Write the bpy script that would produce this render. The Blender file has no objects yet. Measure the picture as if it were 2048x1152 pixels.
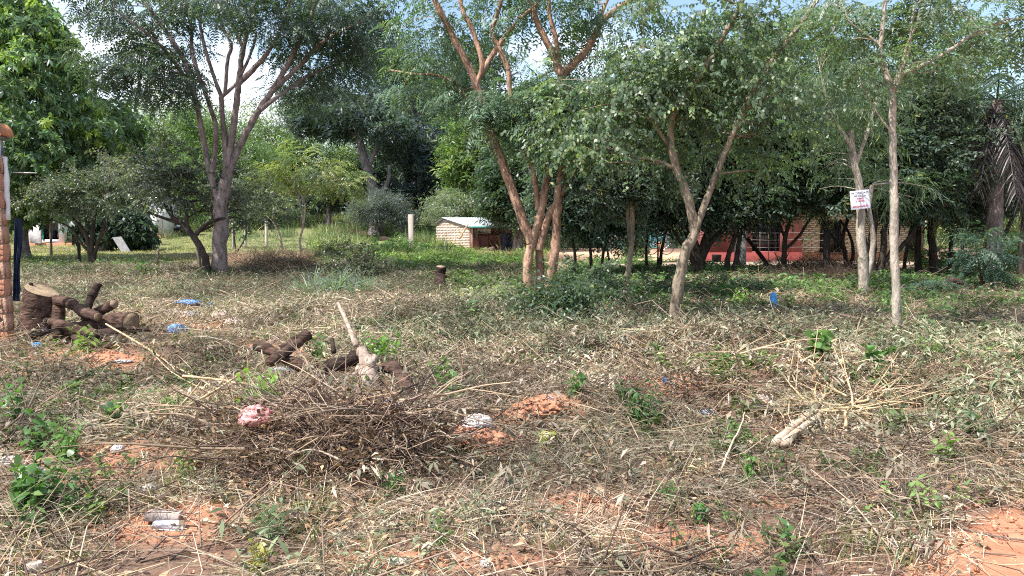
import bpy, math, random
import numpy as np
from math import pi, sin, cos, radians

# ------------------------------------------------------------------ camera, world, sun, exposure
scene = bpy.context.scene
COL = scene.collection
CAM_H = 1.6
F = 1536.0                       # focal length in photograph pixels (2048 wide)
PITCH = math.atan(136 / F)

cd = bpy.data.cameras.new('camera')
cam = bpy.data.objects.new('camera', cd)
COL.objects.link(cam)
cam.location = (0, 0, CAM_H)
cam.rotation_euler = (pi / 2 - PITCH, 0, 0)
cd.sensor_width = 36.0
cd.lens = 36.0 * F / 2048.0
cd.clip_start = 0.05
cd.clip_end = 3000
scene.camera = cam

SUN_AZ = radians(-122)           # clockwise from +Y: the sun stands to the left
SUN_EL = radians(56)
world = bpy.data.worlds.new('World')
scene.world = world
world.use_nodes = True
wn = world.node_tree
wn.nodes.clear()
w_out = wn.nodes.new('ShaderNodeOutputWorld')
w_bg = wn.nodes.new('ShaderNodeBackground')
w_sky = wn.nodes.new('ShaderNodeTexSky')
w_sky.sky_type = 'NISHITA'
w_sky.sun_disc = False
w_sky.sun_elevation = SUN_EL
w_sky.sun_rotation = SUN_AZ
w_sky.air_density = 1.0
w_sky.dust_density = 1.2
w_tc = wn.nodes.new('ShaderNodeTexCoord')
w_map = wn.nodes.new('ShaderNodeMapping')
w_map.inputs['Scale'].default_value = (1.0, 1.0, 2.2)
w_map.inputs['Location'].default_value = (0.35, 0.1, 0.25)
w_noise = wn.nodes.new('ShaderNodeTexNoise')
w_noise.inputs['Scale'].default_value = 3.2
w_noise.inputs['Detail'].default_value = 7.0
w_noise.inputs['Roughness'].default_value = 0.55
w_ramp = wn.nodes.new('ShaderNodeValToRGB')
w_ramp.color_ramp.elements[0].position = 0.48
w_ramp.color_ramp.elements[1].position = 0.66
w_mix = wn.nodes.new('ShaderNodeMixRGB')
w_mix.inputs['Color2'].default_value = (7.0, 7.2, 7.5, 1)
wn.links.new(w_tc.outputs['Generated'], w_map.inputs['Vector'])
wn.links.new(w_map.outputs['Vector'], w_noise.inputs['Vector'])
wn.links.new(w_noise.outputs['Fac'], w_ramp.inputs['Fac'])
wn.links.new(w_ramp.outputs['Color'], w_mix.inputs['Fac'])
wn.links.new(w_sky.outputs['Color'], w_mix.inputs['Color1'])
wn.links.new(w_mix.outputs['Color'], w_bg.inputs['Color'])
w_bg.inputs['Strength'].default_value = 0.12
wn.links.new(w_bg.outputs['Background'], w_out.inputs['Surface'])

sd = bpy.data.lights.new('sun', 'SUN')
sd.energy = 4.3
sd.angle = radians(0.55)
sd.color = (1.0, 0.955, 0.90)
sun = bpy.data.objects.new('sun', sd)
COL.objects.link(sun)
to_sun = (sin(SUN_AZ) * cos(SUN_EL), cos(SUN_AZ) * cos(SUN_EL), sin(SUN_EL))
import mathutils
sun.rotation_euler = mathutils.Vector(to_sun).to_track_quat('Z', 'Y').to_euler()
sun.location = (-20, -5, 40)

scene.view_settings.view_transform = 'Standard'
scene.view_settings.look = 'None'
scene.view_settings.exposure = 1.1
scene.view_settings.gamma = 1.0
scene.view_settings.use_curve_mapping = False
scene.cycles.max_bounces = 6
scene.cycles.diffuse_bounces = 3
scene.cycles.transmission_bounces = 4
scene.cycles.transparent_max_bounces = 4
scene.cycles.use_denoising = False
scene.cycles.filter_width = 1.1

# ------------------------------------------------------------------ pixel <-> place
CP, SP = cos(PITCH), sin(PITCH)


def P(px, py, Y):
    """the place at depth Y (metres north of the camera) seen at photograph pixel px, py"""
    u, v = (px - 1024) / F, (576 - py) / F
    t = Y / (CP + v * SP)
    return np.array([u * t, Y, CAM_H + t * (v * CP - SP)])


def G(px, py):
    """the place on level ground seen at photograph pixel px, py"""
    u, v = (px - 1024) / F, (576 - py) / F
    t = CAM_H / (SP - v * CP)
    return np.array([u * t, t * (CP + v * SP), 0.0])


def pix(x, y, z=0.0):
    fw = y * CP - (z - CAM_H) * SP
    up = y * SP + (z - CAM_H) * CP
    fw = np.where(fw < 0.3, 0.3, fw)
    return 1024 + F * x / fw, 576 - F * up / fw


# ------------------------------------------------------------------ noise and the lie of the land
def vnoise2(x, y, seed=0):
    xi, yi = np.floor(x).astype(np.int64), np.floor(y).astype(np.int64)
    xf, yf = x - xi, y - yi

    def h(a, b):
        n = (a * 374761393 + b * 668265263 + seed * 974711) & 0x7fffffff
        n = ((n ^ (n >> 13)) * 1274126177) & 0x7fffffff
        return ((n ^ (n >> 16)) & 0xffff) / 65535.0
    sx, sy = xf * xf * (3 - 2 * xf), yf * yf * (3 - 2 * yf)
    a = h(xi, yi) * (1 - sx) + h(xi + 1, yi) * sx
    b = h(xi, yi + 1) * (1 - sx) + h(xi + 1, yi + 1) * sx
    return a * (1 - sy) + b * sy


def fbm(x, y, seed=0, octv=4):
    s, a, t = 0, 1.0, 0
    for k in range(octv):
        s = s + a * vnoise2(x * 2 ** k, y * 2 ** k, seed + k * 17)
        t += a
        a *= 0.5
    return s / t


def sstep(a, b, t):
    t = np.clip((t - a) / (b - a), 0, 1)
    return t * t * (3 - 2 * t)


MOUNDS = []                      # x, y, height, sx, sy
for (px, py, h, sx, sy) in [(690, 925, .22, .55, .40), (800, 890, .16, .35, .3), (940, 890, .14, .28, .22), (560, 915, .14, .3, .3),
                            (1090, 830, .14, .35, .28), (1290, 815, .16, .7, .45), (1480, 810, .22, .7, .55),
                            (1700, 790, .28, 1.0, .6), (1950, 790, .25, 1.1, .8), (1560, 745, .25, .9, .6),
                            (700, 790, .12, .9, .6), (1000, 660, .18, 1.6, .8), (1240, 730, .22, 1.0, .5), (1420, 745, .22, .9, .5), (1350, 700, .16, 1.5, .7), (1880, 740, .22, 1.0, .6), (850, 700, .15, .9, .5), (330, 560, .2, 2.0, .8),
                            (560, 545, .3, 1.1, .8), (740, 545, .2, 1.3, 1.0), (760, 500, .4, 2.2, 1.6), (300, 720, .1, .6, .5), (690, 640, .15, 1.5, .8)]:
    g0 = G(px, py)
    MOUNDS.append((g0[0], g0[1], h, sx, sy))


def gz(x, y):
    x = np.asarray(x, float)
    y = np.asarray(y, float)
    near = 1 - sstep(18, 40, np.hypot(x, y))
    z = (fbm(x * .55, y * .55, 3) - .5) * .13 * near + (fbm(x * 2.3, y * 2.3, 9, 3) - .5) * .07 * near
    z = z + (fbm(x * .1, y * .1, 5, 2) - .5) * .25 * sstep(20, 45, y)
    road = road_mask(x, y)
    z = z * (1 - .75 * road)
    for (mx, my, h, sx, sy) in MOUNDS:
        z = z + h * np.exp(-((x - mx) / sx) ** 2 - ((y - my) / sy) ** 2)
    z = z + 2.3 * sstep(44, 80, y) * np.exp(-((x + 14) / 16) ** 2)
    return z


def road_mask(x, y):
    """bare earth of the road at the right front corner"""
    e = (fbm(x * 1.8, y * 1.8, 31, 3) - .5) * .9
    d = (x - 1.80) - 1.25 * (y - 3.45) + e * .55              # inside when positive
    return sstep(-.05, .25, d) * sstep(.3, -.1, y - 5.2 + 0 * x) * (x > 0)


def GP(px, py):
    """the place where the sight line through a pixel first meets the ground"""
    g = G(px, py)
    ys = np.linspace(max(2.0, g[1] * .6), g[1] * 1.12, 400)
    pts = np.array([P(px, py, y) for y in ys])
    under = np.where(pts[:, 2] <= gz(pts[:, 0], pts[:, 1]))[0]
    p = pts[under[0]] if len(under) else g
    p[2] = float(gz(p[0], p[1]))
    return p


def PY(px, py, Y, r=.012):
    """P, but never sunk into the ground"""
    p = P(px, py, Y)
    if p[2] < float(gz(p[0], p[1])) + r:
        p = GP(px, py)
        p[2] += r
    return p


# ------------------------------------------------------------------ mesh helpers
class MB:
    """collects vertices, faces and a colour per vertex"""

    def __init__(self):
        self.v, self.f, self.c, self.n = [], [], [], 0

    def add(self, v, f, col=(1, 1, 1)):
        v = np.asarray(v, float).reshape(-1, 3)
        c = np.asarray(col, float)
        if c.ndim == 1:
            c = np.tile(c, (len(v), 1))
        if isinstance(f, np.ndarray):
            self.f.append(f + self.n)
        else:
            by = {}
            for q in f:
                by.setdefault(len(q), []).append(q)
            for q in by.values():
                self.f.append(np.array(q, dtype=np.int64) + self.n)
        self.v.append(v)
        self.c.append(c)
        self.n += len(v)
        return self

    def arrays(self):
        return np.concatenate(self.v), self.f, np.concatenate(self.c)

    def mesh(self, name, off=(0, 0, 0), smooth=False):
        me = bpy.data.meshes.new(name)
        v = np.concatenate(self.v) - np.asarray(off, float)
        loops = np.concatenate([q.reshape(-1) for q in self.f])
        tot = np.concatenate([np.full(len(q), q.shape[1]) for q in self.f])
        st = np.concatenate([[0], np.cumsum(tot)[:-1]])
        me.vertices.add(len(v))
        me.vertices.foreach_set('co', v.astype(np.float32).reshape(-1))
        me.loops.add(len(loops))
        me.loops.foreach_set('vertex_index', loops.astype(np.int32))
        me.polygons.add(len(tot))
        me.polygons.foreach_set('loop_start', st.astype(np.int32))
        me.polygons.foreach_set('loop_total', tot.astype(np.int32))
        if smooth:
            me.polygons.foreach_set('use_smooth', np.ones(len(tot), dtype=bool))
        c = np.concatenate(self.c)
        at = me.color_attributes.new('Col', 'FLOAT_COLOR', 'POINT')
        at.data.foreach_set('color', np.concatenate([c, np.ones((len(c), 1))], 1).astype(np.float32).reshape(-1))
        me.update(calc_edges=True)
        return me


def norm(a):
    return a / np.maximum(np.linalg.norm(a, axis=-1, keepdims=True), 1e-9)


def box(mb, c, s, col=(1, 1, 1), rz=0.0, rx=0.0, ry=0.0, bev=0.0):
    """box centred at c with full size s"""
    x, y, z = np.array(s, float) / 2
    if bev > 0:
        b = min(bev, x * .45, y * .45, z * .45)
        vs, fs = [], []
        for sx in (-1, 1):
            for sy in (-1, 1):
                for sz in (-1, 1):
                    vs += [(sx * x, sy * (y - b), sz * (z - b)), (sx * (x - b), sy * y, sz * (z - b)), (sx * (x - b), sy * (y - b), sz * z)]
        ix = lambda a, b_, c_, k: (((a > 0) * 2 + (b_ > 0)) * 2 + (c_ > 0)) * 3 + k
        for s_ in (-1, 1):
            fs.append([ix(s_, -1, -1, 0), ix(s_, 1, -1, 0), ix(s_, 1, 1, 0), ix(s_, -1, 1, 0)][::s_])
            fs.append([ix(-1, s_, -1, 1), ix(-1, s_, 1, 1), ix(1, s_, 1, 1), ix(1, s_, -1, 1)][::s_])
            fs.append([ix(-1, -1, s_, 2), ix(1, -1, s_, 2), ix(1, 1, s_, 2), ix(-1, 1, s_, 2)][::s_])
        for a in (-1, 1):
            for b_ in (-1, 1):
                fs.append([ix(a, b_, -1, 0), ix(a, b_, 1, 0), ix(a, b_, 1, 1), ix(a, b_, -1, 1)])
                fs.append([ix(a, -1, b_, 0), ix(a, 1, b_, 0), ix(a, 1, b_, 2), ix(a, -1, b_, 2)])
                fs.append([ix(-1, a, b_, 1), ix(1, a, b_, 1), ix(1, a, b_, 2), ix(-1, a, b_, 2)])
                for c_ in (-1, 1):
                    fs.append([ix(a, b_, c_, 0), ix(a, b_, c_, 1), ix(a, b_, c_, 2)])
        v = np.array(vs)
    else:
        v = np.array([(i, j, k) for i in (-x, x) for j in (-y, y) for k in (-z, z)])
        fs = [(0, 1, 3, 2), (4, 6, 7, 5), (0, 4, 5, 1), (2, 3, 7, 6), (0, 2, 6, 4), (1, 5, 7, 3)]
    R = np.array(mathutils.Euler((rx, ry, rz)).to_matrix())
    mb.add(v @ R.T + np.asarray(c, float), fs, col)
    return mb


def strands(mb, base, d, L, W, droop=0.0, seg=3, prof='blade', col=(1, 1, 1), ref=None, rng=None, fold=0.0):
    """many thin leaves or blades at once"""
    base = np.asarray(base, float)
    N = len(base)
    d = norm(np.asarray(d, float))
    L = np.broadcast_to(np.asarray(L, float), (N,))
    W = np.broadcast_to(np.asarray(W, float), (N,))
    droop = np.broadcast_to(np.asarray(droop, float), (N,))
    t = np.linspace(0, 1, seg + 1)
    if prof == 'blade':
        pr = np.where(t < .3, .7 + t, 1.0) * (1 - t ** 2 * .85)
    elif prof == 'leaf':
        pr = np.sin(pi * (t * .92 + .04)) ** .8
        pr[0], pr[-1] = .12, .05
    elif prof == 'round':
        pr = np.sqrt(np.maximum(1 - (2 * t - 1.0) ** 2, 0))
        pr[0], pr[-1] = .35, .15
    else:
        pr = np.ones_like(t)
    p = base[:, None] + d[:, None] * (L[:, None] * t)[..., None]
    p[:, :, 2] -= (droop * L)[:, None] * t ** 2
    tan = d * L[:, None]
    tan = tan.copy()
    tan[:, 2] -= droop * L
    if ref is None:
        ref = np.tile(np.array([0, 0, 1.0]), (N, 1)) + (rng.normal(0, .5, (N, 3)) if rng is not None else 0)
    side = norm(np.cross(tan, ref) + 1e-5)
    hw = side[:, None] * (W[:, None] * pr * .5)[..., None]
    v = np.stack([p - hw, p + hw], 2).reshape(N, (seg + 1) * 2, 3)
    k = np.arange(seg)
    q = np.stack([2 * k, 2 * k + 1, 2 * k + 3, 2 * k + 2], 1)
    f = (np.arange(N)[:, None, None] * ((seg + 1) * 2) + q[None]).reshape(-1, 4)
    c = np.asarray(col, float)
    c = np.tile(c, (N, 1)) if c.ndim == 1 else c
    mb.add(v.reshape(-1, 3), f, np.repeat(c, (seg + 1) * 2, 0))
    return p


def tubes(mb, Pts, R, sides=4, col=(1, 1, 1), cap=False, rough=0.0, rng=None):
    """Pts N,K,3 and radius N,K"""
    Pts = np.asarray(Pts, float)
    if Pts.ndim == 2:
        Pts = Pts[None]
    R = np.asarray(R, float)
    N, K, _ = Pts.shape
    R = np.broadcast_to(R, (N, K))
    tan = norm(np.gradient(Pts, axis=1))
    mean = norm(Pts[:, -1] - Pts[:, 0])
    ref = np.where(np.abs(mean[:, 2:3]) > .8, np.array([[1.0, 0.13, 0]]), np.array([[0.05, .1, 1.0]]))
    s1 = norm(np.cross(tan, ref[:, None]))
    s2 = np.cross(tan, s1)
    a = np.arange(sides) * 2 * pi / sides
    rr = np.repeat(R[:, :, None], sides, 2)
    if rough and rng is not None:
        rr = rr * (1 + rng.normal(0, rough, rr.shape))
    v = Pts[:, :, None] + rr[..., None] * (s1[:, :, None] * np.cos(a)[None, None, :, None] + s2[:, :, None] * np.sin(a)[None, None, :, None])
    i = np.arange(K - 1)[:, None] * sides
    j = np.arange(sides)[None]
    q = np.stack([i + j, i + (j + 1) % sides, i + sides + (j + 1) % sides, i + sides + j], -1).reshape(-1, 4)
    f = (np.arange(N)[:, None, None] * (K * sides) + q[None]).reshape(-1, 4)
    c = np.asarray(col, float)
    if c.ndim == 2:
        c = np.repeat(c, K * sides, 0)
    n0 = mb.n
    mb.add(v.reshape(-1, 3), f, c)
    if cap:
        for n in range(N):
            b = n * K * sides
            mb.f.append(np.array([list(range(b + n0, b + n0 + sides))[::-1]]))
            e = b + (K - 1) * sides
            mb.f.append(np.array([list(range(e + n0, e + n0 + sides))]))


def smooth_path(pts, sub=5):
    """Catmull-Rom through the points"""
    p = np.asarray(pts, float)
    if len(p) < 3:
        t = np.linspace(0, 1, sub + 1)[:, None]
        return p[0] * (1 - t) + p[-1] * t
    q = np.concatenate([[2 * p[0] - p[1]], p, [2 * p[-1] - p[-2]]])
    out = []
    for i in range(1, len(q) - 2):
        for t in np.arange(sub) / sub:
            out.append(.5 * (2 * q[i] + (q[i + 1] - q[i - 1]) * t + (2 * q[i - 1] - 5 * q[i] + 4 * q[i + 1] - q[i + 2]) * t ** 2
                             + (3 * q[i] - q[i - 1] - 3 * q[i + 1] + q[i + 2]) * t ** 3))
    out.append(q[-2])
    return np.array(out)


def lathe(mb, prof, c=(0, 0, 0), sides=16, col=(1, 1, 1), cap=True):
    prof = np.array(prof, float)
    a = np.arange(sides) * 2 * pi / sides
    v = np.stack([prof[:, :1] * np.cos(a), prof[:, :1] * np.sin(a), np.repeat(prof[:, 1:2], sides, 1)], -1)
    K = len(prof)
    i = np.arange(K - 1)[:, None] * sides
    j = np.arange(sides)[None]
    q = np.stack([i + j, i + (j + 1) % sides, i + sides + (j + 1) % sides, i + sides + j], -1).reshape(-1, 4)
    n0 = mb.n
    mb.add(v.reshape(-1, 3) + np.asarray(c, float), q, col)
    if cap:
        mb.f.append(np.array([list(range(n0, n0 + sides))[::-1]]))
        mb.f.append(np.array([list(range(n0 + (K - 1) * sides, n0 + K * sides))]))


def blob(mb, c, r, amp=.3, freq=2.5, seed=0, nu=20, nv=12, col=(1, 1, 1), squash=None, crease=False):
    """a crumpled or lumpy closed body"""
    th = np.linspace(0, pi, nv + 1)[:, None]
    ph = np.arange(nu)[None] * 2 * pi / nu
    d = np.stack([np.sin(th) * np.cos(ph), np.sin(th) * np.sin(ph), np.cos(th) + 0 * ph], -1).reshape(-1, 3)
    nz = np.array([mathutils.noise.fractal(mathutils.Vector(q * freq + seed * 7.3), .8, 2.0, 4) for q in d])
    if crease:
        nz = .5 - np.abs(nz) * 1.6
    v = d * (1 + amp * nz)[:, None] * np.asarray(r, float)
    if squash is not None:
        v[:, 2] = np.where(v[:, 2] < 0, v[:, 2] * squash, v[:, 2])
    i = np.arange(nv)[:, None] * nu
    j = np.arange(nu)[None]
    q = np.stack([i + j, i + nu + j, i + nu + (j + 1) % nu, i + (j + 1) % nu], -1).reshape(-1, 4)
    mb.add(v + np.asarray(c, float), q, col)
    return mb


# ------------------------------------------------------------------ objects
def tag(o, label=None, cat=None, group=None, kind=None):
    if label:
        o['label'] = label
    if cat:
        o['category'] = cat
    if group:
        o['group'] = group
    if kind:
        o['kind'] = kind
    return o


def empty(name, label, cat, loc, group=None):
    o = bpy.data.objects.new(name, None)
    COL.objects.link(o)
    o.location = [float(q) for q in loc]
    o.empty_display_size = .2
    return tag(o, label, cat, group)


def wloc(o):
    v = np.array(o.location)
    return v + wloc(o.parent) if o.parent else v


def part(name, mb, mat, parent, label=None, kind=None, smooth=False):
    """mb in world coordinates; becomes a child of parent (parents are never rotated)"""
    me = mb.mesh(name, wloc(parent), smooth)
    me.materials.append(mat)
    o = bpy.data.objects.new(name, me)
    COL.objects.link(o)
    o.parent = parent
    return tag(o, label, None, None, kind)


def solo(name, mb, mat, label, cat, loc=(0, 0, 0), group=None, kind=None, smooth=False):
    me = mb.mesh(name, loc, smooth)
    me.materials.append(mat)
    o = bpy.data.objects.new(name, me)
    COL.objects.link(o)
    o.location = [float(q) for q in loc]
    return tag(o, label, cat, group, kind)


def piece(name, me, parent, loc, rot=(0, 0, 0), scale=(1, 1, 1)):
    """one of many alike parts sharing mesh data; loc relative to parent"""
    o = bpy.data.objects.new(name, me)
    COL.objects.link(o)
    o.parent = parent
    o.location = [float(q) for q in loc]
    o.rotation_euler = rot
    o.scale = scale
    return o


# ------------------------------------------------------------------ materials
def new_mat(name):
    m = bpy.data.materials.new(name)
    m.use_nodes = True
    nt = m.node_tree
    b = nt.nodes['Principled BSDF']
    return m, nt, b


def N_(nt, kind, **kw):
    n = nt.nodes.new(kind)
    for k, v in kw.items():
        if hasattr(n, k):
            setattr(n, k, v)
    return n


def mat_plain(name, col, rough=.7, var=.15, scale=6.0, bump=.0, metal=0.0, col2=None, spec=.3, use_col=False, coord='Object', stretch=(1, 1, 1), bscale=None):
    """a base colour broken up by two noises, optional bump"""
    m, nt, b = new_mat(name)
    tc = N_(nt, 'ShaderNodeTexCoord')
    mp = N_(nt, 'ShaderNodeMapping')
    mp.inputs['Scale'].default_value = stretch
    nt.links.new(tc.outputs[coord], mp.inputs['Vector'])
    n1 = N_(nt, 'ShaderNodeTexNoise')
    n1.inputs['Scale'].default_value = scale
    n1.inputs['Detail'].default_value = 6
    n1.inputs['Roughness'].default_value = .65
    nt.links.new(mp.outputs['Vector'], n1.inputs['Vector'])
    r = N_(nt, 'ShaderNodeValToRGB')
    c2 = col2 if col2 is not None else tuple(max(0, q * (1 - var * 2.2)) for q in col)
    r.color_ramp.elements[0].position = .34
    r.color_ramp.elements[1].position = .66
    r.color_ramp.elements[0].color = (*c2, 1)
    r.color_ramp.elements[1].color = (*col, 1)
    nt.links.new(n1.outputs['Fac'], r.inputs['Fac'])
    last = r.outputs['Color']
    if use_col:
        at = N_(nt, 'ShaderNodeAttribute')
        at.attribute_name = 'Col'
        mx = N_(nt, 'ShaderNodeMixRGB', blend_type='MULTIPLY')
        mx.inputs['Fac'].default_value = 1
        nt.links.new(last, mx.inputs['Color1'])
        nt.links.new(at.outputs['Color'], mx.inputs['Color2'])
        last = mx.outputs['Color']
    nt.links.new(last, b.inputs['Base Color'])
    b.inputs['Roughness'].default_value = rough
    b.inputs['Metallic'].default_value = metal
    b.inputs['Specular IOR Level'].default_value = spec
    if bump:
        n2 = N_(nt, 'ShaderNodeTexNoise')
        n2.inputs['Scale'].default_value = bscale or scale * 4
        n2.inputs['Detail'].default_value = 5
        nt.links.new(mp.outputs['Vector'], n2.inputs['Vector'])
        bp = N_(nt, 'ShaderNodeBump')
        bp.inputs['Strength'].default_value = bump
        bp.inputs['Distance'].default_value = .03
        nt.links.new(n2.outputs['Fac'], bp.inputs['Height'])
        nt.links.new(bp.outputs['Normal'], b.inputs['Normal'])
    return m


def mat_leaf(name, inst=False, transl=.35, rough=.45, spec=.35):
    """leaf colour from the mesh's own colour attribute; instances add their own tint"""
    m, nt, b = new_mat(name)
    at = N_(nt, 'ShaderNodeAttribute')
    at.attribute_name = 'Col'
    last = at.outputs['Color']
    if inst:
        it = N_(nt, 'ShaderNodeAttribute', attribute_type='INSTANCER')
        it.attribute_name = 'tint'
        mx = N_(nt, 'ShaderNodeMixRGB', blend_type='MULTIPLY')
        mx.inputs['Fac'].default_value = 1
        nt.links.new(last, mx.inputs['Color1'])
        nt.links.new(it.outputs['Color'], mx.inputs['Color2'])
        last = mx.outputs['Color']
    nt.links.new(last, b.inputs['Base Color'])
    b.inputs['Roughness'].default_value = rough
    b.inputs['Specular IOR Level'].default_value = spec
    tr = N_(nt, 'ShaderNodeBsdfTranslucent')
    br = N_(nt, 'ShaderNodeMixRGB', blend_type='MULTIPLY')
    br.inputs['Fac'].default_value = 1
    br.inputs['Color2'].default_value = (1.5, 1.7, .7, 1)
    nt.links.new(last, br.inputs['Color1'])
    nt.links.new(br.outputs['Color'], tr.inputs['Color'])
    ms = N_(nt, 'ShaderNodeMixShader')
    ms.inputs['Fac'].default_value = transl
    nt.links.new(b.outputs['BSDF'], ms.inputs[1])
    nt.links.new(tr.outputs['BSDF'], ms.inputs[2])
    nt.links.new(ms.outputs['Shader'], nt.nodes['Material Output'].inputs['Surface'])
    return m


LEAF = mat_leaf('leaf', transl=.4, rough=.4, spec=.45)
LEAF_I = mat_leaf('ground_leaf', inst=True, transl=.3, rough=.6, spec=.25)
DRY_I = mat_leaf('dry_stalk', inst=True, transl=.12, rough=.75, spec=.2)


def bark(name, c1, c2, sc=9.0):
    return mat_plain(name, c1, .9, col2=c2, scale=sc, bump=.8, stretch=(1, 1, .35), spec=.15, bscale=sc * 4)


BARK_GREY = bark('bark_grey', (.34, .27, .25), (.10, .075, .068))
BARK_PINK = bark('bark_pink', (.50, .32, .22), (.16, .09, .065))
BARK_PALE = bark('bark_pale', (.50, .44, .36), (.19, .16, .13))
BARK_TAN = bark('bark_tan', (.36, .29, .21), (.11, .085, .062))
BARK_DARK = bark('bark_dark', (.085, .065, .052), (.028, .022, .018))
BARK_FAR = bark('bark_far', (.27, .23, .23), (.08, .065, .065))
LOG = mat_plain('log_bark', (.155, .095, .072), .95, col2=(.028, .019, .016), scale=13, bump=1.0, stretch=(.3, 1, 1), spec=.1, bscale=40)
LOG_DARK = mat_plain('log_charred', (.085, .055, .045), .95, col2=(.013, .011, .01), scale=13, bump=1.0, stretch=(.3, 1, 1), spec=.12, bscale=40)
LOG_PALE = bark('log_pale', (.50, .40, .32), (.17, .12, .095), 11)
CUT = mat_plain('cut_wood', (.40, .30, .19), .9, col2=(.15, .095, .06), scale=9, bump=.4, stretch=(1, 1, 1))
STICK = mat_plain('dry_stick', (.60, .45, .27), .8, col2=(.34, .23, .13), scale=11, bump=.3)
STICK_PALE = mat_plain('bleached_stick', (.64, .51, .38), .8, col2=(.36, .26, .18), scale=9, bump=.3)
STICK_DARK = mat_plain('grey_stick', (.20, .15, .12), .85, col2=(.07, .05, .04), scale=9, bump=.3)
SOIL = mat_plain('red_soil', (.56, .29, .18), .95, col2=(.34, .15, .09), scale=5, bump=.9, spec=.1, coord='Object', bscale=30)
BRICK = mat_plain('hollow_brick', (.56, .27, .17), .95, col2=(.30, .14, .09), scale=9, bump=.9, spec=.15)
BRICK_FACE = mat_plain('brick_broken_face', (.60, .37, .26), .95, col2=(.30, .16, .11), scale=12, bump=1.0, spec=.1)
MORTAR = mat_plain('mortar', (.42, .33, .26), .95, col2=(.25, .19, .15), scale=10, bump=.8)
CONC = mat_plain('concrete', (.40, .38, .36), .9, col2=(.24, .23, .22), scale=6, bump=.4)
CONC_PINK = mat_plain('pale_concrete', (.60, .50, .43), .9, col2=(.42, .35, .30), scale=5, bump=.3)
WHITE = mat_plain('white_paint', (.78, .78, .80), .8, col2=(.62, .62, .64), scale=2.5, bump=.15)
RED = mat_plain('red_plaster', (.40, .155, .145), .9, col2=(.25, .09, .085), scale=1.3, bump=.25)
ORANGE = mat_plain('orange_plaster', (.52, .26, .15), .9, col2=(.40, .19, .11), scale=4, bump=.25)
CREAM = mat_plain('cream_brick', (.72, .62, .48), .9, col2=(.52, .43, .32), scale=4, bump=.3)
CREAM_PINK = mat_plain('pinkish_brick', (.66, .47, .38), .9, col2=(.52, .35, .28), scale=4, bump=.3)
TILE = mat_plain('clay_tile', (.55, .25, .12), .85, col2=(.34, .14, .08), scale=5, bump=.3)
TILE_OLD = mat_plain('old_clay_tile', (.50, .36, .24), .9, col2=(.30, .19, .13), scale=3, bump=.3)
METAL = mat_plain('sheet_metal', (.66, .70, .74), .45, col2=(.50, .54, .60), scale=2, metal=.35, spec=.5)
IRON = mat_plain('dark_iron', (.03, .03, .032), .6, col2=(.018, .018, .02), scale=5)
GLASS = mat_plain('dark_glass', (.012, .014, .018), .12, col2=(.02, .022, .026), scale=1, spec=.6)
WOOD_OLD = mat_plain('old_boards', (.20, .10, .085), .9, col2=(.09, .045, .04), scale=4, bump=.5, stretch=(1, 1, .3))
WOOD_RED = mat_plain('reddish_boards', (.26, .115, .095), .9, col2=(.15, .065, .055), scale=3, bump=.4)
POST = mat_plain('post_wood', (.23, .18, .14), .9, col2=(.11, .085, .07), scale=7, bump=.6, stretch=(1, 1, .25))
POST_DARK = mat_plain('dark_post_wood', (.045, .035, .03), .9, col2=(.02, .017, .015), scale=7, bump=.6, stretch=(1, 1, .25))
NAVY = mat_plain('navy_cloth', (.022, .035, .085), .85, col2=(.012, .02, .05), scale=5, bump=.3)
DRUM = mat_plain('dark_drum', (.012, .02, .05), .5, col2=(.008, .012, .03), scale=4)
BLUE_P = mat_plain('blue_plastic', (.10, .31, .66), .4, col2=(.05, .19, .48), scale=5, bump=.2, spec=.5)
BLUE_L = mat_plain('light_blue_plastic', (.06, .36, .72), .38, col2=(.03, .22, .55), scale=8, bump=.2, spec=.5)
WHITE_P = mat_plain('white_plastic', (.66, .62, .60), .5, col2=(.40, .34, .31), scale=6, bump=.2, spec=.5)
PINK_P = mat_plain('red_plastic', (.75, .16, .17), .4, col2=(.72, .42, .40), scale=4, bump=.2, spec=.5)
RAG = mat_plain('dusty_cloth', (.62, .52, .46), .9, col2=(.40, .30, .25), scale=6, bump=.5)
RAG_GREY = mat_plain('grey_cloth', (.46, .49, .56), .9, col2=(.22, .25, .33), scale=5, bump=.5)
CAR_BLACK = mat_plain('black_car_paint', (.012, .013, .016), .2, col2=(.01, .01, .012), scale=1, spec=.6)
CAR_WHITE = mat_plain('white_car_paint', (.72, .76, .82), .25, col2=(.68, .72, .78), scale=1, spec=.6)
RUBBER = mat_plain('rubber', (.02, .02, .02), .8, col2=(.012, .012, .012), scale=6)
CHROME = mat_plain('bright_metal', (.75, .76, .78), .25, col2=(.6, .6, .62), scale=3, metal=.8)
LAMP = mat_plain('lamp_glass', (.75, .78, .8), .15, col2=(.6, .62, .66), scale=3, spec=.7)
TEAL = mat_plain('teal_paint', (.06, .33, .30), .7, col2=(.04, .24, .22), scale=3)
GREEN_P = mat_plain('green_paint', (.05, .32, .10), .6, col2=(.04, .22, .08), scale=3)
PINKPANEL = mat_plain('pink_panel', (.62, .30, .29), .8, col2=(.48, .22, .22), scale=3)
FIBRO = mat_plain('grey_fibre_cement', (.52, .52, .55), .9, col2=(.34, .34, .37), scale=4, bump=.4)
SIGN_W = mat_plain('sign_white', (.80, .79, .84), .55, col2=(.70, .68, .76), scale=3)
SIGN_K = mat_plain('sign_black_print', (.03, .03, .05), .6, col2=(.02, .02, .03), scale=3)
SIGN_R = mat_plain('sign_red_print', (.60, .03, .06), .6, col2=(.5, .02, .05), scale=3)
WIRE = mat_plain('wire', (.55, .54, .52), .5, col2=(.4, .39, .38), scale=3, metal=.3)


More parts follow.
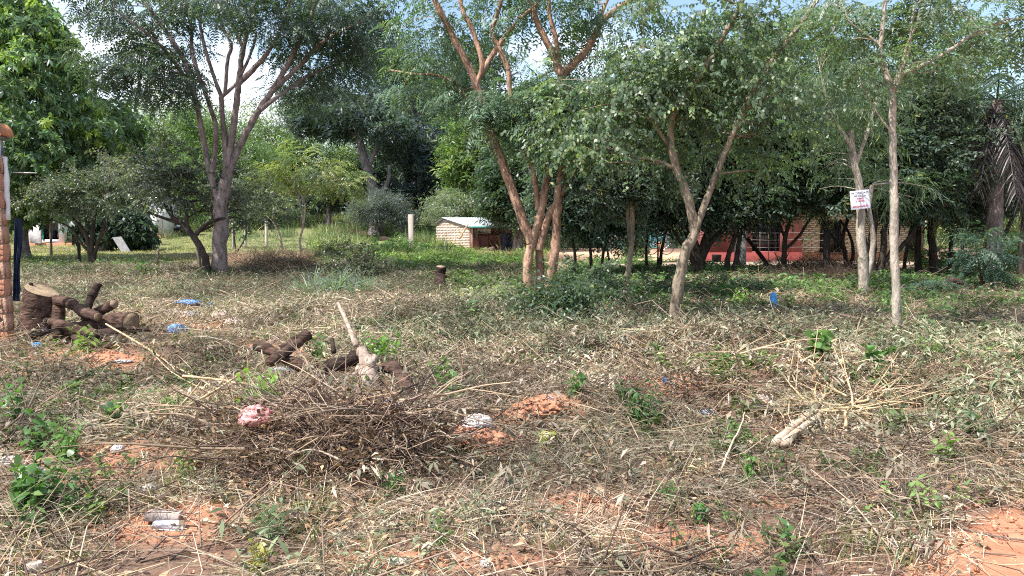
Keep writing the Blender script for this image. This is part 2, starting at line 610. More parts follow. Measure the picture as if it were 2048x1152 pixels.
# ------------------------------------------------------------------ ground
def axis(parts):
    out = []
    for a, b, s in parts:
        out.append(np.arange(a, b, s))
    return np.concatenate(out + [[parts[-1][1]]])


def blobs(px, py, spots, edge=.35, seed=50):
    """1 inside soft, ragged patches given in photograph pixels (cx, cy, rx, ry)"""
    m = np.zeros_like(px)
    for k, (cx, cy, rx, ry) in enumerate(spots):
        d = np.hypot((px - cx) / rx, (py - cy) / ry)
        m = np.maximum(m, sstep(1 + edge, 1 - edge, d))
    return m


BARE = [(150, 722, 150, 22), (30, 750, 80, 22), (250, 912, 190, 32), (960, 868, 120, 40), (1090, 808, 95, 30), (1620, 606, 120, 13), (1460, 612, 120, 12), (1840, 628, 120, 8),
        (330, 1040, 140, 45), (1380, 1085, 160, 32), (1980, 685, 90, 14), (1330, 755, 110, 20), (2010, 690, 60, 9), (830, 1120, 230, 22), (560, 700, 120, 16), (380, 660, 130, 18), (1560, 1000, 90, 16), (120, 960, 120, 25), (1180, 1010, 120, 22)]
YARD = [(1000, 502, 75, 9), (1330, 516, 160, 11), (1560, 532, 240, 12), (1890, 545, 170, 14), (1200, 503, 110, 7)]
LUSH = [(960, 545, 120, 50), (870, 500, 130, 35), (760, 490, 120, 30), (1000, 575, 90, 30), (820, 525, 80, 25)]
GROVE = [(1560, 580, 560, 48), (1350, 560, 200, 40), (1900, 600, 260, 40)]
LAWN = [(420, 487, 330, 22), (600, 470, 200, 25), (120, 520, 250, 18)]
MID = [(720, 615, 420, 75), (300, 560, 330, 45), (1100, 650, 420, 70)]

gx = axis([(-420, -60, 24), (-60, -26, 2), (-26, -9, .35), (-9, 9, .085), (9, 26, .35), (26, 60, 2), (60, 420, 24)])
gy = axis([(-40, -4, 6), (-4, 2.4, .5), (2.4, 10, .06), (10, 18, .14), (18, 32, .4), (32, 100, 1.3), (100, 700, 30)])
GX, GY = np.meshgrid(gx, gy)
GZ = gz(GX, GY)
ppx, ppy = pix(GX, GY, GZ)
rag = (fbm(GX * 1.6, GY * 1.6, 71, 4) - .5) * 1.4
infront = GY > 2.0
m_bare = np.clip(np.maximum(blobs(ppx, ppy, BARE) * infront + rag * .55 * (blobs(ppx, ppy, BARE) * infront > .02), road_mask(GX, GY) * 1.2), 0, 1)
m_yard = blobs(ppx, ppy, YARD) * infront
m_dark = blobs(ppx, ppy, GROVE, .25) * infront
m_green = np.clip(blobs(ppx, ppy, LUSH + LAWN) + (GY > 46) * .9, 0, 1) * infront
n_rows, n_cols = GX.shape
v = np.stack([GX, GY, GZ], -1).reshape(-1, 3)
ii = (np.arange(n_rows - 1)[:, None] * n_cols + np.arange(n_cols - 1)[None]).reshape(-1)
f = np.stack([ii, ii + 1, ii + n_cols + 1, ii + n_cols], 1)
mb = MB()
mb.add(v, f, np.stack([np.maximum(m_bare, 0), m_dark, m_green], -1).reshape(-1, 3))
YARD_ATTR = m_yard.reshape(-1)

gm, nt, b = new_mat('ground_earth')
at = N_(nt, 'ShaderNodeAttribute'); at.attribute_name = 'Col'
ya = N_(nt, 'ShaderNodeAttribute'); ya.attribute_name = 'yard'
sep = N_(nt, 'ShaderNodeSeparateColor')
nt.links.new(at.outputs['Color'], sep.inputs['Color'])
tc = N_(nt, 'ShaderNodeTexCoord')


def g_noise(scale, detail=6, rough=.6):
    n = N_(nt, 'ShaderNodeTexNoise')
    n.inputs['Scale'].default_value = scale
    n.inputs['Detail'].default_value = detail
    n.inputs['Roughness'].default_value = rough
    nt.links.new(tc.outputs['Object'], n.inputs['Vector'])
    return n


def g_ramp(src, c0, c1, p0=.35, p1=.65):
    r = N_(nt, 'ShaderNodeValToRGB')
    r.color_ramp.elements[0].position = p0
    r.color_ramp.elements[1].position = p1
    r.color_ramp.elements[0].color = (*c0, 1)
    r.color_ramp.elements[1].color = (*c1, 1)
    nt.links.new(src, r.inputs['Fac'])
    return r.outputs['Color']


def g_mix(a, c, fac):
    mx = N_(nt, 'ShaderNodeMixRGB')
    nt.links.new(a, mx.inputs['Color1'])
    nt.links.new(c, mx.inputs['Color2'])
    nt.links.new(fac, mx.inputs['Fac'])
    return mx.outputs['Color']


n_fine, n_mid, n_big = g_noise(34, 8, .7), g_noise(6, 6), g_noise(1.1, 4)
litter = g_ramp(n_fine.outputs['Fac'], (.075, .048, .036), (.32, .23, .165), .38, .68)
humus = g_ramp(n_mid.outputs['Fac'], (.13, .072, .052), (.27, .16, .115))
base_c = g_mix(litter, humus, g_ramp(n_big.outputs['Fac'], (0, 0, 0), (1, 1, 1), .42, .62))
soil_c = g_ramp(n_mid.outputs['Fac'], (.40, .17, .095), (.55, .275, .17), .3, .7)
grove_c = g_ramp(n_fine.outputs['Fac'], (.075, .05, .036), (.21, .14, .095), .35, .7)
lawn_c = g_ramp(n_mid.outputs['Fac'], (.10, .13, .05), (.26, .25, .12), .3, .7)
yard_c = g_ramp(n_mid.outputs['Fac'], (.50, .30, .19), (.66, .45, .31), .3, .7)
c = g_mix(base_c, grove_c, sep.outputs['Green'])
c = g_mix(c, lawn_c, sep.outputs['Blue'])
c = g_mix(c, soil_c, sep.outputs['Red'])
c = g_mix(c, yard_c, ya.outputs['Fac'])
nt.links.new(c, b.inputs['Base Color'])
b.inputs['Roughness'].default_value = .95
b.inputs['Specular IOR Level'].default_value = .1
bp = N_(nt, 'ShaderNodeBump')
bp.inputs['Strength'].default_value = .7
bp.inputs['Distance'].default_value = .03
nt.links.new(n_fine.outputs['Fac'], bp.inputs['Height'])
nt.links.new(bp.outputs['Normal'], b.inputs['Normal'])
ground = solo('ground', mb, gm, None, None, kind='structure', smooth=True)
ya_ = ground.data.attributes.new('yard', 'FLOAT', 'POINT')
ya_.data.foreach_set('value', YARD_ATTR.astype(np.float32))


# ------------------------------------------------------------------ sprays of leaves (templates that crowns are grown from)
def tint_var(rng, n, v=.25, yellow=.0):
    k = 1 + rng.uniform(-v, v, (n, 1))
    c = np.ones((n, 3)) * k
    y = rng.random((n, 1)) < yellow
    c = np.where(y, c * np.array([2.6, 1.9, .7]), c)
    c[:, 0] *= 1 + rng.uniform(-.15, .25, n)
    return c


TWIG_C = (.9, .75, .7)


def sp_feather(seed):
    rng = np.random.default_rng(seed)
    mb = MB()
    nf = 6
    for i in range(nf):
        t = (i + .6) / nf
        root = np.array([.5 * t, 0, .04 * sin(t * 3)])
        a = (1 if i % 2 else -1) * (1.15 - .6 * t) + rng.normal(0, .15)
        d = norm(np.array([cos(a), sin(a), rng.uniform(-.25, .2)]))
        L = .30 * rng.uniform(.8, 1.15)
        npair = 6
        tt = (np.arange(npair) + .7) / npair
        rp = root + d * (L * tt)[:, None]
        rp[:, 2] -= .28 * L * tt ** 2 * 2
        side = norm(np.cross(d, [0, 0, 1.0]))
        cols = tint_var(rng, npair, .25)
        for s in (-1, 1):
            dd = norm(side * s * .9 + d * .55 + np.array([0, 0, -.35]))
            dd = np.tile(dd, (npair, 1)) + rng.normal(0, .1, (npair, 3))
            strands(mb, rp, dd, .075 * (1 - .35 * np.abs(tt - .45)), .05, .2, 1, 'blade', cols, ref=np.tile(np.array([0, 0, 1.0]), (npair, 1)) + rng.normal(0, .15, (npair, 3)))
    return mb.arrays()


def sp_rosette(seed, L=.21, W=.085, young=False):
    rng = np.random.default_rng(seed)
    mb = MB()
    for (r, dirx) in (((.38, 0, .05), (1, 0, .5)), ((.12, .14, .0), (.5, 1, .3)), ((.12, -.14, 0), (.5, -1, .3))):
        n = 10
        a = np.arange(n) * 2 * pi / n + rng.uniform(0, 6)
        ax = norm(np.array(dirx, float))
        u = norm(np.cross(ax, [0, 0, 1.0]))
        w = np.cross(u, ax)
        el = rng.uniform(-.35, .5, n)
        d = ax * np.sin(el)[:, None] + (u * np.cos(a)[:, None] + w * np.sin(a)[:, None]) * np.cos(el)[:, None]
        d[:, 2] -= .15
        strands(mb, np.tile(np.array(r, float), (n, 1)), d, rng.uniform(.75, 1.1, n) * L, W, .3, 2, 'leaf', tint_var(rng, n, .2), rng=rng)
    return mb.arrays()


def sp_oval(seed, L=.075, W=.038, n=48, size=.5, droop=.3, prof='leaf', seg=2, hang=0.3, yellow=.02):
    rng = np.random.default_rng(seed)
    mb = MB()
    tw = []
    for a in (0, .7, -.65, .25, -.3):
        d = norm(np.array([cos(a), sin(a), rng.uniform(-.15, .35)]))
        tw.append((np.array([abs(a) < .1 and 0 or .12, 0, 0]), d, size * rng.uniform(.6, 1.0)))
    k = n // len(tw)
    for (r, d, l) in tw:
        t = (np.arange(k) + rng.random(k)) / k
        p = r + d * (l * t)[:, None]
        p[:, 2] -= .12 * l * t ** 2
        s = np.where(np.arange(k) % 2, 1, -1)[:, None]
        side = norm(np.cross(d, [0, 0, 1.0]))
        dd = d * .5 + side * s * .8 + rng.normal(0, .35, (k, 3)) + np.array([0, 0, -hang])
        strands(mb, p, dd, L * rng.uniform(.7, 1.15, k), W * rng.uniform(.8, 1.1, k), droop, seg, prof, tint_var(rng, k, .28, yellow), rng=rng)
        q = np.stack([r, r + d * l * .5 + [0, 0, -.03 * l], r + d * l + [0, 0, -.12 * l]])
        tubes(mb, q, [.005, .004, .002], 3, (.9, .8, .7))
    return mb.arrays()


def sp_round(seed):
    """arching twigs with round leaves hanging in two rows"""
    rng = np.random.default_rng(seed)
    mb = MB()
    for a in (0.05, .75, -.8):
        d = norm(np.array([cos(a), sin(a), .25]))
        l = .75 * rng.uniform(.7, 1.05)
        k = 13
        t = (np.arange(k) + .8) / k
        p = d * (l * t)[:, None]
        p[:, 2] -= .45 * l * t ** 2
        side = norm(np.cross(d, [0, 0, 1.0]))
        s = np.where(np.arange(k) % 2, 1, -1)[:, None]
        dd = side * s * .7 + d * .35 + np.array([0, 0, -.75]) + rng.normal(0, .25, (k, 3))
        strands(mb, p, dd, .085 * rng.uniform(.5, 1.1, k), .06 * rng.uniform(.6, 1.1, k), .3, 3, 'round', tint_var(rng, k, .25, .03), ref=d[None] + side * s * .6 + rng.normal(0, .4, (k, 3)))
        tubes(mb, np.concatenate([[np.zeros(3)], p[3::4]]), .004, 3, (1.2, .9, .7))
    return mb.arrays()


def sp_narrow(seed, W=.017):
    rng = np.random.default_rng(seed)
    mb = MB()
    for a in (0, .6, -.6, .2):
        d = norm(np.array([cos(a), sin(a), rng.uniform(-.2, .3)]))
        l = .6 * rng.uniform(.7, 1)
        k = 11
        t = (np.arange(k) + .8) / k
        p = d * (l * t)[:, None]
        p[:, 2] -= .35 * l * t ** 2
        dd = d * .8 + rng.normal(0, .45, (k, 3)) + np.array([0, 0, -.35])
        strands(mb, p, dd, .15 * rng.uniform(.7, 1.2, k), W, .45, 2, 'leaf', tint_var(rng, k, .25, .02), rng=rng)
    return mb.arrays()


def sp_far(seed, n=60, L=.2, W=.11, r=.55):
    rng = np.random.default_rng(seed)
    mb = MB()
    p = rng.normal(0, .42, (n, 3)) * np.array([r, r, r * .45]) + np.array([r * .5, 0, 0])
    d = rng.normal(0, 1, (n, 3)) * np.array([1, 1, .5]) + np.array([.3, 0, -.1])
    strands(mb, p, d, L * rng.uniform(.6, 1.2, n), W * rng.uniform(.7, 1.1, n), .2, 1, 'blade', tint_var(rng, n, .3), rng=rng)
    return mb.arrays()


KINDS = {
    'feather': [sp_feather(k) for k in range(4)],
    'mango': [sp_rosette(10 + k) for k in range(4)],
    'oval': [sp_oval(20 + k) for k in range(4)],
    'small': [sp_oval(30 + k, .07, .04, 40, .55) for k in range(3)],
    'round': [sp_round(40 + k) for k in range(4)],
    'narrow': [sp_narrow(50 + k) for k in range(4)],
    'far': [sp_far(60 + k) for k in range(4)],
    'farfine': [sp_far(70 + k, 80, .15, .06, .7) for k in range(4)],
}


def euler_mats(az, el, roll):
    ca, sa, ce, se, cr, sr = np.cos(az), np.sin(az), np.cos(el), np.sin(el), np.cos(roll), np.sin(roll)
    X = np.stack([ca * ce, sa * ce, se], -1)
    Y0 = np.stack([-sa, ca, 0 * sa], -1)
    Z0 = np.cross(X, Y0)
    Yv = Y0 * cr[:, None] + Z0 * sr[:, None]
    Zv = -Y0 * sr[:, None] + Z0 * cr[:, None]
    return np.stack([X, Yv, Zv], -1)


def grow(mb, kind, pos, mats, scale, tint, rng):
    temps = KINDS[kind]
    which = rng.integers(0, len(temps), len(pos))
    for k, (tv, tf, tcol) in enumerate(temps):
        s = np.where(which == k)[0]
        if not len(s):
            continue
        vv = np.einsum('nij,vj->nvi', mats[s], tv) * scale[s][:, None, None] + pos[s][:, None]
        cc = tcol[None] * tint[s][:, None]
        nvt = len(tv)
        n0 = mb.n
        mb.v.append(vv.reshape(-1, 3))
        mb.c.append(cc.reshape(-1, 3))
        mb.n += nvt * len(s)
        for q in tf:
            mb.f.append((n0 + np.arange(len(s))[:, None, None] * nvt + q[None]).reshape(-1, q.shape[1]))


def tree(name, label, base, limbs, clusters, kind, mat, col, cat='tree', group=None, seed=1, scale=1.0, col2=None, sides=7, twigs=True, crown_name='crown', young=None, droop=.15, Y=None, base_on=True):
    """limbs: ([(px, py[, dy])...], r0, r1); clusters: (px, py, rx, ry, n[, dy[, depth radius m]]) in photograph pixels at the depth of the base"""
    rng = np.random.default_rng(seed)
    if Y is None:
        b0 = GP(*base)
    else:
        b0 = P(base[0], base[1], Y)
        if base_on:
            b0[2] = float(gz(b0[0], b0[1]))
    Yd = b0[1]
    root = empty(name, label, cat, b0, group)
    tm = MB()
    nodes, nrad = [], []
    for li, (pts, r0, r1) in enumerate(limbs):
        w = []
        for q in pts:
            dy = q[2] if len(q) > 2 else 0.0
            w.append(P(q[0], q[1], Yd + dy))
        if li == 0:
            w[0] = b0 - np.array([0, 0, .12])
        sp = smooth_path(w, 5)
        K = len(sp)
        sp[1:-1] += rng.normal(0, 1, (K - 2, 3)) * min(r0 * .06, .012)
        rad = np.linspace(0, 1, K)
        rr = r0 * (1 - rad) ** .9 + r1 * (1 - (1 - rad) ** .9)
        if li == 0:
            rr[:3] *= np.array([1.45, 1.18, 1.05])
        tubes(tm, sp, rr[None], sides, rough=.06, rng=rng)
        nodes.append(sp[1:])
        nrad.append(rr[1:])
    nodes = np.concatenate(nodes)
    nrad = np.concatenate(nrad)
    cm = MB()
    for cl in clusters:
        px, py, rx, ry, n = cl[:5]
        n = int(n * {'feather': .75, 'round': .75, 'narrow': .6, 'oval': 1.5}.get(kind, 1))
        dy = cl[5] if len(cl) > 5 else 0.0
        c = P(px, py, Yd + dy)
        k = (Yd + dy) / F
        rx_m, rz_m = rx * k, ry * k
        ry_m = cl[6] if len(cl) > 6 else min(rx_m, max(rz_m * 1.5, rx_m * .7))
        d = norm(rng.normal(0, 1, (n, 3)))
        r = rng.random(n) ** .42
        pos = c + d * r[:, None] * np.array([rx_m, ry_m, rz_m])
        lump = fbm(pos[:, 0] * 1.1 / scale + pos[:, 2] * .7, pos[:, 1] * 1.1 / scale + pos[:, 2] * .9, seed, 2)
        keep = lump > .36
        pos, d = pos[keep], d[keep]
        n = len(pos)
        if n == 0:
            continue
        out = d * np.array([1, 1, .6]) + rng.normal(0, .45, (n, 3))
        az = np.arctan2(out[:, 1], out[:, 0])
        el = np.clip(np.arctan2(out[:, 2], np.hypot(out[:, 0], out[:, 1])) * .6 - droop, -1.0, .9)
        sc = rng.uniform(.75, 1.25, n) * scale
        cg, cg2 = [np.array(q) * .84 + np.mean(q) * .16 if q is not None else None for q in (col, col2)]
        t = cg[None] * LEAF_GAIN * rng.uniform(.75, 1.25, (n, 1))
        if col2 is not None:
            w2 = (rng.random(n) < .35)[:, None]
            t = np.where(w2, cg2[None] * LEAF_GAIN * rng.uniform(.8, 1.2, (n, 1)), t)
        if young is not None:
            frac, yc = young
            lumpy = fbm(pos[:, 0] * .9, pos[:, 2] * .9, seed + 5, 2)
            w3 = ((rng.random(n) < frac) & (d[:, 2] > -.2) & (lumpy > .5))[:, None]
            t = np.where(w3, np.array(yc)[None], t)
        grow(cm, kind, pos, euler_mats(az, el, rng.normal(0, .5, n)), sc, t, rng)
        if twigs:
            nt_ = int(np.clip(n / 9, 3, 26))
            pick = rng.choice(n, min(nt_, n), replace=False)
            for q in pos[pick]:
                dist = np.linalg.norm(nodes - q, axis=1) + (nodes[:, 2] > q[2]) * .8
                j = int(np.argmin(dist))
                a = nodes[j]
                mid = (a + q) / 2 + rng.normal(0, .07, 3) * np.linalg.norm(q - a) + np.array([0, 0, .08 * np.linalg.norm(q - a)])
                ra = min(nrad[j] * .6, .004 + .010 * np.linalg.norm(q - a))
                tubes(tm, smooth_path([a, mid, q], 3), np.linspace(max(ra, .006), .005, 7)[None], 4)
    part('trunk', tm, mat, root, smooth=True)
    if cm.n:
        part(crown_name, cm, LEAF, root, kind='stuff')
    return root




LEAF_GAIN = np.array([1.22, 1.30, 1.40])                 # leaf albedo over the values listed with each tree
# ------------------------------------------------------------------ trees
C_FEATHER = (.095, .15, .09)
C_MANGO = (.14, .215, .085)
C_GREY = (.095, .125, .082)
C_DARKG = (.040, .068, .042)
C_MIDG = (.065, .115, .045)
C_LIGHT = (.13, .20, .055)
C_YEL = (.20, .24, .055)
C_BLUE = (.055, .082, .062)

# left: big dense tree with whorled leaves
tree('mango_tree', 'big dense tree with whorled leaves and bright new shoots behind the brick wall end', (44, 495),
     [([(44, 495), (42, 430), (36, 330), (20, 200)], .27, .18), ([(45, 380), (120, 300), (170, 240)], .16, .06), ([(40, 340), (-60, 220)], .16, .06), ([(25, 220), (70, 100)], .15, .05), ([(20, 205), (-20, 60)], .15, .05)],
     [(-20, 60, 105, 150, 645, 0), (40, 170, 125, 110, 630, -1), (140, 275, 120, 75, 495, 0), (30, 300, 120, 90, 495, -2), (110, 370, 120, 60, 390, 0), (10, 410, 90, 45, 180, 0), (215, 270, 70, 70, 255, 2), (225, 330, 60, 50, 180, 2), (-110, 200, 110, 220, 300, 0), (70, 90, 60, 80, 210, -1)],
     'mango', BARK_FAR, C_MANGO, young=(.40, (.26, .37, .085)), seed=3, scale=1.15, col2=(.07, .125, .06), Y=31, droop=.3)

# the tall spreading tree left of centre
tree('feathery_tree', 'tall spreading tree with feathery leaves and a grey trunk forking into four limbs', (438, 553),
     [([(438, 553), (441, 470), (444, 400), (452, 360)], .205, .15),
      ([(442, 420), (420, 345), (403, 260), (390, 190), (372, 130), (330, 60), (270, -20)], .085, .04),
      ([(450, 370), (452, 300), (445, 235), (443, 192)], .085, .06),
      ([(443, 194), (420, 130), (402, 60), (392, -40)], .055, .03),
      ([(443, 194), (470, 170), (480, 150)], .05, .03), ([(450, 190), (455, 120), (462, 90), (440, 40), (425, -30)], .05, .03),
      ([(455, 365), (463, 280), (474, 200), (478, 160), (487, 95), (500, 40), (530, -40)], .10, .04),
      ([(487, 97), (465, 50), (440, 0), (430, -60)], .05, .03),
      ([(478, 165), (505, 140), (530, 112), (556, 70), (575, 20), (590, -50)], .075, .03),
      ([(482, 150), (500, 110), (512, 70), (506, 30)], .04, .02),
      ([(458, 345), (480, 290), (515, 225), (545, 180), (580, 120), (610, 60), (640, -20)], .10, .04),
      ([(545, 182), (600, 130), (650, 80), (720, 45), (760, 20)], .07, .02),
      ([(520, 220), (560, 190), (620, 150, 1), (700, 120, 1.5)], .06, .02),
      ([(398, 215), (360, 140), (310, 80, -1), (230, 20, -1.5)], .06, .02),
      ([(425, 345), (432, 260), (412, 190), (385, 110), (380, 40, 1), (350, -40, 1)], .07, .03)],
     [(240, 100, 75, 45, 110, -1), (310, 160, 85, 38, 170, -1), (270, 15, 115, 45, 130, 0), (360, 30, 80, 45, 60, 1), (330, 110, 60, 50, 90, 1), (470, -30, 90, 35, 60, 1), (560, 40, 80, 55, 80, 0),
      (650, 30, 110, 60, 190, 0), (640, 120, 100, 45, 150, 2), (720, 60, 60, 60, 70, 1), (560, -60, 200, 60, 120, 0), (300, -70, 220, 60, 130, 0), (620, 190, 80, 30, 50, 3), (410, -10, 60, 40, 40, -2)],
     'feather', BARK_GREY, C_BLUE, seed=11, scale=1.15, col2=(.06, .098, .055), sides=9, droop=.3)

tree('guava_tree', 'low many-stemmed tree with small grey-green leaves, in front of the white house', (184, 532),
     [([(184, 532), (180, 505), (172, 470), (150, 440), (120, 420)], .10, .03), ([(183, 515), (185, 470), (190, 430), (195, 395)], .09, .03), ([(186, 520), (195, 490), (208, 455), (230, 420)], .08, .03),
      ([(175, 480), (160, 455), (160, 420)], .05, .02), ([(192, 500), (198, 478), (214, 455), (207, 436)], .05, .035), ([(185, 470), (172, 445), (175, 410)], .045, .02), ([(182, 505), (165, 490), (140, 455), (105, 440)], .06, .02)],
     [(180, 385, 85, 32, 170), (115, 395, 55, 24, 70), (235, 392, 60, 26, 80), (180, 360, 70, 22, 60)],
     'small', BARK_DARK, (.115, .135, .085), seed=21, scale=1.25, col2=(.075, .10, .06))
tree('leaning_tree', 'small dark tree leaning left from the foot of the tall grey trunk, thin grey-green leaves', (414, 553),
     [([(414, 553), (410, 515), (392, 480), (370, 455), (345, 432), (325, 400)], .11, .04), ([(388, 474), (375, 450), (372, 420), (360, 390)], .06, .02), ([(388, 474), (405, 455), (430, 440), (450, 436)], .06, .03),
      ([(360, 447), (330, 437), (298, 425), (285, 420)], .05, .02), ([(345, 432), (335, 380), (330, 350)], .035, .015), ([(372, 455), (355, 432)], .04, .02)],
     [(345, 362, 70, 40, 130), (285, 345, 55, 28, 60), (400, 375, 70, 45, 100, 1), (350, 320, 80, 25, 60, 1), (440, 400, 50, 30, 50, 1), (255, 340, 45, 30, 40, 2), (500, 420, 60, 50, 70, 3)],
     'small', BARK_DARK, (.12, .135, .10), seed=22, scale=1.15, col2=(.08, .095, .07))
tree('shade_tree', 'low dark round tree with a thick trunk right beside the leaning grey sheet', (210, 503),
     [([(210, 506), (210, 480), (214, 455)], .42, .3), ([(212, 475), (190, 450)], .2, .1), ([(212, 475), (240, 450)], .2, .1)],
     [(215, 452, 55, 28, 170), (250, 462, 45, 26, 120), (180, 455, 30, 20, 50), (270, 478, 25, 18, 50), (235, 440, 55, 20, 90)],
     'mango', BARK_FAR, C_DARKG, seed=23, scale=1.5, Y=40, cat='tree')
tree('sapling', 'thin forked sapling with a flat yellowish feathery top, beside the lawn left of centre', (604, 517),
     [([(604, 517), (600, 480), (606, 450), (598, 400), (585, 370)], .055, .03), ([(606, 455), (610, 410), (598, 380), (592, 360)], .04, .02), ([(600, 405), (625, 370), (650, 350)], .03, .012), ([(590, 375), (570, 350)], .025, .01)],
     [(610, 345, 80, 22, 60), (665, 362, 45, 16, 26), (560, 350, 50, 22, 28), (620, 318, 60, 16, 26), (690, 378, 30, 10, 10)],
     'feather', BARK_PALE, (.17, .19, .055), seed=24, scale=1.45, col2=(.10, .14, .05), cat='sapling', droop=.2)
tree('sapling', 'crooked leaning sapling with sparse leaves over the heap of cut brush', (567, 505),
     [([(567, 505), (558, 470), (546, 440), (548, 415)], .07, .03), ([(548, 445), (520, 420)], .03, .012), ([(548, 430), (575, 400)], .03, .012)],
     [(545, 395, 60, 38, 70), (500, 390, 50, 35, 50, 1), (590, 410, 40, 25, 30)], 'small', BARK_PALE, (.10, .14, .07), seed=25, scale=1.3, cat='sapling')
tree('sapling', 'thin double-stemmed sapling standing between the tall grey trunk and the lawn', (478, 520),
     [([(478, 520), (470, 490), (468, 440), (480, 400)], .045, .02), ([(474, 505), (492, 470), (490, 430)], .035, .015)],
     [(480, 390, 55, 40, 70), (450, 345, 50, 40, 50)], 'small', BARK_DARK, (.11, .14, .085), seed=26, scale=1.2, cat='sapling')

# behind the lawn
tree('acacia_tree', 'tall tree with a pale flaking trunk and dark bluish layered crown beyond the lawn', (752, 440),
     [([(752, 440), (748, 390), (735, 340), (722, 290), (715, 235)], .42, .2), ([(735, 340), (755, 290), (770, 255)], .2, .08), ([(755, 400), (775, 365), (780, 330)], .2, .1), ([(722, 290), (690, 250), (660, 230)], .16, .06), ([(716, 245), (735, 190)], .14, .05)],
     [(690, 240, 90, 28, 150), (640, 240, 60, 30, 80), (790, 262, 45, 25, 60), (720, 210, 90, 45, 110, 2), (650, 200, 80, 50, 90, 3)],
     'far', BARK_FAR, (.046, .07, .066), seed=31, scale=1.45, Y=54, col2=(.06, .09, .075))
tree('acacia_tree', 'dark tree with a leaning furrowed trunk and hanging layered boughs, left of the brick hut', (806, 440),
     [([(806, 440), (810, 390), (816, 340), (825, 290)], .32, .18), ([(816, 340), (850, 300)], .15, .06), ([(822, 310), (800, 270)], .14, .05)],
     [(850, 320, 75, 42, 200), (880, 370, 55, 45, 150), (830, 280, 70, 40, 120), (820, 380, 40, 35, 70, -1), (905, 300, 50, 50, 90), (860, 410, 35, 22, 40)],
     'far', BARK_FAR, (.034, .055, .05), seed=32, scale=1.3, Y=57, col2=(.05, .078, .065))
tree('acacia_tree', 'tallest background tree with thin dark limbs and a pale green top against the sky', (832, 440),
     [([(832, 440), (828, 330), (826, 250), (830, 200)], .3, .16), ([(828, 240), (850, 200), (880, 160)], .15, .06), ([(829, 215), (800, 150), (770, 110)], .14, .05), ([(830, 205), (840, 140), (835, 90)], .13, .04)],
     [(830, 110, 90, 45, 150), (760, 130, 70, 40, 90), (890, 150, 60, 40, 90), (830, 175, 100, 30, 80), (780, 200, 70, 30, 60), (900, 210, 60, 35, 70)],
     'farfine', BARK_FAR, (.085, .125, .065), seed=33, scale=1.5, Y=62, col2=(.055, .085, .06))
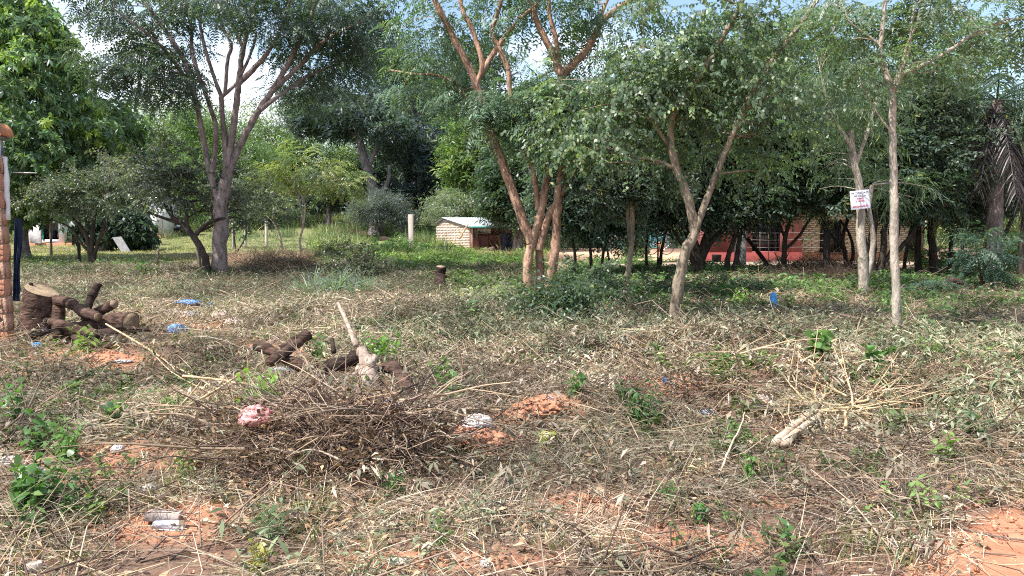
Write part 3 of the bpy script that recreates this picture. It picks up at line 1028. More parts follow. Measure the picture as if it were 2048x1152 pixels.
for i, (lab, px, py, Y, cl, col, c2, kd) in enumerate([
    ('pale yellow-green tree with an airy crown rising behind the low many-stemmed tree', 300, 440, 66, [(330, 240, 75, 45, 130), (290, 290, 70, 60, 130), (370, 280, 70, 60, 130), (330, 350, 90, 60, 160), (280, 350, 60, 60, 90)], (.15, .19, .065), (.10, .145, .06), 'farfine'),
    ('fresh green tree right behind the forking grey trunk', 460, 440, 62, [(430, 270, 60, 45, 100), (480, 320, 80, 50, 160), (420, 345, 80, 45, 140), (500, 380, 70, 40, 110), (400, 240, 50, 30, 50), (440, 410, 80, 30, 80)], (.12, .185, .055), (.085, .14, .05), 'farfine'),
    ('bright green broad tree at the left end of the far brick wall', 585, 440, 70, [(560, 300, 80, 45, 140), (620, 320, 80, 40, 130), (590, 370, 90, 40, 130), (540, 250, 60, 40, 70), (660, 390, 40, 22, 40)], (.14, .20, .06), (.09, .14, .055), 'farfine'),
    ('small dark umbrella tree in front of the far brick wall, leaning trunk', 655, 440, 60, [(645, 388, 40, 16, 70), (680, 392, 26, 12, 30), (620, 380, 35, 18, 40)], (.035, .055, .045), None, 'far'),
    ('yellow-green leafy tree directly behind the brick hut', 955, 470, 47, [(950, 330, 55, 50, 130), (980, 380, 55, 45, 130), (935, 290, 45, 35, 60), (925, 380, 35, 35, 50), (960, 420, 55, 22, 60), (1000, 300, 40, 50, 70)], (.14, .20, .045), (.09, .145, .045), 'far'),
    ('dark tree overhanging the right end of the brick hut', 1035, 470, 39, [(1020, 390, 50, 45, 150), (1060, 340, 50, 60, 130), (1000, 425, 28, 25, 50), (1010, 340, 40, 40, 60), (1060, 420, 45, 40, 90)], (.042, .075, .04), (.06, .10, .045), 'far'),
    ('dense dark tree behind the five-stemmed tree', 1130, 470, 44, [(1130, 300, 90, 80, 260), (1160, 380, 80, 60, 220), (1100, 220, 80, 60, 130), (1200, 300, 70, 80, 160), (1110, 430, 70, 35, 90)], (.045, .078, .045), (.06, .095, .05), 'far'),
    ('tall hazy green tree behind the red house, at the middle of the right wood', 1330, 470, 50, [(1330, 200, 120, 90, 260), (1280, 310, 110, 80, 240), (1400, 300, 110, 80, 240), (1340, 400, 130, 40, 160), (1290, 260, 80, 60, 110)], (.06, .095, .05), (.085, .125, .055), 'far'),
    ('tall pale green tree behind the cream brick house', 1620, 470, 50, [(1600, 120, 130, 90, 260), (1540, 220, 110, 80, 220), (1680, 230, 120, 90, 240), (1620, 330, 140, 60, 200), (1450, 110, 90, 80, 140)], (.085, .13, .055), (.065, .10, .05), 'far'),
    ('tall pale green tree at the far right behind the palm', 1880, 470, 52, [(1860, 140, 130, 90, 240), (1800, 260, 110, 80, 200), (1920, 280, 110, 90, 200), (1850, 380, 120, 50, 140)], (.10, .15, .06), (.07, .11, .05), 'far'),
    ('bright yellow-green trees at the right edge seen past the palm trunk', 2030, 480, 44, [(2030, 280, 70, 50, 130), (2050, 370, 80, 50, 150), (2010, 430, 60, 30, 70), (1940, 440, 60, 30, 70)], (.16, .21, .06), (.11, .16, .055), 'farfine'),
    ('dark bluish tree behind the white shed, left of the black car', 250, 440, 72, [(240, 330, 70, 60, 130), (200, 390, 70, 40, 100), (300, 410, 70, 30, 80), (150, 420, 80, 25, 70), (380, 420, 60, 20, 50)], (.05, .08, .06), (.075, .11, .06), 'far'),
    ('dark bushy tree at the middle of the treeline, behind the tallest background tree', 900, 440, 75, [(900, 230, 90, 60, 120), (820, 250, 90, 60, 110), (960, 200, 80, 70, 120), (740, 330, 80, 60, 90), (980, 110, 70, 50, 60), (870, 330, 120, 70, 150), (700, 390, 90, 35, 80)], (.045, .07, .055), (.065, .095, .06), 'far'),
]):
    yt = np.mean([q[1] for q in cl])
    tree('background_tree', lab, (px, py), [([(px, py + 10), (px + 4, py - 40), (px - 3, yt)], .26, .12), ([(px + 2, (py + yt) / 2), (px + 40, yt - 10)], .12, .05), ([(px + 2, (py + yt) / 2 + 10), (px - 35, yt)], .12, .05)],
         cl, kd, BARK_FAR, col, seed=100 + i, scale=1.6 * Y / 55, Y=Y, col2=c2, group='trees of the background wood', sides=6)

# the wood behind everything, right and left, one mass
wm = MB()
rngw = np.random.default_rng(77)
nw = 2600
xw = rngw.uniform(-95, 95, nw)
yw = 96 + rngw.uniform(0, 20, nw)
hw = 7.5 + 5.5 * fbm(xw * .07, yw * .05, 13, 3) - 3.0 * np.exp(-((xw + 26) / 9) ** 2)
zw = hw * rngw.random(nw) ** .7
tintw = np.array([.055, .08, .06])[None] * rngw.uniform(.7, 1.35, (nw, 1)) + np.array([.05, .05, 0])[None] * (fbm(xw * .11, yw * .1, 3, 2)[:, None] > .55)
grow(wm, 'far', np.stack([xw, yw, zw + 1.5], -1), euler_mats(rngw.uniform(0, 6.3, nw), rngw.normal(0, .3, nw), rngw.normal(0, .6, nw)), rngw.uniform(2.4, 4.2, nw), tintw, rngw)
solo('distant_wood', wm, LEAF, 'far dark green wood closing the view behind the lot', 'wood', (0, 96, 0), kind='stuff')

# the five-stemmed tree at the centre
tree('multi_stemmed_tree', 'tree with five pinkish-tan bare stems rising from one foot, feathery leaves above, at the centre', (1072, 612),
     [([(1058, 612), (1055, 560), (1058, 510), (1070, 470), (1084, 410), (1094, 350), (1097, 290), (1090, 250)], .10, .055),
      ([(1062, 485), (1035, 410), (1008, 335), (980, 255), (962, 200), (945, 150), (915, 90), (885, 30), (855, -30)], .095, .05),
      ([(952, 170), (965, 130), (945, 60), (925, 20), (915, -40)], .06, .03),
      ([(955, 160), (985, 110), (1020, 60), (1060, 20), (1090, -10)], .05, .03),
      ([(1017, 140), (1000, 100), (985, 60), (1000, 10), (1000, -40)], .05, .03), ([(1017, 142), (1022, 200), (1035, 260), (1045, 300)], .05, .04),
      ([(975, 245, 1), (900, 160, 1), (830, 148, 1.5), (780, 140, 2)], .035, .015),
      ([(1094, 608), (1100, 560), (1110, 500), (1113, 430), (1116, 390), (1128, 320), (1142, 265), (1135, 200), (1122, 150)], .10, .06),
      ([(1078, 500), (1095, 440), (1115, 400), (1140, 360), (1155, 320)], .08, .05),
      ([(1076, 420), (1068, 350), (1052, 300), (1046, 240)], .055, .035),
      ([(1076, 612, .2), (1080, 540, .2), (1078, 500, .1), (1080, 460)], .10, .06),
      ([(1122, 150), (1100, 95), (1072, 40), (1058, -20)], .075, .04), ([(1120, 140), (1112, 80), (1100, 30), (1098, -30)], .055, .03),
      ([(1122, 150), (1150, 125), (1180, 90), (1200, 50), (1230, 20), (1260, 0), (1290, -20)], .08, .035), ([(1195, 62), (1210, 10), (1240, -40)], .04, .02)],
     [(1080, 215, 90, 35, 130), (1010, 195, 60, 30, 60), (1140, 250, 80, 45, 110), (1180, 190, 70, 40, 80), (1040, 160, 70, 25, 40, 1), (900, 120, 90, 30, 45, 1), (860, 170, 80, 25, 45, 1.5), (930, 190, 50, 25, 40),
      (880, 40, 80, 40, 45, .5), (1000, 20, 90, 40, 40, .5), (1120, 30, 90, 40, 35), (1240, 25, 80, 30, 50), (1200, 110, 60, 30, 30), (1060, 110, 60, 25, 20, 1), (940, -40, 160, 50, 90), (1160, -50, 160, 50, 90), (980, 250, 50, 20, 25), (1150, 300, 50, 25, 30)],
     'feather', BARK_PINK, C_FEATHER, seed=41, scale=.95, col2=(.085, .135, .065), sides=9, droop=.35)

# right of centre
tree('round_leaved_tree', 'tree with a crooked low-forking tan trunk and round leaves hanging in rows', (1346, 656),
     [([(1346, 656), (1352, 610), (1360, 550), (1372, 500), (1388, 466), (1382, 420), (1368, 375), (1352, 338)], .088, .055),
      ([(1388, 468), (1402, 430), (1418, 385), (1436, 340), (1456, 290), (1480, 235)], .055, .035),
      ([(1355, 345), (1340, 280), (1350, 220), (1400, 150), (1435, 90), (1465, 40), (1490, -10)], .06, .035),
      ([(1480, 240), (1500, 190), (1545, 120), (1600, 50), (1640, -10)], .04, .03), ([(1352, 338), (1310, 320), (1270, 318)], .03, .012),
      ([(1345, 300), (1290, 230), (1220, 190)], .03, .012), ([(1400, 150), (1340, 110), (1280, 90)], .03, .012)],
     [(1290, 170, 130, 50, 130, .2, .75), (1200, 215, 110, 50, 110, .2, .75), (1150, 250, 80, 60, 60, .3, .75), (1500, 320, 80, 55, 60, 1.2, .75), (1560, 250, 80, 60, 60, 1.0, .75), (1230, 285, 100, 40, 65, .2, .75), (1370, 225, 110, 50, 75, .4, .75), (1430, 290, 90, 40, 45, .9, .75), (1320, 312, 80, 26, 35, .7, .75), (1400, 130, 110, 55, 110, .2, .75), (1320, 105, 110, 40, 55, .2, .75), (1480, 70, 100, 60, 100, .2, .75), (1500, 180, 90, 60, 90, .2, .75), (1160, 300, 70, 35, 35, .2, .75), (1130, 150, 60, 40, 25, .2, .75), (1400, -10, 160, 50, 70, .2, .75)],
     'round', BARK_TAN, (.085, .135, .072), seed=42, scale=.68, col2=(.13, .195, .075), sides=9, droop=.1)
tree('thin_tree', 'thin pale double-stemmed tree standing between the five-stemmed tree and the crooked tan trunk', (1247, 612),
     [([(1247, 614), (1254, 560), (1262, 500), (1264, 440), (1262, 380), (1258, 330), (1262, 270)], .06, .03), ([(1262, 495), (1256, 440), (1255, 395), (1245, 350)], .04, .025)],
     [(1250, 300, 70, 40, 60), (1210, 350, 60, 40, 60), (1290, 360, 60, 35, 50), (1240, 420, 40, 15, 12)], 'oval', BARK_TAN, (.07, .10, .065), seed=43, scale=.95, sides=7)
tree('slender_tree', 'slender straight tree with a ringed tan trunk and fine feathery top', (1796, 687),
     [([(1797, 690), (1793, 600), (1789, 500), (1788, 400), (1786, 300), (1786, 215), (1784, 182)], .058, .04),
      ([(1784, 184), (1770, 140), (1760, 105), (1766, 50), (1774, -30)], .04, .022), ([(1764, 95), (1735, 70), (1700, 45), (1690, 20)], .018, .008),
      ([(1785, 185), (1800, 150), (1802, 120)], .035, .02), ([(1787, 184), (1798, 152), (1850, 128), (1900, 100), (1960, 60), (2048, 35)], .032, .012), ([(1800, 140), (1815, 90), (1835, 40), (1850, -20)], .022, .01),
      ([(1790, 160), (1815, 110), (1822, 60), (1828, 10)], .025, .012), ([(1788, 270), (1760, 235), (1735, 190)], .014, .006), ([(1800, 148), (1830, 125), (1880, 130)], .014, .006)],
     [(1900, 50, 130, 40, 75), (1980, 80, 100, 35, 50), (1830, 20, 110, 40, 55), (1720, 50, 70, 45, 35), (1750, -20, 120, 50, 50), (1960, 0, 130, 40, 60), (1840, 130, 60, 22, 20), (2060, 40, 70, 60, 40), (1700, 130, 45, 35, 16)],
     'feather', BARK_PALE, (.105, .15, .075), seed=44, scale=.72, col2=(.085, .125, .07), sides=10, droop=.15)
tree('sign_tree', 'light grey spotted trunk that carries the white sign, narrow drooping leaves above', (1726, 592),
     [([(1726, 594), (1727, 550), (1724, 500), (1720, 460), (1722, 420), (1718, 370), (1708, 320), (1700, 260)], .105, .06), ([(1728, 575), (1742, 520), (1746, 470), (1738, 420), (1744, 370)], .06, .04), ([(1712, 330), (1740, 250), (1760, 180)], .045, .02), ([(1705, 300), (1660, 220), (1640, 140)], .045, .02)],
     [(1660, 140, 100, 55, 90), (1600, 200, 90, 50, 70), (1720, 200, 90, 60, 80), (1680, 330, 70, 30, 55, 1.6), (1650, 60, 110, 55, 80), (1700, 280, 70, 35, 50, 1), (1800, 365, 50, 40, 40, 1.5), (1640, 360, 40, 25, 26, 1.0)],
     'narrow', BARK_PALE, (.10, .15, .065), seed=45, scale=1.0, col2=(.07, .11, .055), sides=9, droop=.3)

# the dark grove
for i, (lab, base, limbs, cl, kd, col, c2, sc) in enumerate([
    ('dark tree with a fan of thick leaning stems right behind the crooked tan trunk', (1398, 556),
     [([(1398, 558), (1396, 520), (1385, 480), (1360, 440), (1330, 400)], .17, .06), ([(1398, 545), (1405, 500), (1420, 460), (1440, 420), (1450, 370)], .15, .06), ([(1400, 530), (1425, 480), (1470, 445), (1520, 430)], .09, .04), ([(1392, 525), (1375, 470), (1378, 420)], .1, .05), ([(1396, 540), (1365, 490), (1340, 450)], .08, .04), ([(1415, 470), (1400, 420), (1405, 370)], .08, .03)],
     [(1330, 220, 120, 70, 130), (1430, 210, 120, 70, 130), (1360, 370, 110, 60, 150), (1450, 370, 100, 55, 140), (1400, 290, 120, 60, 130), (1300, 340, 80, 60, 100), (1390, 430, 70, 22, 45), (1480, 420, 60, 20, 40)], 'oval', (0.062, 0.092, 0.064), (0.091, 0.133, 0.080), 1.35),
    ('dark tree with two slanting stems in front of the red wall', (1455, 556),
     [([(1448, 558), (1455, 520), (1468, 480), (1478, 440), (1490, 390)], .085, .04), ([(1462, 560), (1474, 510), (1485, 460), (1520, 425), (1560, 405)], .075, .035), ([(1475, 470), (1440, 430)], .04, .02)],
     [(1520, 210, 120, 70, 140), (1500, 370, 90, 55, 120), (1560, 340, 90, 60, 130), (1500, 290, 90, 50, 100), (1560, 400, 60, 22, 40)], 'oval', (0.068, 0.108, 0.067), (0.105, 0.168, 0.080), 1.35),
    ('forked dark tree in front of the red wall corner, right of the barred window', (1570, 552),
     [([(1568, 560), (1568, 510), (1572, 470), (1585, 430), (1600, 390)], .085, .04), ([(1572, 480), (1555, 440), (1540, 410)], .05, .025), ([(1570, 500), (1600, 470), (1618, 440), (1640, 420)], .05, .025)],
     [(1640, 230, 110, 70, 140), (1590, 350, 80, 55, 120), (1640, 340, 80, 50, 110), (1580, 270, 90, 60, 120), (1610, 395, 60, 20, 40)], 'oval', (0.074, 0.115, 0.070), (0.119, 0.182, 0.080), 1.35),
    ('slim dark tree with twisting stems before the cream wall, left of the sign', (1690, 548),
     [([(1690, 556), (1692, 520), (1685, 480), (1695, 440), (1705, 400)], .075, .04), ([(1694, 545), (1706, 510), (1700, 470), (1680, 440)], .06, .03), ([(1688, 500), (1660, 465), (1640, 430)], .045, .02)],
     [(1690, 380, 90, 35, 100), (1640, 390, 60, 25, 50), (1720, 300, 90, 60, 110)], 'narrow', (0.115, 0.162, 0.084), (0.084, 0.126, 0.072), 1.5),
    ('dark clump of leaning stems right behind the sign trunk', (1745, 560),
     [([(1742, 566), (1744, 510), (1748, 450), (1756, 400)], .13, .07), ([(1750, 568), (1765, 510), (1770, 450), (1785, 390)], .11, .05), ([(1752, 560), (1780, 520), (1815, 480), (1840, 440)], .085, .04), ([(1746, 540), (1730, 480), (1722, 430)], .06, .03), ([(1757, 540), (1790, 490), (1800, 440)], .06, .03)],
     [(1780, 210, 120, 70, 150), (1850, 200, 80, 50, 80), (1780, 350, 110, 60, 170), (1840, 390, 80, 35, 80), (1740, 280, 100, 60, 120), (1830, 300, 90, 60, 120), (1760, 410, 60, 18, 30)], 'oval', (0.057, 0.088, 0.060), (0.091, 0.140, 0.075), 1.35),
    ('dark tree with a straight black trunk right of the slender ringed tree', (1838, 548),
     [([(1838, 552), (1836, 500), (1838, 440), (1842, 390)], .1, .06), ([(1806, 552), (1812, 510), (1822, 460), (1838, 420)], .06, .04)],
     [(1850, 340, 80, 60, 140), (1880, 280, 80, 60, 120), (1840, 400, 60, 22, 40)], 'oval', (0.061, 0.095, 0.063), (0.091, 0.140, 0.072), 1.35),
    ('dark dense tree with small leaves and a mossy trunk left of the palm', (1868, 548),
     [([(1868, 552), (1866, 510), (1862, 460), (1868, 410), (1890, 360)], .13, .08), ([(1864, 470), (1880, 440), (1905, 420)], .06, .03), ([(1866, 420), (1840, 380)], .06, .03)],
     [(1900, 330, 110, 55, 210), (1870, 390, 100, 45, 150), (1925, 285, 80, 35, 80), (1955, 380, 80, 40, 110), (1830, 350, 60, 50, 80), (1900, 420, 90, 18, 60)], 'oval', (0.068, 0.097, 0.078), (0.119, 0.161, 0.113), 1.35),
    ('dark low tree over the bicycle with thin leaning stems', (1295, 545),
     [([(1290, 556), (1292, 500), (1295, 450), (1285, 400)], .05, .03), ([(1318, 552), (1322, 510), (1330, 470), (1345, 430)], .06, .03), ([(1312, 565), (1316, 500), (1310, 440)], .03, .02)],
     [(1290, 400, 80, 40, 130), (1330, 420, 60, 25, 60), (1240, 410, 60, 35, 80), (1290, 340, 80, 45, 90)], 'oval', (0.061, 0.095, 0.064), (0.091, 0.133, 0.080), 1.3),
    ('small dark tree with crossing thin stems right of the five-stemmed tree', (1180, 560),
     [([(1178, 566), (1182, 520), (1176, 470), (1170, 420), (1160, 370)], .05, .025), ([(1196, 570), (1205, 520), (1212, 460), (1225, 410)], .05, .025), ([(1214, 575), (1218, 520), (1208, 470), (1215, 420)], .035, .02), ([(1146, 575), (1150, 520), (1145, 470), (1140, 420)], .05, .025)],
     [(1150, 240, 100, 60, 140), (1240, 260, 90, 60, 120), (1170, 380, 80, 50, 150), (1220, 370, 70, 50, 130), (1180, 440, 70, 30, 70), (1130, 400, 50, 45, 80), (1230, 450, 50, 25, 40), (1150, 320, 70, 40, 90)], 'oval', (0.063, 0.099, 0.070), (0.095, 0.140, 0.084), 1.3),
    ('branching bare-stemmed tree at the open gap right of the cream wall', (1928, 535),
     [([(1928, 540), (1926, 500), (1920, 480), (1905, 450), (1890, 420)], .07, .03), ([(1922, 485), (1945, 460), (1960, 430)], .045, .02), ([(1912, 462), (1925, 430)], .035, .02)],
     [(1925, 405, 60, 18, 50), (1960, 400, 40, 18, 30)], 'oval', (0.081, 0.121, 0.077), None, 1.3),
    ('leaning dark-barked tree right of the palm trunk at the right edge', (2000, 535),
     [([(1996, 545), (2004, 500), (2014, 460), (2032, 420), (2042, 370), (2050, 320)], .085, .05), ([(2030, 425), (2060, 400)], .04, .02)],
     [(2030, 320, 60, 30, 60), (2070, 360, 50, 40, 50), (2010, 270, 60, 25, 40)], 'oval', (0.101, 0.149, 0.084), (0.154, 0.210, 0.102), 1.35),
    ('rough dark trunk cut by the right edge of the photo', (2046, 562),
     [([(2046, 565), (2044, 500), (2048, 440), (2052, 350)], .1, .06)], [(2070, 330, 50, 50, 60), (2060, 250, 50, 40, 40)], 'oval', (0.095, 0.149, 0.084), None, 1.3),
]):
    tree('grove_tree', lab, base, limbs, cl, kd, BARK_DARK, col, seed=200 + i, scale=sc, col2=c2, group='dark trees of the grove before the houses', sides=7)

# shrubs
def shrub(name, label, base, cl, kind, col, c2=None, scale=1.0, seed=1, Y=None, cat='shrub', mat=BARK_DARK, group=None):
    px, py = base
    yt = min(q[1] for q in cl)
    limbs = [([(px, py), (px + dx * .4, (py + yt) / 2), (px + dx, yt)], .03 * scale, .012) for dx in (-14, 2, 15)]
    return tree(name, label, base, limbs, cl, kind, mat, col, cat=cat, seed=seed, scale=scale, col2=c2, Y=Y, sides=5, crown_name='foliage', group=group)


shrub('grey_bush', 'wide grey-blue bush under the pale flaking trunk beyond the lawn', (760, 440), [(760, 412, 55, 24, 120), (800, 425, 40, 16, 50), (735, 425, 30, 14, 40)], 'farfine', (.09, .11, .105), None, 1.1, 301, 52)
shrub('pale_bush', 'pale silvery bush left of the brick hut roof', (905, 465), [(905, 412, 48, 28, 90), (925, 440, 40, 20, 50), (880, 430, 30, 20, 30)], 'farfine', (.20, .23, .16), (.13, .16, .10), 1.0, 302, 45)
shrub('green_bush', 'bright green bush against the gable of the brick hut', (893, 508), [(900, 487, 22, 17, 45), (880, 494, 20, 13, 30)], 'small', (.10, .20, .04), None, 1.3, 303, 36)
shrub('green_bush', 'darker green bush at the foot of the hut gable, left of the bright one', (868, 508), [(866, 492, 18, 13, 35)], 'small', (.06, .125, .045), None, 1.3, 304, 36)
shrub('grey_green_bush', 'wide low grey-green bush of tiny leaves in front of the charred fallen log', (735, 560), [(715, 525, 55, 24, 90), (760, 535, 60, 26, 100), (790, 560, 50, 20, 70), (700, 500, 50, 16, 40, 1)], 'small', (.125, .13, .075), (.085, .10, .055), .95, 305, None)
shrub('green_bush', 'green weed bush left of the pale concrete post', (805, 512), [(800, 500, 30, 14, 40), (775, 490, 30, 12, 30)], 'small', (.11, .20, .05), None, 1.1, 306, None)
shrub('leafy_bush', 'leafy bush growing before the red wall corner beside the barred window', (1563, 540), [(1562, 512, 20, 26, 45), (1590, 505, 18, 24, 30), (1548, 520, 12, 16, 16)], 'oval', (.09, .14, .07), None, 1.1, 307, None)
shrub('leafy_bush', 'round bush in the shade behind the thin pale tree, before the white lean-to', (1270, 505), [(1268, 482, 15, 26, 60)], 'far', (.07, .12, .05), None, .7, 308, 33)
shrub('leafy_bush', 'light green bush in the gap right of the cream wall end', (1900, 525), [(1895, 510, 30, 16, 40), (1860, 515, 18, 14, 20), (1935, 515, 25, 14, 26)], 'oval', (.14, .21, .06), None, 1.2, 309, 24)
shrub('leafy_bush', 'light green bush at the right edge below the parked pale car', (2025, 520), [(2020, 505, 34, 18, 60), (2050, 515, 30, 18, 40), (1998, 520, 20, 20, 26)], 'oval', (.15, .22, .07), None, 1.2, 310, 25)
shrub('fern_bush', 'upright dark bush with fern-like leaves in front of the palm trunk', (1965, 588), [(1965, 540, 24, 40, 60), (1972, 490, 22, 30, 40), (1955, 575, 30, 20, 40)], 'feather', (.045, .085, .055), (.07, .125, .075), .8, 311, None)
shrub('fern_bush', 'low dark green fern-like bush between the slender ringed trunk and the terracotta log', (1842, 592), [(1840, 568, 30, 18, 40), (1815, 580, 26, 14, 26), (1862, 580, 26, 12, 24)], 'feather', (.05, .10, .06), (.075, .14, .07), .7, 312, None)

US = 'shrubs under the central trees'
for i, (lab, base, cl) in enumerate([
    ('leafy dark shrub growing up around the foot of the five-stemmed tree', (1110, 640), [(1105, 600, 40, 30, 50), (1085, 625, 35, 16, 26), (1140, 612, 30, 22, 34)]),
    ('dark shrub between the five-stemmed tree and the thin pale double-stemmed tree', (1190, 620), [(1185, 570, 36, 40, 60), (1200, 605, 34, 20, 34), (1170, 530, 26, 30, 30)]),
    ('low dark shrub right at the foot of the thin pale double-stemmed tree', (1255, 628), [(1262, 605, 32, 18, 36), (1235, 615, 24, 14, 20)]),
    ('low shrub on the shaded floor left of the fan-stemmed dark tree', (1310, 590), [(1310, 570, 34, 16, 36)]),
    ('low green shrub in the shade between the crooked tan trunk and the wrapped stake', (1465, 592), [(1460, 574, 38, 14, 36), (1500, 580, 28, 12, 22)]),
    ('pale withered shrub just left of the five-stemmed tree', (1005, 625), [(1000, 600, 40, 16, 36), (965, 612, 30, 12, 22)]),
]):
    shrub('understory_shrub', lab, base, cl, 'small' if i != 5 else 'narrow', (.075, .12, .055) if i != 5 else (.17, .18, .10), (.055, .09, .05), .95, 330 + i, None, group=US)

# palm
def palm():
    rng = np.random.default_rng(5)
    b0 = GP(1986, 562)
    Y = b0[1]
    root = empty('palm_tree', 'tall palm with a thick grey trunk and a skirt of dark hanging fronds, right side', 'palm tree', b0)
    tm = MB()
    sp = smooth_path([b0 - [0, 0, .1], P(1988, 480, Y), P(1990, 380, Y), P(1992, 290, Y), P(1994, 200, Y)], 12)
    K = len(sp)
    rr = .19 * (1 + .07 * np.abs(np.sin(np.arange(K) * 1.1))) * np.linspace(1.1, .85, K)
    tubes(tm, sp, rr[None], 12, rough=.03, rng=rng)
    part('trunk', tm, BARK_GREY, root, smooth=True)
    top = sp[-1]
    for i in range(30):
        fm = MB()
        a = i * 2.399 + rng.normal(0, .1)
        dead = i >= 15
        el = rng.uniform(-1.2, -.6) if dead else rng.uniform(-.2, 1.1)
        d = np.array([cos(a) * cos(el), sin(a) * cos(el), sin(el)])
        L = rng.uniform(2.3, 3.0) if not dead else rng.uniform(1.9, 2.7)
        t = np.linspace(0, 1, 12)
        p = top + d * (L * t)[:, None]
        p[:, 2] -= (.55 if not dead else .35) * L * t ** 2
        col = (.05, .08, .055) if not dead else (.075, .06, .065)
        if i in (17, 22):
            col = (.30, .21, .14)
        tubes(fm, p, np.linspace(.025, .006, 12)[None], 4, np.array(col) * 1.5)
        n = 34
        tt = np.linspace(.15, 1, n)
        q = top + d * (L * tt)[:, None]
        q[:, 2] -= (.55 if not dead else .35) * L * tt ** 2
        side = norm(np.cross(d, [0, 0, 1.0]))
        for s in (-1, 1):
            dd = side * s * .8 + d * .6 + np.array([0, 0, -.7]) + rng.normal(0, .12, (n, 3))
            strands(fm, q, dd, .55 * (1 - .5 * np.abs(tt - .4)), .032, .45, 3, 'blade', np.array(col) * rng.uniform(.7, 1.3, (n, 1)), rng=rng)
        part('frond', fm, LEAF, root, 'dry brown hanging frond' if dead else None)


palm()
# ------------------------------------------------------------------ brick wall end at the left edge
def brick_pillar():
    rng = np.random.default_rng(8)
    Y = 9.55
    W, D = .42, .16
    xr = P(29, 600, Y + D)[0]
    xl = xr - W
    zb = float(gz(xr, Y)) - .03
    zt = P(20, 310, Y)[2]
    root = empty('brick_pillar', 'crumbling end of a hollow brick wall topped by a clay tile', 'brick wall', (xr - W / 2, Y + D / 2, zb))
    n = 11
    h = (zt - zb) / n
    core = MB()
    box(core, (xr - W / 2 - .01, Y + D / 2, (zb + zt) / 2), (W - .022, D - .022, zt - zb))
    part('mortar', core, MORTAR, root)

    def brick_mesh(kind, L, seed):
        r = np.random.default_rng(seed)
        m = MB()
        hh = h - .012
        if kind == 'grooved':
            box(m, (0, 0, 0), (L - .012, D - .02, hh), bev=.003)
            for k in range(3):
                box(m, (0, -D / 2 + .006, -hh / 2 + hh * (k + .5) / 3), (L - .014, .018, hh / 3 - .010), bev=.0025)
        else:
            box(m, (0, .02, 0), (L - .012, D - .06, hh))
            # broken face with one open square cell near the right end
            fr = -D / 2 + .025
            w = L - .012
            hx, hz, hs = w / 2 - .065, r.uniform(-.04, .03), .042
            box(m, ((-w / 2 + hx - hs / 2) / 2, fr, 0), (w / 2 + hx - hs / 2, .05, hh - .004), bev=.006)
            box(m, ((w / 2 + hx + hs / 2) / 2, fr + .003, 0), (w / 2 - hx - hs / 2, .05, hh - .012), bev=.006)
            box(m, (hx, fr + .002, (hh / 2 + hz + hs / 2) / 2), (hs - .004, .046, hh / 2 - hz - hs / 2), bev=.003)
            box(m, (hx, fr - .002, (-hh / 2 + hz - hs / 2) / 2), (hs - .004, .046, hh / 2 + hz - hs / 2), bev=.003)
            box(m, (-w * .15, fr - .024, hh * .2), (w * .5, .012, hh * .4), bev=.005, ry=.06)
        return m.mesh('brick')
    kinds = ['hole', 'grooved', 'grooved', 'hole', 'hole', 'grooved', 'hole', 'grooved', 'hole', 'hole', 'grooved', 'hole', 'hole', 'grooved', 'grooved', 'hole', 'hole', 'grooved', 'hole', 'grooved', 'grooved']
    cache = {}
    for k in range(n):
        kd = kinds[(n - 1 - k) % len(kinds)]
        split = .21 if k % 2 else .15
        for (a, b_) in ((0, split), (split, W)):
            key = (kd, round(b_ - a, 3), k % 2)
            if key not in cache:
                cache[key] = brick_mesh(kd, b_ - a, 500 + k)
                cache[key].materials.append(BRICK if kd == 'grooved' else BRICK_FACE)
            piece('brick', cache[key], root, (xr - (a + b_) / 2 + rng.uniform(-.008, .003) - (xr - W / 2), rng.uniform(-.004, .004), h * (k + .5)), (0, rng.uniform(-.012, .012), rng.uniform(-.01, .01)))
    m = MB()
    z1 = P(20, 274, Y)[2]
    box(m, (xr - .20, Y + D / 2, (zt + z1) / 2), (.30, .24, z1 - zt - .01), bev=.008)
    box(m, (xr - .18, Y + D / 2, z1 + .006), (.36, .34, .03), bev=.008)
    part('capstone', m, CONC, root)
    m = MB()
    box(m, (xr - .030, Y + D / 2 - .05, (zt + z1) / 2 - .01), (.035, .12, z1 - zt - .02), bev=.005)
    part('concrete_strip', m, WHITE, root)
    # curved clay tiles, barrel seen end-on
    z2 = P(20, 243, Y)[2]
    for dx, s in ((-.17, 1.0), (-.10, 1.12)):
        m = MB()
        a = np.linspace(0, pi, 13)
        R = (z2 - z1 - .02) * s
        outer = np.stack([np.cos(a) * .155, np.sin(a) * R], -1)
        inner = np.stack([np.cos(a) * .135, np.sin(a) * (R - .02)], -1)
        pr = np.concatenate([outer, inner[::-1]])
        K = len(pr)
        v = []
        for yy, sc_ in ((Y - .04, 1.0), (Y + D + .08, .9)):
            for q in pr:
                v.append((xr + dx + q[0] * sc_, yy + (0 if s == 1.0 else .03), z1 + .022 + q[1] * sc_))
        fs = [(i, (i + 1) % K, K + (i + 1) % K, K + i) for i in range(K)]
        fs += [(i, i + 1, K - 2 - i, K - 1 - i) for i in range(12)] + [(K + i + 1, K + i, 2 * K - 1 - i, 2 * K - 2 - i) for i in range(12)]
        m.add(v, fs)
        part('roof_tile', m, TILE, root)
    # a thin rod sticking out of the wall, render on its right side
    m = MB()
    a, b_ = P(26, 345, Y + .1), P(74, 346, Y + .1)
    tubes(m, np.array([a, b_]), .007, 6, cap=True)
    part('rod', m, WIRE, root)
    m = MB()
    zz = np.linspace(P(26, 440, Y)[2], P(26, 312, Y)[2], 9)
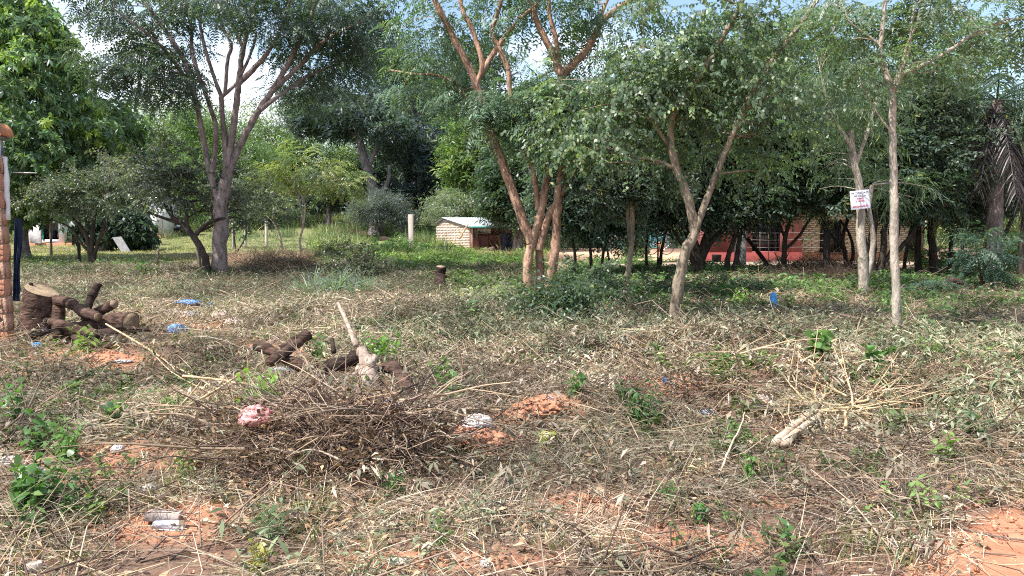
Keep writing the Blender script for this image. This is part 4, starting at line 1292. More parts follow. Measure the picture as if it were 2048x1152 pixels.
    tubes(m, np.stack([xr + .005 + rng.uniform(-.008, .012, 9), np.full(9, Y + .12), zz], -1), rng.uniform(.022, .04, 9)[None], 7, cap=True)
    part('render_smear', m, WHITE, root, smooth=True)
    m = MB()
    blob(m, (xr - .24, Y + .10, z2 + .06), (.17, .14, .085), .35, 2.2, 3)
    solo('blue_tarp', m, BLUE_L, 'crumpled light blue plastic sheet on top of the clay tile of the brick wall end', 'plastic sheet', (xr - .22, Y + .10, z2), smooth=True)
    # dark cloth hanging behind the pillar
    m = MB()
    nz, nx = 16, 9
    Yc = Y + .42
    t, s = np.meshgrid(np.linspace(0, 1, nz), np.linspace(0, 1, nx), indexing='ij')
    for side in (0, .012):
        px_ = 27 + s * (11 + 3 * np.sin(t * 7) + 3 * t - 4 * (t > .9))
        py_ = 437 + t * 165
        pts = np.array([P(a, c, Yc) for a, c in zip(px_.ravel(), py_.ravel())])
        pts[:, 1] += .03 * np.sin(s.ravel() * 14 + t.ravel() * 3) + side
        i = (np.arange(nz - 1)[:, None] * nx + np.arange(nx - 1)[None]).reshape(-1)
        m.add(pts, np.stack([i, i + 1, i + nx + 1, i + nx], 1))
    solo('dark_cloth', m, NAVY, 'dark navy cloth hanging behind the brick wall end', 'cloth', P(30, 600, Yc), smooth=True)


brick_pillar()


# ------------------------------------------------------------------ logs
def log(name, label, pts, r0, r1, mat=LOG, cat='log', group=None, cut=(1, 1), seed=0, stubs=(), cutmat=CUT, sides=12, rough=.06, lift=0):
    """pts: (px, py, Y[, dz]) ; rests where pts say"""
    rng = np.random.default_rng(seed)
    w = [PY(q[0], q[1], q[2], r0 * .6) for q in pts]
    sp = smooth_path(w, 6)
    K = len(sp)
    t = np.linspace(0, 1, K)
    rr = (r0 * (1 - t) + r1 * t) * (1 + .07 * np.sin(t * 9 + seed) + rng.normal(0, .02, K))
    root = empty(name, label, cat, sp[K // 2] - [0, 0, r0], group)
    m = MB()
    rr = rr * (1 + .10 * np.sin(t * 17 + seed * 2) * (t > .1) * (t < .9))
    tubes(m, sp, rr[None], sides, rough=rough * 1.4, rng=rng, cap=True)
    for (sq, sr0, sr1) in stubs:
        s2 = smooth_path([P(*q) for q in sq], 4)
        tubes(m, s2, np.linspace(sr0, sr1, len(s2))[None], 9, rough=rough, rng=rng, cap=True)
    part('stem', m, mat, root, smooth=False)
    for e, on in ((0, cut[0]), (-1, cut[1])):
        if on:
            m = MB()
            d = norm(sp[0] - sp[1]) if e == 0 else norm(sp[-1] - sp[-2])
            tubes(m, np.array([sp[e] - d * .004, sp[e] + d * .006]), rr[e] * .93, sides, cap=True)
            part('cut_face', m, cutmat, root)
    return root


def stump():
    Y = 10.5
    rng = np.random.default_rng(4)
    b0 = P(78, 672, Y)
    b0[2] = float(gz(b0[0], Y)) - .03
    root = empty('tree_stump', 'large sawn tree stump with a pale slanting top, beside the brick wall end', 'tree stump', b0)
    m = MB()
    sides, K = 22, 9
    tilt = np.array([-.05, 0, 0])
    a = np.arange(sides) * 2 * pi / sides
    top = P(83, 580, Y)
    lob = 1 + .05 * np.sin(a * 3 + 1) + .04 * np.sin(a * 7) + rng.normal(0, .012, sides)
    rings = []
    for k in range(K):
        t = k / (K - 1)
        c = b0 * (1 - t) + top * t
        R = .225 * (1.18 - .30 * t + .1 * (1 - t) ** 4)
        ring = c + np.stack([np.cos(a) * R * lob, np.sin(a) * R * lob, -np.cos(a) * .085 * t + np.sin(a) * .02 * t], -1)
        rings.append(ring)
    v = np.concatenate(rings)
    i = np.arange(K - 1)[:, None] * sides
    j = np.arange(sides)[None]
    q = np.stack([i + j, i + (j + 1) % sides, i + sides + (j + 1) % sides, i + sides + j], -1).reshape(-1, 4)
    m.add(v, q)
    part('stem', m, LOG, root)
    m = MB()
    r0 = rings[-1]
    c = r0.mean(0)
    R2 = [c + (r0 - c) * s + np.array([0, 0, dz]) for s, dz in ((1.0, 0), (.93, .006), (.5, .008))]
    v = np.concatenate(R2 + [[c + [0, 0, .009]]])
    fs = [(k * sides + p, k * sides + (p + 1) % sides, (k + 1) * sides + (p + 1) % sides, (k + 1) * sides + p) for k in range(2) for p in range(sides)]
    fs += [(2 * sides + p, 2 * sides + (p + 1) % sides, 3 * sides) for p in range(sides)]
    m.add(v, fs)
    part('cut_face', m, CUT, root)
    # slab of bark standing off the left side
    m = MB()
    sp = smooth_path([P(50, 668, Y), P(54, 620, Y), P(62, 566, Y)], 5)
    tubes(m, sp, np.linspace(.05, .03, len(sp))[None], 6, rough=.15, rng=rng, cap=True)
    part('bark_slab', m, LOG_DARK, root)


stump()
LG = 'logs of the pile beside the stump'
log('log', 'crooked thick limb bending down from the sawn stump over the pile', [(112, 602, 10.5), (140, 606, 10.3), (165, 622, 10.1), (196, 634, 9.9)], 0.078, 0.066, group=LG, seed=1, stubs=(([(118, 606, 10.5), (116, 640, 10.4), (114, 668, 10.4)], .09, .07),))
log('log', 'short dark log standing upright out of the pile', [(170, 632, 10.6), (182, 596, 10.7), (197, 567, 10.8)], 0.058, 0.055, mat=LOG_DARK, group=LG, seed=2)
log('log', 'slanting log with a round sawn end at the top right of the pile', [(168, 640, 10.2), (200, 622, 10.2), (228, 608, 10.1)], 0.058, 0.066, group=LG, seed=3)
log('log', 'thickest log of the pile, lying level with a ragged pale right end', [(142, 655, 10.2), (190, 650, 10.1), (230, 642, 10.1), (262, 645, 10.0)], 0.070, 0.133, group=LG, seed=4)
log('log', 'knobbly log with a broken left end lying in front of the stump', [(102, 643, 9.8), (130, 652, 9.7), (160, 662, 9.7), (190, 668, 9.7)], 0.055, 0.066, group=LG, seed=5)
log('log', 'thin pale log at the foot of the stump', [(58, 672, 10.0), (95, 668, 9.9), (130, 666, 9.9)], 0.051, 0.039, group=LG, seed=6)
log('log', 'short stub log pointing at the viewer at the foot of the pile', [(130, 660, 10.0), (112, 672, 9.6), (100, 678, 9.4)], 0.039, 0.043, group=LG, seed=7)
log('log', 'dark log under the thickest log on the right of the pile', [(190, 672, 10.0), (230, 668, 9.9), (276, 676, 9.8)], 0.086, 0.070, mat=LOG_DARK, group=LG, seed=8)
log('log', 'black hollow log at the bottom of the pile', [(160, 682, 9.9), (200, 684, 9.8), (240, 686, 9.7)], 0.066, 0.070, mat=LOG_DARK, group=LG, seed=9)
log('log', 'small pale-ended log lying lowest at the front of the pile', [(140, 672, 9.9), (155, 676, 9.6), (200, 692, 9.3), (235, 690, 9.2)], 0.047, 0.035, group=LG, seed=10)
log('log', 'long thin dark branch running right out of the pile', [(200, 655, 10.0), (250, 655, 9.9), (300, 660, 9.9)], 0.031, 0.014, mat=LOG_DARK, group=LG, seed=11)

# logs of the uprooted tangle at the centre
TG = 'wood of the uprooted tangle at the centre'
log('root_branch', 'dark forked branch with a sawn stub at the left of the central tangle', [(512, 690, 7.4), (545, 702, 7.35), (580, 722, 7.3), (625, 738, 7.3), (652, 738, 7.4)], .05, .06, mat=LOG, cat='branch', group=TG, seed=21, cut=(0, 0), stubs=(([(600, 684, 7.7), (568, 706, 7.3), (540, 724, 7.0)], .045, .055),))
log('root_branch', 'reddish log behind the forked dark branch of the central tangle', [(560, 700, 7.9), (590, 684, 8.0), (618, 668, 8.1)], .05, .06, mat=LOG, cat='log', group=TG, seed=22)
log('root_stump', 'pale bleached stump leaning up in the middle of the central tangle', [(735, 800, 6.9), (733, 760, 6.95), (736, 728, 7.05), (722, 700, 7.2)], .125, .05, mat=LOG_PALE, cat='stump', group=TG, seed=23, cut=(0, 0), stubs=(([(735, 735, 7.0), (752, 712, 7.1)], .06, .03), ([(728, 745, 7.0), (690, 768, 6.9), (655, 790, 6.7)], .05, .03)))
log('root_branch', 'thin pale branch pointing up and away behind the bleached stump', [(712, 690, 7.3), (696, 650, 7.9), (676, 606, 8.4)], .028, .017, mat=LOG_PALE, cat='branch', group=TG, seed=24, cut=(0, 0))
log('root_branch', 'dark charred log between the forked branch and the bleached stump', [(655, 732, 7.3), (690, 726, 7.2), (716, 712, 7.3)], .06, .07, mat=LOG_DARK, cat='log', group=TG, seed=25, stubs=(([(668, 705, 7.4), (664, 678, 7.5)], .025, .02),))
log('root_branch', 'brown curved root bending to the ground right of the bleached stump', [(762, 742, 7.2), (788, 734, 7.1), (805, 760, 6.8), (828, 800, 6.5)], .055, .06, mat=LOG, cat='root', group=TG, seed=26, cut=(0, 0))
log('root_branch', 'dark log lying under the brown curved root', [(745, 764, 7.3), (780, 758, 7.4), (815, 738, 7.6)], .07, .05, mat=LOG_DARK, cat='log', group=TG, seed=27)
log('charred_post', 'charred broken stump standing upright in the green weeds at the centre', [(881, 580, 18.0), (881, 555, 18.0), (882, 533, 18.0)], .13, .12, mat=LOG_DARK, cat='tree stump', seed=28, cut=(0, 1), cutmat=CUT, stubs=(([(871, 580, 18.1), (872, 545, 18.1)], .05, .03),))
log('charred_log', 'black charred log lying in the weeds beyond the grey-green bush', [(700, 468, 90), (722, 472, 90), (760, 481, 90), (800, 488, 90)], .22, .14, mat=LOG_DARK, cat='log', seed=29, rough=.14)
log('terracotta_log', 'short reddish log lying in the shade before the palm', [(1888, 566, 16.6), (1905, 562, 16.8), (1922, 566, 16.9)], .085, .08, mat=WOOD_RED, cat='log', seed=30)
log('dead_branch', 'thin dead stem lying across the lawn edge beside the concrete post', [(684, 470, 90), (702, 474, 90), (716, 476, 90)], .07, .04, mat=STICK_PALE, cat='branch', seed=31)

# ------------------------------------------------------------------ sticks and fallen branches
def stick(label, pts, r0, r1, mat=STICK, side=(), seed=0, name='dry_stick', cat='stick', group=None):
    rng = np.random.default_rng(seed)
    w = np.array([PY(*q) for q in pts])
    sp = smooth_path(w, 5)
    K = len(sp)
    sp[1:-1] += rng.normal(0, r0 * .25, (K - 2, 3))
    m = MB()
    tubes(m, sp, np.linspace(r0, r1, K)[None], 7, rough=.08, rng=rng, cap=True)
    for (sq, a, b_) in side:
        s2 = smooth_path([PY(*q) for q in sq], 4)
        tubes(m, s2, np.linspace(a, b_, len(s2))[None], 5, cap=True)
    c = sp[0]
    return solo(name, m, mat, label, cat, c, group, smooth=True)


SG = 'long dry sticks strewn over the lot'
stick('thickest long pale stick running up to the right on the left side', [(192, 916, 5.15), (270, 872, 5.5), (345, 828, 5.9), (420, 787, 6.4), (476, 752, 6.9)], .022, .009, side=[([(345, 828, 5.9), (380, 790, 6.2), (400, 765, 6.4)], .008, .004)], seed=1, group=SG)
stick('long thin stick running down to the right from the log pile', [(212, 648, 9.6), (300, 700, 8.6), (340, 728, 8.0), (420, 770, 7.0), (500, 820, 6.2)], .012, .006, side=[([(340, 728, 8.0), (370, 752, 7.6), (480, 760, 7.2)], .008, .004), ([(300, 700, 8.6), (345, 745, 7.6), (430, 790, 6.7)], .008, .004)], seed=2, group=SG)
stick('pale forked stick lying level below the forked dark branch', [(366, 752, 7.0), (430, 758, 6.9), (500, 770, 6.8), (584, 768, 6.9)], .013, .008, side=[([(430, 758, 6.9), (480, 790, 6.5), (530, 830, 6.0)], .009, .004)], seed=3, group=SG)
stick('short thick stick lying flat at the lower left beside the leafy weeds', [(40, 936, 5.0), (90, 928, 5.08), (130, 924, 5.12)], .014, .010, seed=4, group=SG)
stick('stick slanting up to the right out of the brush heap', [(590, 836, 5.4), (640, 796, 5.6), (690, 768, 5.9)], .010, .005, mat=STICK_PALE, seed=5, group=SG)
stick('dark stick poking up to the right through the brush heap top', [(640, 852, 5.3), (680, 820, 5.5), (705, 800, 5.6)], .014, .008, mat=STICK_DARK, seed=6, group=SG)
stick('thin pale stick lying across the middle below the slender ringed trunk', [(1290, 745, 8.2), (1400, 752, 8.1), (1496, 752, 8.1)], .012, .009, mat=STICK_PALE, seed=7, group=SG)
stick('upright thin stick leaning right at the lower right of centre', [(1438, 956, 4.85), (1462, 890, 4.95), (1478, 860, 5.0), (1490, 824, 5.1)], .008, .004, mat=STICK_PALE, seed=8, group=SG)
stick('long arching thin branch running right to the slender ringed trunk foot', [(1760, 790, 6.6), (1830, 735, 6.9), (1880, 700, 7.3), (1900, 672, 7.6)], .009, .004, side=[([(1830, 735, 6.9), (1860, 690, 7.4)], .005, .003)], seed=9, group=SG)
stick('reddish broken stick lying low at the centre of the foreground', [(930, 910, 4.9), (985, 945, 4.7), (1055, 1000, 4.4)], .016, .010, mat=STICK_DARK, side=[([(985, 945, 4.7), (1010, 965, 4.62), (1060, 962, 4.6)], .012, .008)], seed=10, group=SG)
stick('thick dark stick lying flat at the lower centre', [(655, 1060, 4.1), (720, 1038, 4.2), (780, 1018, 4.25)], .012, .007, mat=STICK, seed=11, group=SG)
stick('long thin stick lying almost level along the front edge of the lot', [(1000, 1075, 3.92), (1150, 1070, 3.92), (1270, 1072, 3.9)], .004, .003, mat=STICK_PALE, seed=12, group=SG)
stick('thin stick lying level in the right foreground above the bare road earth', [(1600, 1080, 3.9), (1680, 1068, 3.93), (1745, 1068, 3.93)], .006, .004, seed=13, group=SG)
stick('grey stick lying on the bare red earth of the road corner', [(1834, 1118, 3.66), (1860, 1095, 3.72), (1874, 1078, 3.8)], .008, .006, mat=STICK_DARK, seed=14, group=SG)
stick('long dark twig curving over the bare red earth at the right edge', [(1920, 1060, 3.92), (1990, 1078, 3.85), (2060, 1088, 3.8)], .006, .004, mat=STICK_DARK, seed=15, group=SG)
stick('thin dark twig standing upright in the middle foreground', [(596, 1060, 4.1), (598, 1000, 4.12), (596, 955, 4.15)], .005, .003, mat=STICK_DARK, seed=16, group=SG)
stick('thin dark stake standing upright in the grass right of the middle foreground', [(1094, 1035, 4.2), (1096, 1010, 4.2), (1096, 985, 4.2)], .006, .005, mat=STICK_DARK, seed=17, group=SG)
stick('short flat stick lying level over the debris ridge right of centre', [(1140, 765, 7.6), (1210, 757, 7.6), (1280, 750, 7.7)], .012, .008, mat=STICK, seed=18, group=SG)


def fallen_branch():
    rng = np.random.default_rng(12)
    b0 = GP(1560, 905)
    root = empty('fallen_branch', 'large fallen bare branch fanning out right from two thick pale stems', 'fallen branch', b0)
    for pts in ([(1548, 906, 5.3), (1590, 868, 5.55), (1634, 832, 5.8)], [(1566, 908, 5.25), (1604, 874, 5.5), (1642, 846, 5.7)]):
        m = MB()
        sp = smooth_path([PY(*q, .07) for q in pts], 6)
        tubes(m, sp, np.linspace(.030, .022, len(sp))[None], 9, rough=.07, rng=rng, cap=True)
        part('stem', m, STICK_PALE, root, smooth=True)
    limbs = [[(1634, 832, 5.8), (1690, 830, 5.85), (1760, 818, 6.0), (1880, 808, 6.2)], [(1642, 846, 5.7), (1700, 842, 5.75), (1800, 824, 5.9), (1870, 812, 6.0)],
             [(1634, 832, 5.8), (1580, 836, 5.9), (1520, 826, 6.0), (1500, 815, 6.1)], [(1636, 832, 5.8), (1650, 808, 6.0), (1680, 780, 6.2)], [(1700, 830, 5.85), (1735, 800, 6.0), (1746, 792, 6.1), (1800, 760, 6.3)],
             [(1642, 846, 5.7), (1690, 850, 5.5), (1720, 855, 5.4)], [(1634, 832, 5.8), (1628, 800, 6.0)], [(1720, 830, 5.85), (1660, 770, 6.2), (1600, 735, 6.5)], [(1700, 850, 5.6), (1708, 800, 5.9), (1700, 755, 6.1)],
             [(1690, 880, 5.4), (1705, 845, 5.6), (1745, 815, 5.8)], [(1640, 832, 5.8), (1600, 790, 6.0), (1560, 745, 6.3)], [(1760, 818, 6.0), (1810, 780, 6.2), (1850, 765, 6.3)], [(1540, 832, 6.0), (1560, 856, 5.8), (1580, 850, 5.7)]]
    for i, pts in enumerate(limbs):
        m = MB()
        sp = smooth_path([PY(*q, .10) for q in pts], 5)
        K = len(sp)
        sp[1:] += np.cumsum(rng.normal(0, .006, (K - 1, 3)), 0)
        tubes(m, sp, np.linspace(.013, .005, K)[None], 6, rough=.1, rng=rng, cap=True)
        for k in range(4):
            j = rng.integers(K // 3, K)
            d = norm(sp[j] - sp[j - 1]) + rng.normal(0, .5, 3) * np.array([1, .7, .6])
            L = rng.uniform(.12, .4)
            q = np.array([sp[j], sp[j] + d * L * .5, sp[j] + d * L + [0, 0, rng.normal(0, .04)]])
            tubes(m, smooth_path(q, 3), np.linspace(.006, .0025, 7)[None], 4)
        part('limb', m, STICK, root, smooth=True)


fallen_branch()

# ------------------------------------------------------------------ the small brick hut
def hut():
    rng = np.random.default_rng(17)
    Y = 40.0
    A, B = P(940, 500, Y), P(1026, 494, Y + .9)          # front wall corners
    Cc = P(874, 500, Y + 1.6)                            # far corner of the gable wall
    for q in (A, B, Cc):
        q[2] = 0.0
    zt = P(940, 452, Y)[2]
    zr = P(900, 440, Y + .8)[2] + .08
    root = empty('brick_hut', 'small brick hut with a whitish sheet-metal roof and dark reddish board front, middle distance', 'hut', (A + B) / 2)
    ux = norm(B - A)
    uy = norm(Cc - A)
    Lf, Lg = np.linalg.norm(B - A), np.linalg.norm(Cc - A)
    nf, ng = np.cross(ux, [0, 0, 1.0]), np.cross([0, 0, 1.0], uy)
    rot_g = math.atan2(uy[1], uy[0])
    rot_f = math.atan2(ux[1], ux[0])
    # gable wall: laid bricks, courses clipped under the roof slope
    m = MB()
    hb = .085
    k = 0
    z = .0
    while z < zr - .05:
        t = .0 - (.12 if k % 2 else 0)
        while t < Lg:
            a, b_ = max(t, 0), min(t + .235, Lg)
            mid = (a + b_) / 2
            top = zt + (zr - zt) * min(mid / (Lg * .72), (Lg - mid) / (Lg * .28))
            if z + hb < max(top, zt) and b_ - a > .05:
                c = A + uy * mid + ng * .0 + np.array([0, 0, z + hb / 2])
                box(m, c, (b_ - a - .018, .12 + rng.uniform(-.01, .01), hb - .018), rz=rot_g, col=np.array([1, 1, 1]) * rng.uniform(.78, 1.1))
            t += .245
        z += hb
        k += 1
    part('brick_courses', m, mat_plain('hut_brick', (.80, .64, .54), .9, col2=(.64, .49, .41), scale=3, use_col=True), root, kind='stuff')
    m = MB()
    c = A + uy * Lg / 2 - ng * .015 + np.array([0, 0, zt / 2])
    box(m, c, (Lg - .04, .085, zt - .03), rz=rot_g)
    part('wall', m, mat_plain('hut_mortar', (.64, .50, .42), .95, col2=(.48, .36, .30), scale=5), root)
    # front wall: frame posts, board panels, one dark opening
    m = MB()
    c = A + ux * Lf / 2 - nf * .12 + np.array([0, 0, zt / 2 - .03])
    box(m, c, (Lf, .06, zt - .1), rz=rot_f)
    part('wall', m, WOOD_OLD, root, 'dark inner front wall')
    for (a, b_, z0, z1, mt) in [(.02, .16, .05, zt - .05, CREAM_PINK), (.18, .40, .62, zt - .06, POST), (.46, .95, .05, .78, WOOD_OLD), (.98, 1.75, .08, .80, WOOD_RED), (1.05, 1.55, .84, zt - .06, WOOD_OLD), (1.58, 2.2, .84, zt - .08, WOOD_RED), (1.8, 2.2, .05, .80, WOOD_OLD), (.45, 1.0, .82, zt - .06, WOOD_RED)]:
        m = MB()
        a2, b2 = a / 2.3 * Lf, b_ / 2.3 * Lf
        box(m, A + ux * (a2 + b2) / 2 + nf * rng.uniform(-.02, .03) + np.array([0, 0, (z0 + z1) / 2]), (b2 - a2, .04, z1 - z0), rz=rot_f + rng.uniform(-.01, .01), bev=.008)
        part('board', m, mt, root)
    m = MB()
    box(m, A + ux * .32 * Lf + nf * .055 + np.array([0, 0, zt - .26]), (.75, .03, .26), rz=rot_f, bev=.005)
    part('panel', m, CONC_PINK, root)
    # corrugated roof with two slopes
    m = MB()
    over = .22
    for (g0, g1, z0, z1) in ((-.18, Lg * .72, zt - .02, zr + .05), (Lg * .72, Lg + .2, zr + .05, zt + .02)):
        nn = 40
        s = np.linspace(-over, Lf + over + .25, nn)
        top, bot = [], []
        for side, arr in ((.0, top), (-.02, bot)):
            for g, zz in ((g0, z0), (g1, z1)):
                for q in range(nn):
                    arr.append(A + ux * s[q] + uy * g + np.array([0, 0, zz + side + (.022 if q % 2 else 0)]))
        base = len(top)
        fs = [(q, q + 1, nn + q + 1, nn + q) for q in range(nn - 1)]
        n0 = 2 * nn
        fs2 = [(n0 + q + 1, n0 + q, n0 + nn + q, n0 + nn + q + 1) for q in range(nn - 1)] + [(q + 1, q, n0 + q, n0 + q + 1) for q in range(nn - 1)]
        m.add(np.array(top + bot), fs + fs2)
    part('roof', m, METAL, root)
    m = MB()
    tubes(m, np.array([A + ux * -.2 - uy * .2 + [0, 0, zt - .06], B + ux * .4 - uy * .2 + [0, 0, zt - .06]]), .035, 6, cap=True)
    part('eave_beam', m, TEAL, root)
    # drum
    m = MB()
    d0 = P(1013, 497, Y + .1)
    d0[2] = 0
    prof = [(.27, 0), (.28, .02), (.27, .04), (.27, .3), (.285, .32), (.27, .34), (.27, .6), (.285, .62), (.27, .64), (.27, .86), (.285, .9), (.25, .9)]
    lathe(m, prof, d0, 18)
    solo('drum', m, DRUM, 'dark blue drum standing at the right front corner of the brick hut', 'drum', d0, smooth=True)
    for i, (px, py, r) in enumerate(((984, 499, .13), (1000, 499, .10), (972, 500, .09))):
        m = MB()
        q = P(px, py, Y - .5)
        q[2] = .03
        blob(m, q + [0, 0, r * .6], (r * 1.4, r, r), .4, 2, 30 + i)
        solo('rubble_lump', m, STICK_DARK, ['largest dark lump of rubble before the hut boards', 'middle dark lump of rubble before the hut, nearest the drum', 'smallest dark lump of rubble before the hut boards'][i], 'rubble', q, 'rubble lumps before the hut')
    # leaning grey limb before the gable
    stick('thin grey forked limb leaning before the gable of the brick hut', [(918, 478, 38.0), (928, 462, 38.0), (936, 448, 38.1)], .06, .03, mat=STICK, side=[([(924, 470, 38), (915, 456, 38)], .03, .015)], seed=40, name='leaning_limb', cat='branch')


hut()


def box_post(name, label, px0, px1, ytop, ybot, Y, mat, cat='post', depth=None, group=None, tilt=0.0):
    a, b_ = P((px0 + px1) / 2, ybot, Y), P((px0 + px1) / 2, ytop, Y)
    w = (px1 - px0) * Y / F
    z0 = min(float(gz(a[0], Y)) - .1, a[2])
    m = MB()
    box(m, (a[0], Y, (z0 + b_[2]) / 2), (w, depth or w, b_[2] - z0), bev=w * .08, ry=tilt)
    return solo(name, m, mat, label, cat, (a[0], Y, z0), group)


box_post('concrete_post', 'pale square concrete post standing in the weeds left of the brick hut', 817, 827, 429, 478, 38, CONC_PINK)
box_post('concrete_pole', 'thick square grey concrete pole before the red wall', 1470, 1489, 300, 538, 24.5, CONC, cat='pole')


def round_post(name, label, pts, Y, r, mat, cat='post', group=None, seed=0):
    rng = np.random.default_rng(seed)
    w = np.array([P(x, y, Y) for x, y in pts])
    w[0, 2] = min(w[0, 2], float(gz(w[0, 0], Y))) - .1
    sp = smooth_path(w, 4)
    m = MB()
    tubes(m, sp, (r * (1 + rng.normal(0, .05, len(sp))))[None], 7, rough=.05, rng=rng, cap=True)
    return solo(name, m, mat, label, cat, sp[0], group, smooth=True)


PG = 'wooden fence posts of the lot'
round_post('fence_post', 'thin grey fence post before the white house opening', [(102, 508), (102, 470), (103, 436)], 34, .055, POST, group=PG, seed=1)
round_post('fence_post', 'dark fence post left of the low many-stemmed tree foot', [(159, 527), (158, 500), (157, 480)], 29, .06, POST_DARK, group=PG, seed=2)
round_post('fence_post', 'dark thin stake leaning beside the leaning dark tree', [(404, 553), (398, 515), (391, 476)], 22, .05, POST, group=PG, seed=3)
round_post('fence_post', 'short broken stake in the dry grass left of the leaning dark tree', [(315, 528), (316, 512), (317, 498)], 28, .04, POST, group=PG, seed=4)
round_post('fence_post', 'whitish fence post between the tall grey trunk and the lawn', [(491, 496), (491, 470), (490, 448)], 42, .06, CONC, group=PG, seed=5)
round_post('fence_post', 'pale cream fence post on the lawn left of the thin forked sapling', [(533, 492), (533, 465), (533, 442)], 45, .09, CONC_PINK, group=PG, seed=6)
round_post('fence_post', 'thin grey fence post right beside the tall grey trunk', [(466, 500), (466, 470), (465, 446)], 40, .05, CONC, group=PG, seed=7)
round_post('fence_post', 'black fence post behind the black car', [(372, 478), (372, 455), (371, 430)], 60, .14, POST_DARK, group=PG, seed=8)
round_post('leaning_pole', 'pale leaning pole right of the black car', [(366, 471), (361, 450), (355, 420)], 62, .10, CONC_PINK, cat='pole', seed=9)
round_post('fence_post', 'black straight post in the shade before the cream wall window', [(1653, 548), (1653, 510), (1654, 460)], 21, .09, POST_DARK, group=PG, seed=10)
round_post('fence_post', 'grey post standing in the light gap left of the palm', [(1899, 545), (1901, 505), (1904, 468)], 21, .055, POST_DARK, group=PG, seed=11)
round_post('fence_post', 'black post in the shade left of the bicycle', [(1292, 508), (1292, 480), (1291, 445)], 36, .16, POST_DARK, group=PG, seed=12)
round_post('slanting_pole', 'dark pole slanting down to the right before the barred window', [(1537, 545), (1533, 528), (1494, 476)], 23, .06, POST_DARK, cat='pole', seed=13)

# wire fence before the red house
def wire_fence():
    Y = 25.5
    b0 = P(1536, 530, Y)
    b0[2] = float(gz(b0[0], Y))
    root = empty('wire_fence', 'thin white wire fence with three slim posts before the red house window', 'fence', b0)
    for px, t in ((1520, 463), (1537, 463), (1552, 465)):
        m = MB()
        tubes(m, np.array([P(px, 526, Y), P(px, t, Y)]), .012, 6, cap=True)
        part('post', m, POST, root)
    for py in (466, 480, 495):
        m = MB()
        tubes(m, np.array([P(1482, py - 1, Y - .03), P(1540, py + .5, Y - .03), P(1604, py - 1, Y - .03), P(1650, py + 1, Y - .03)]), .004, 4)
        part('wire', m, WIRE, root)


wire_fence()

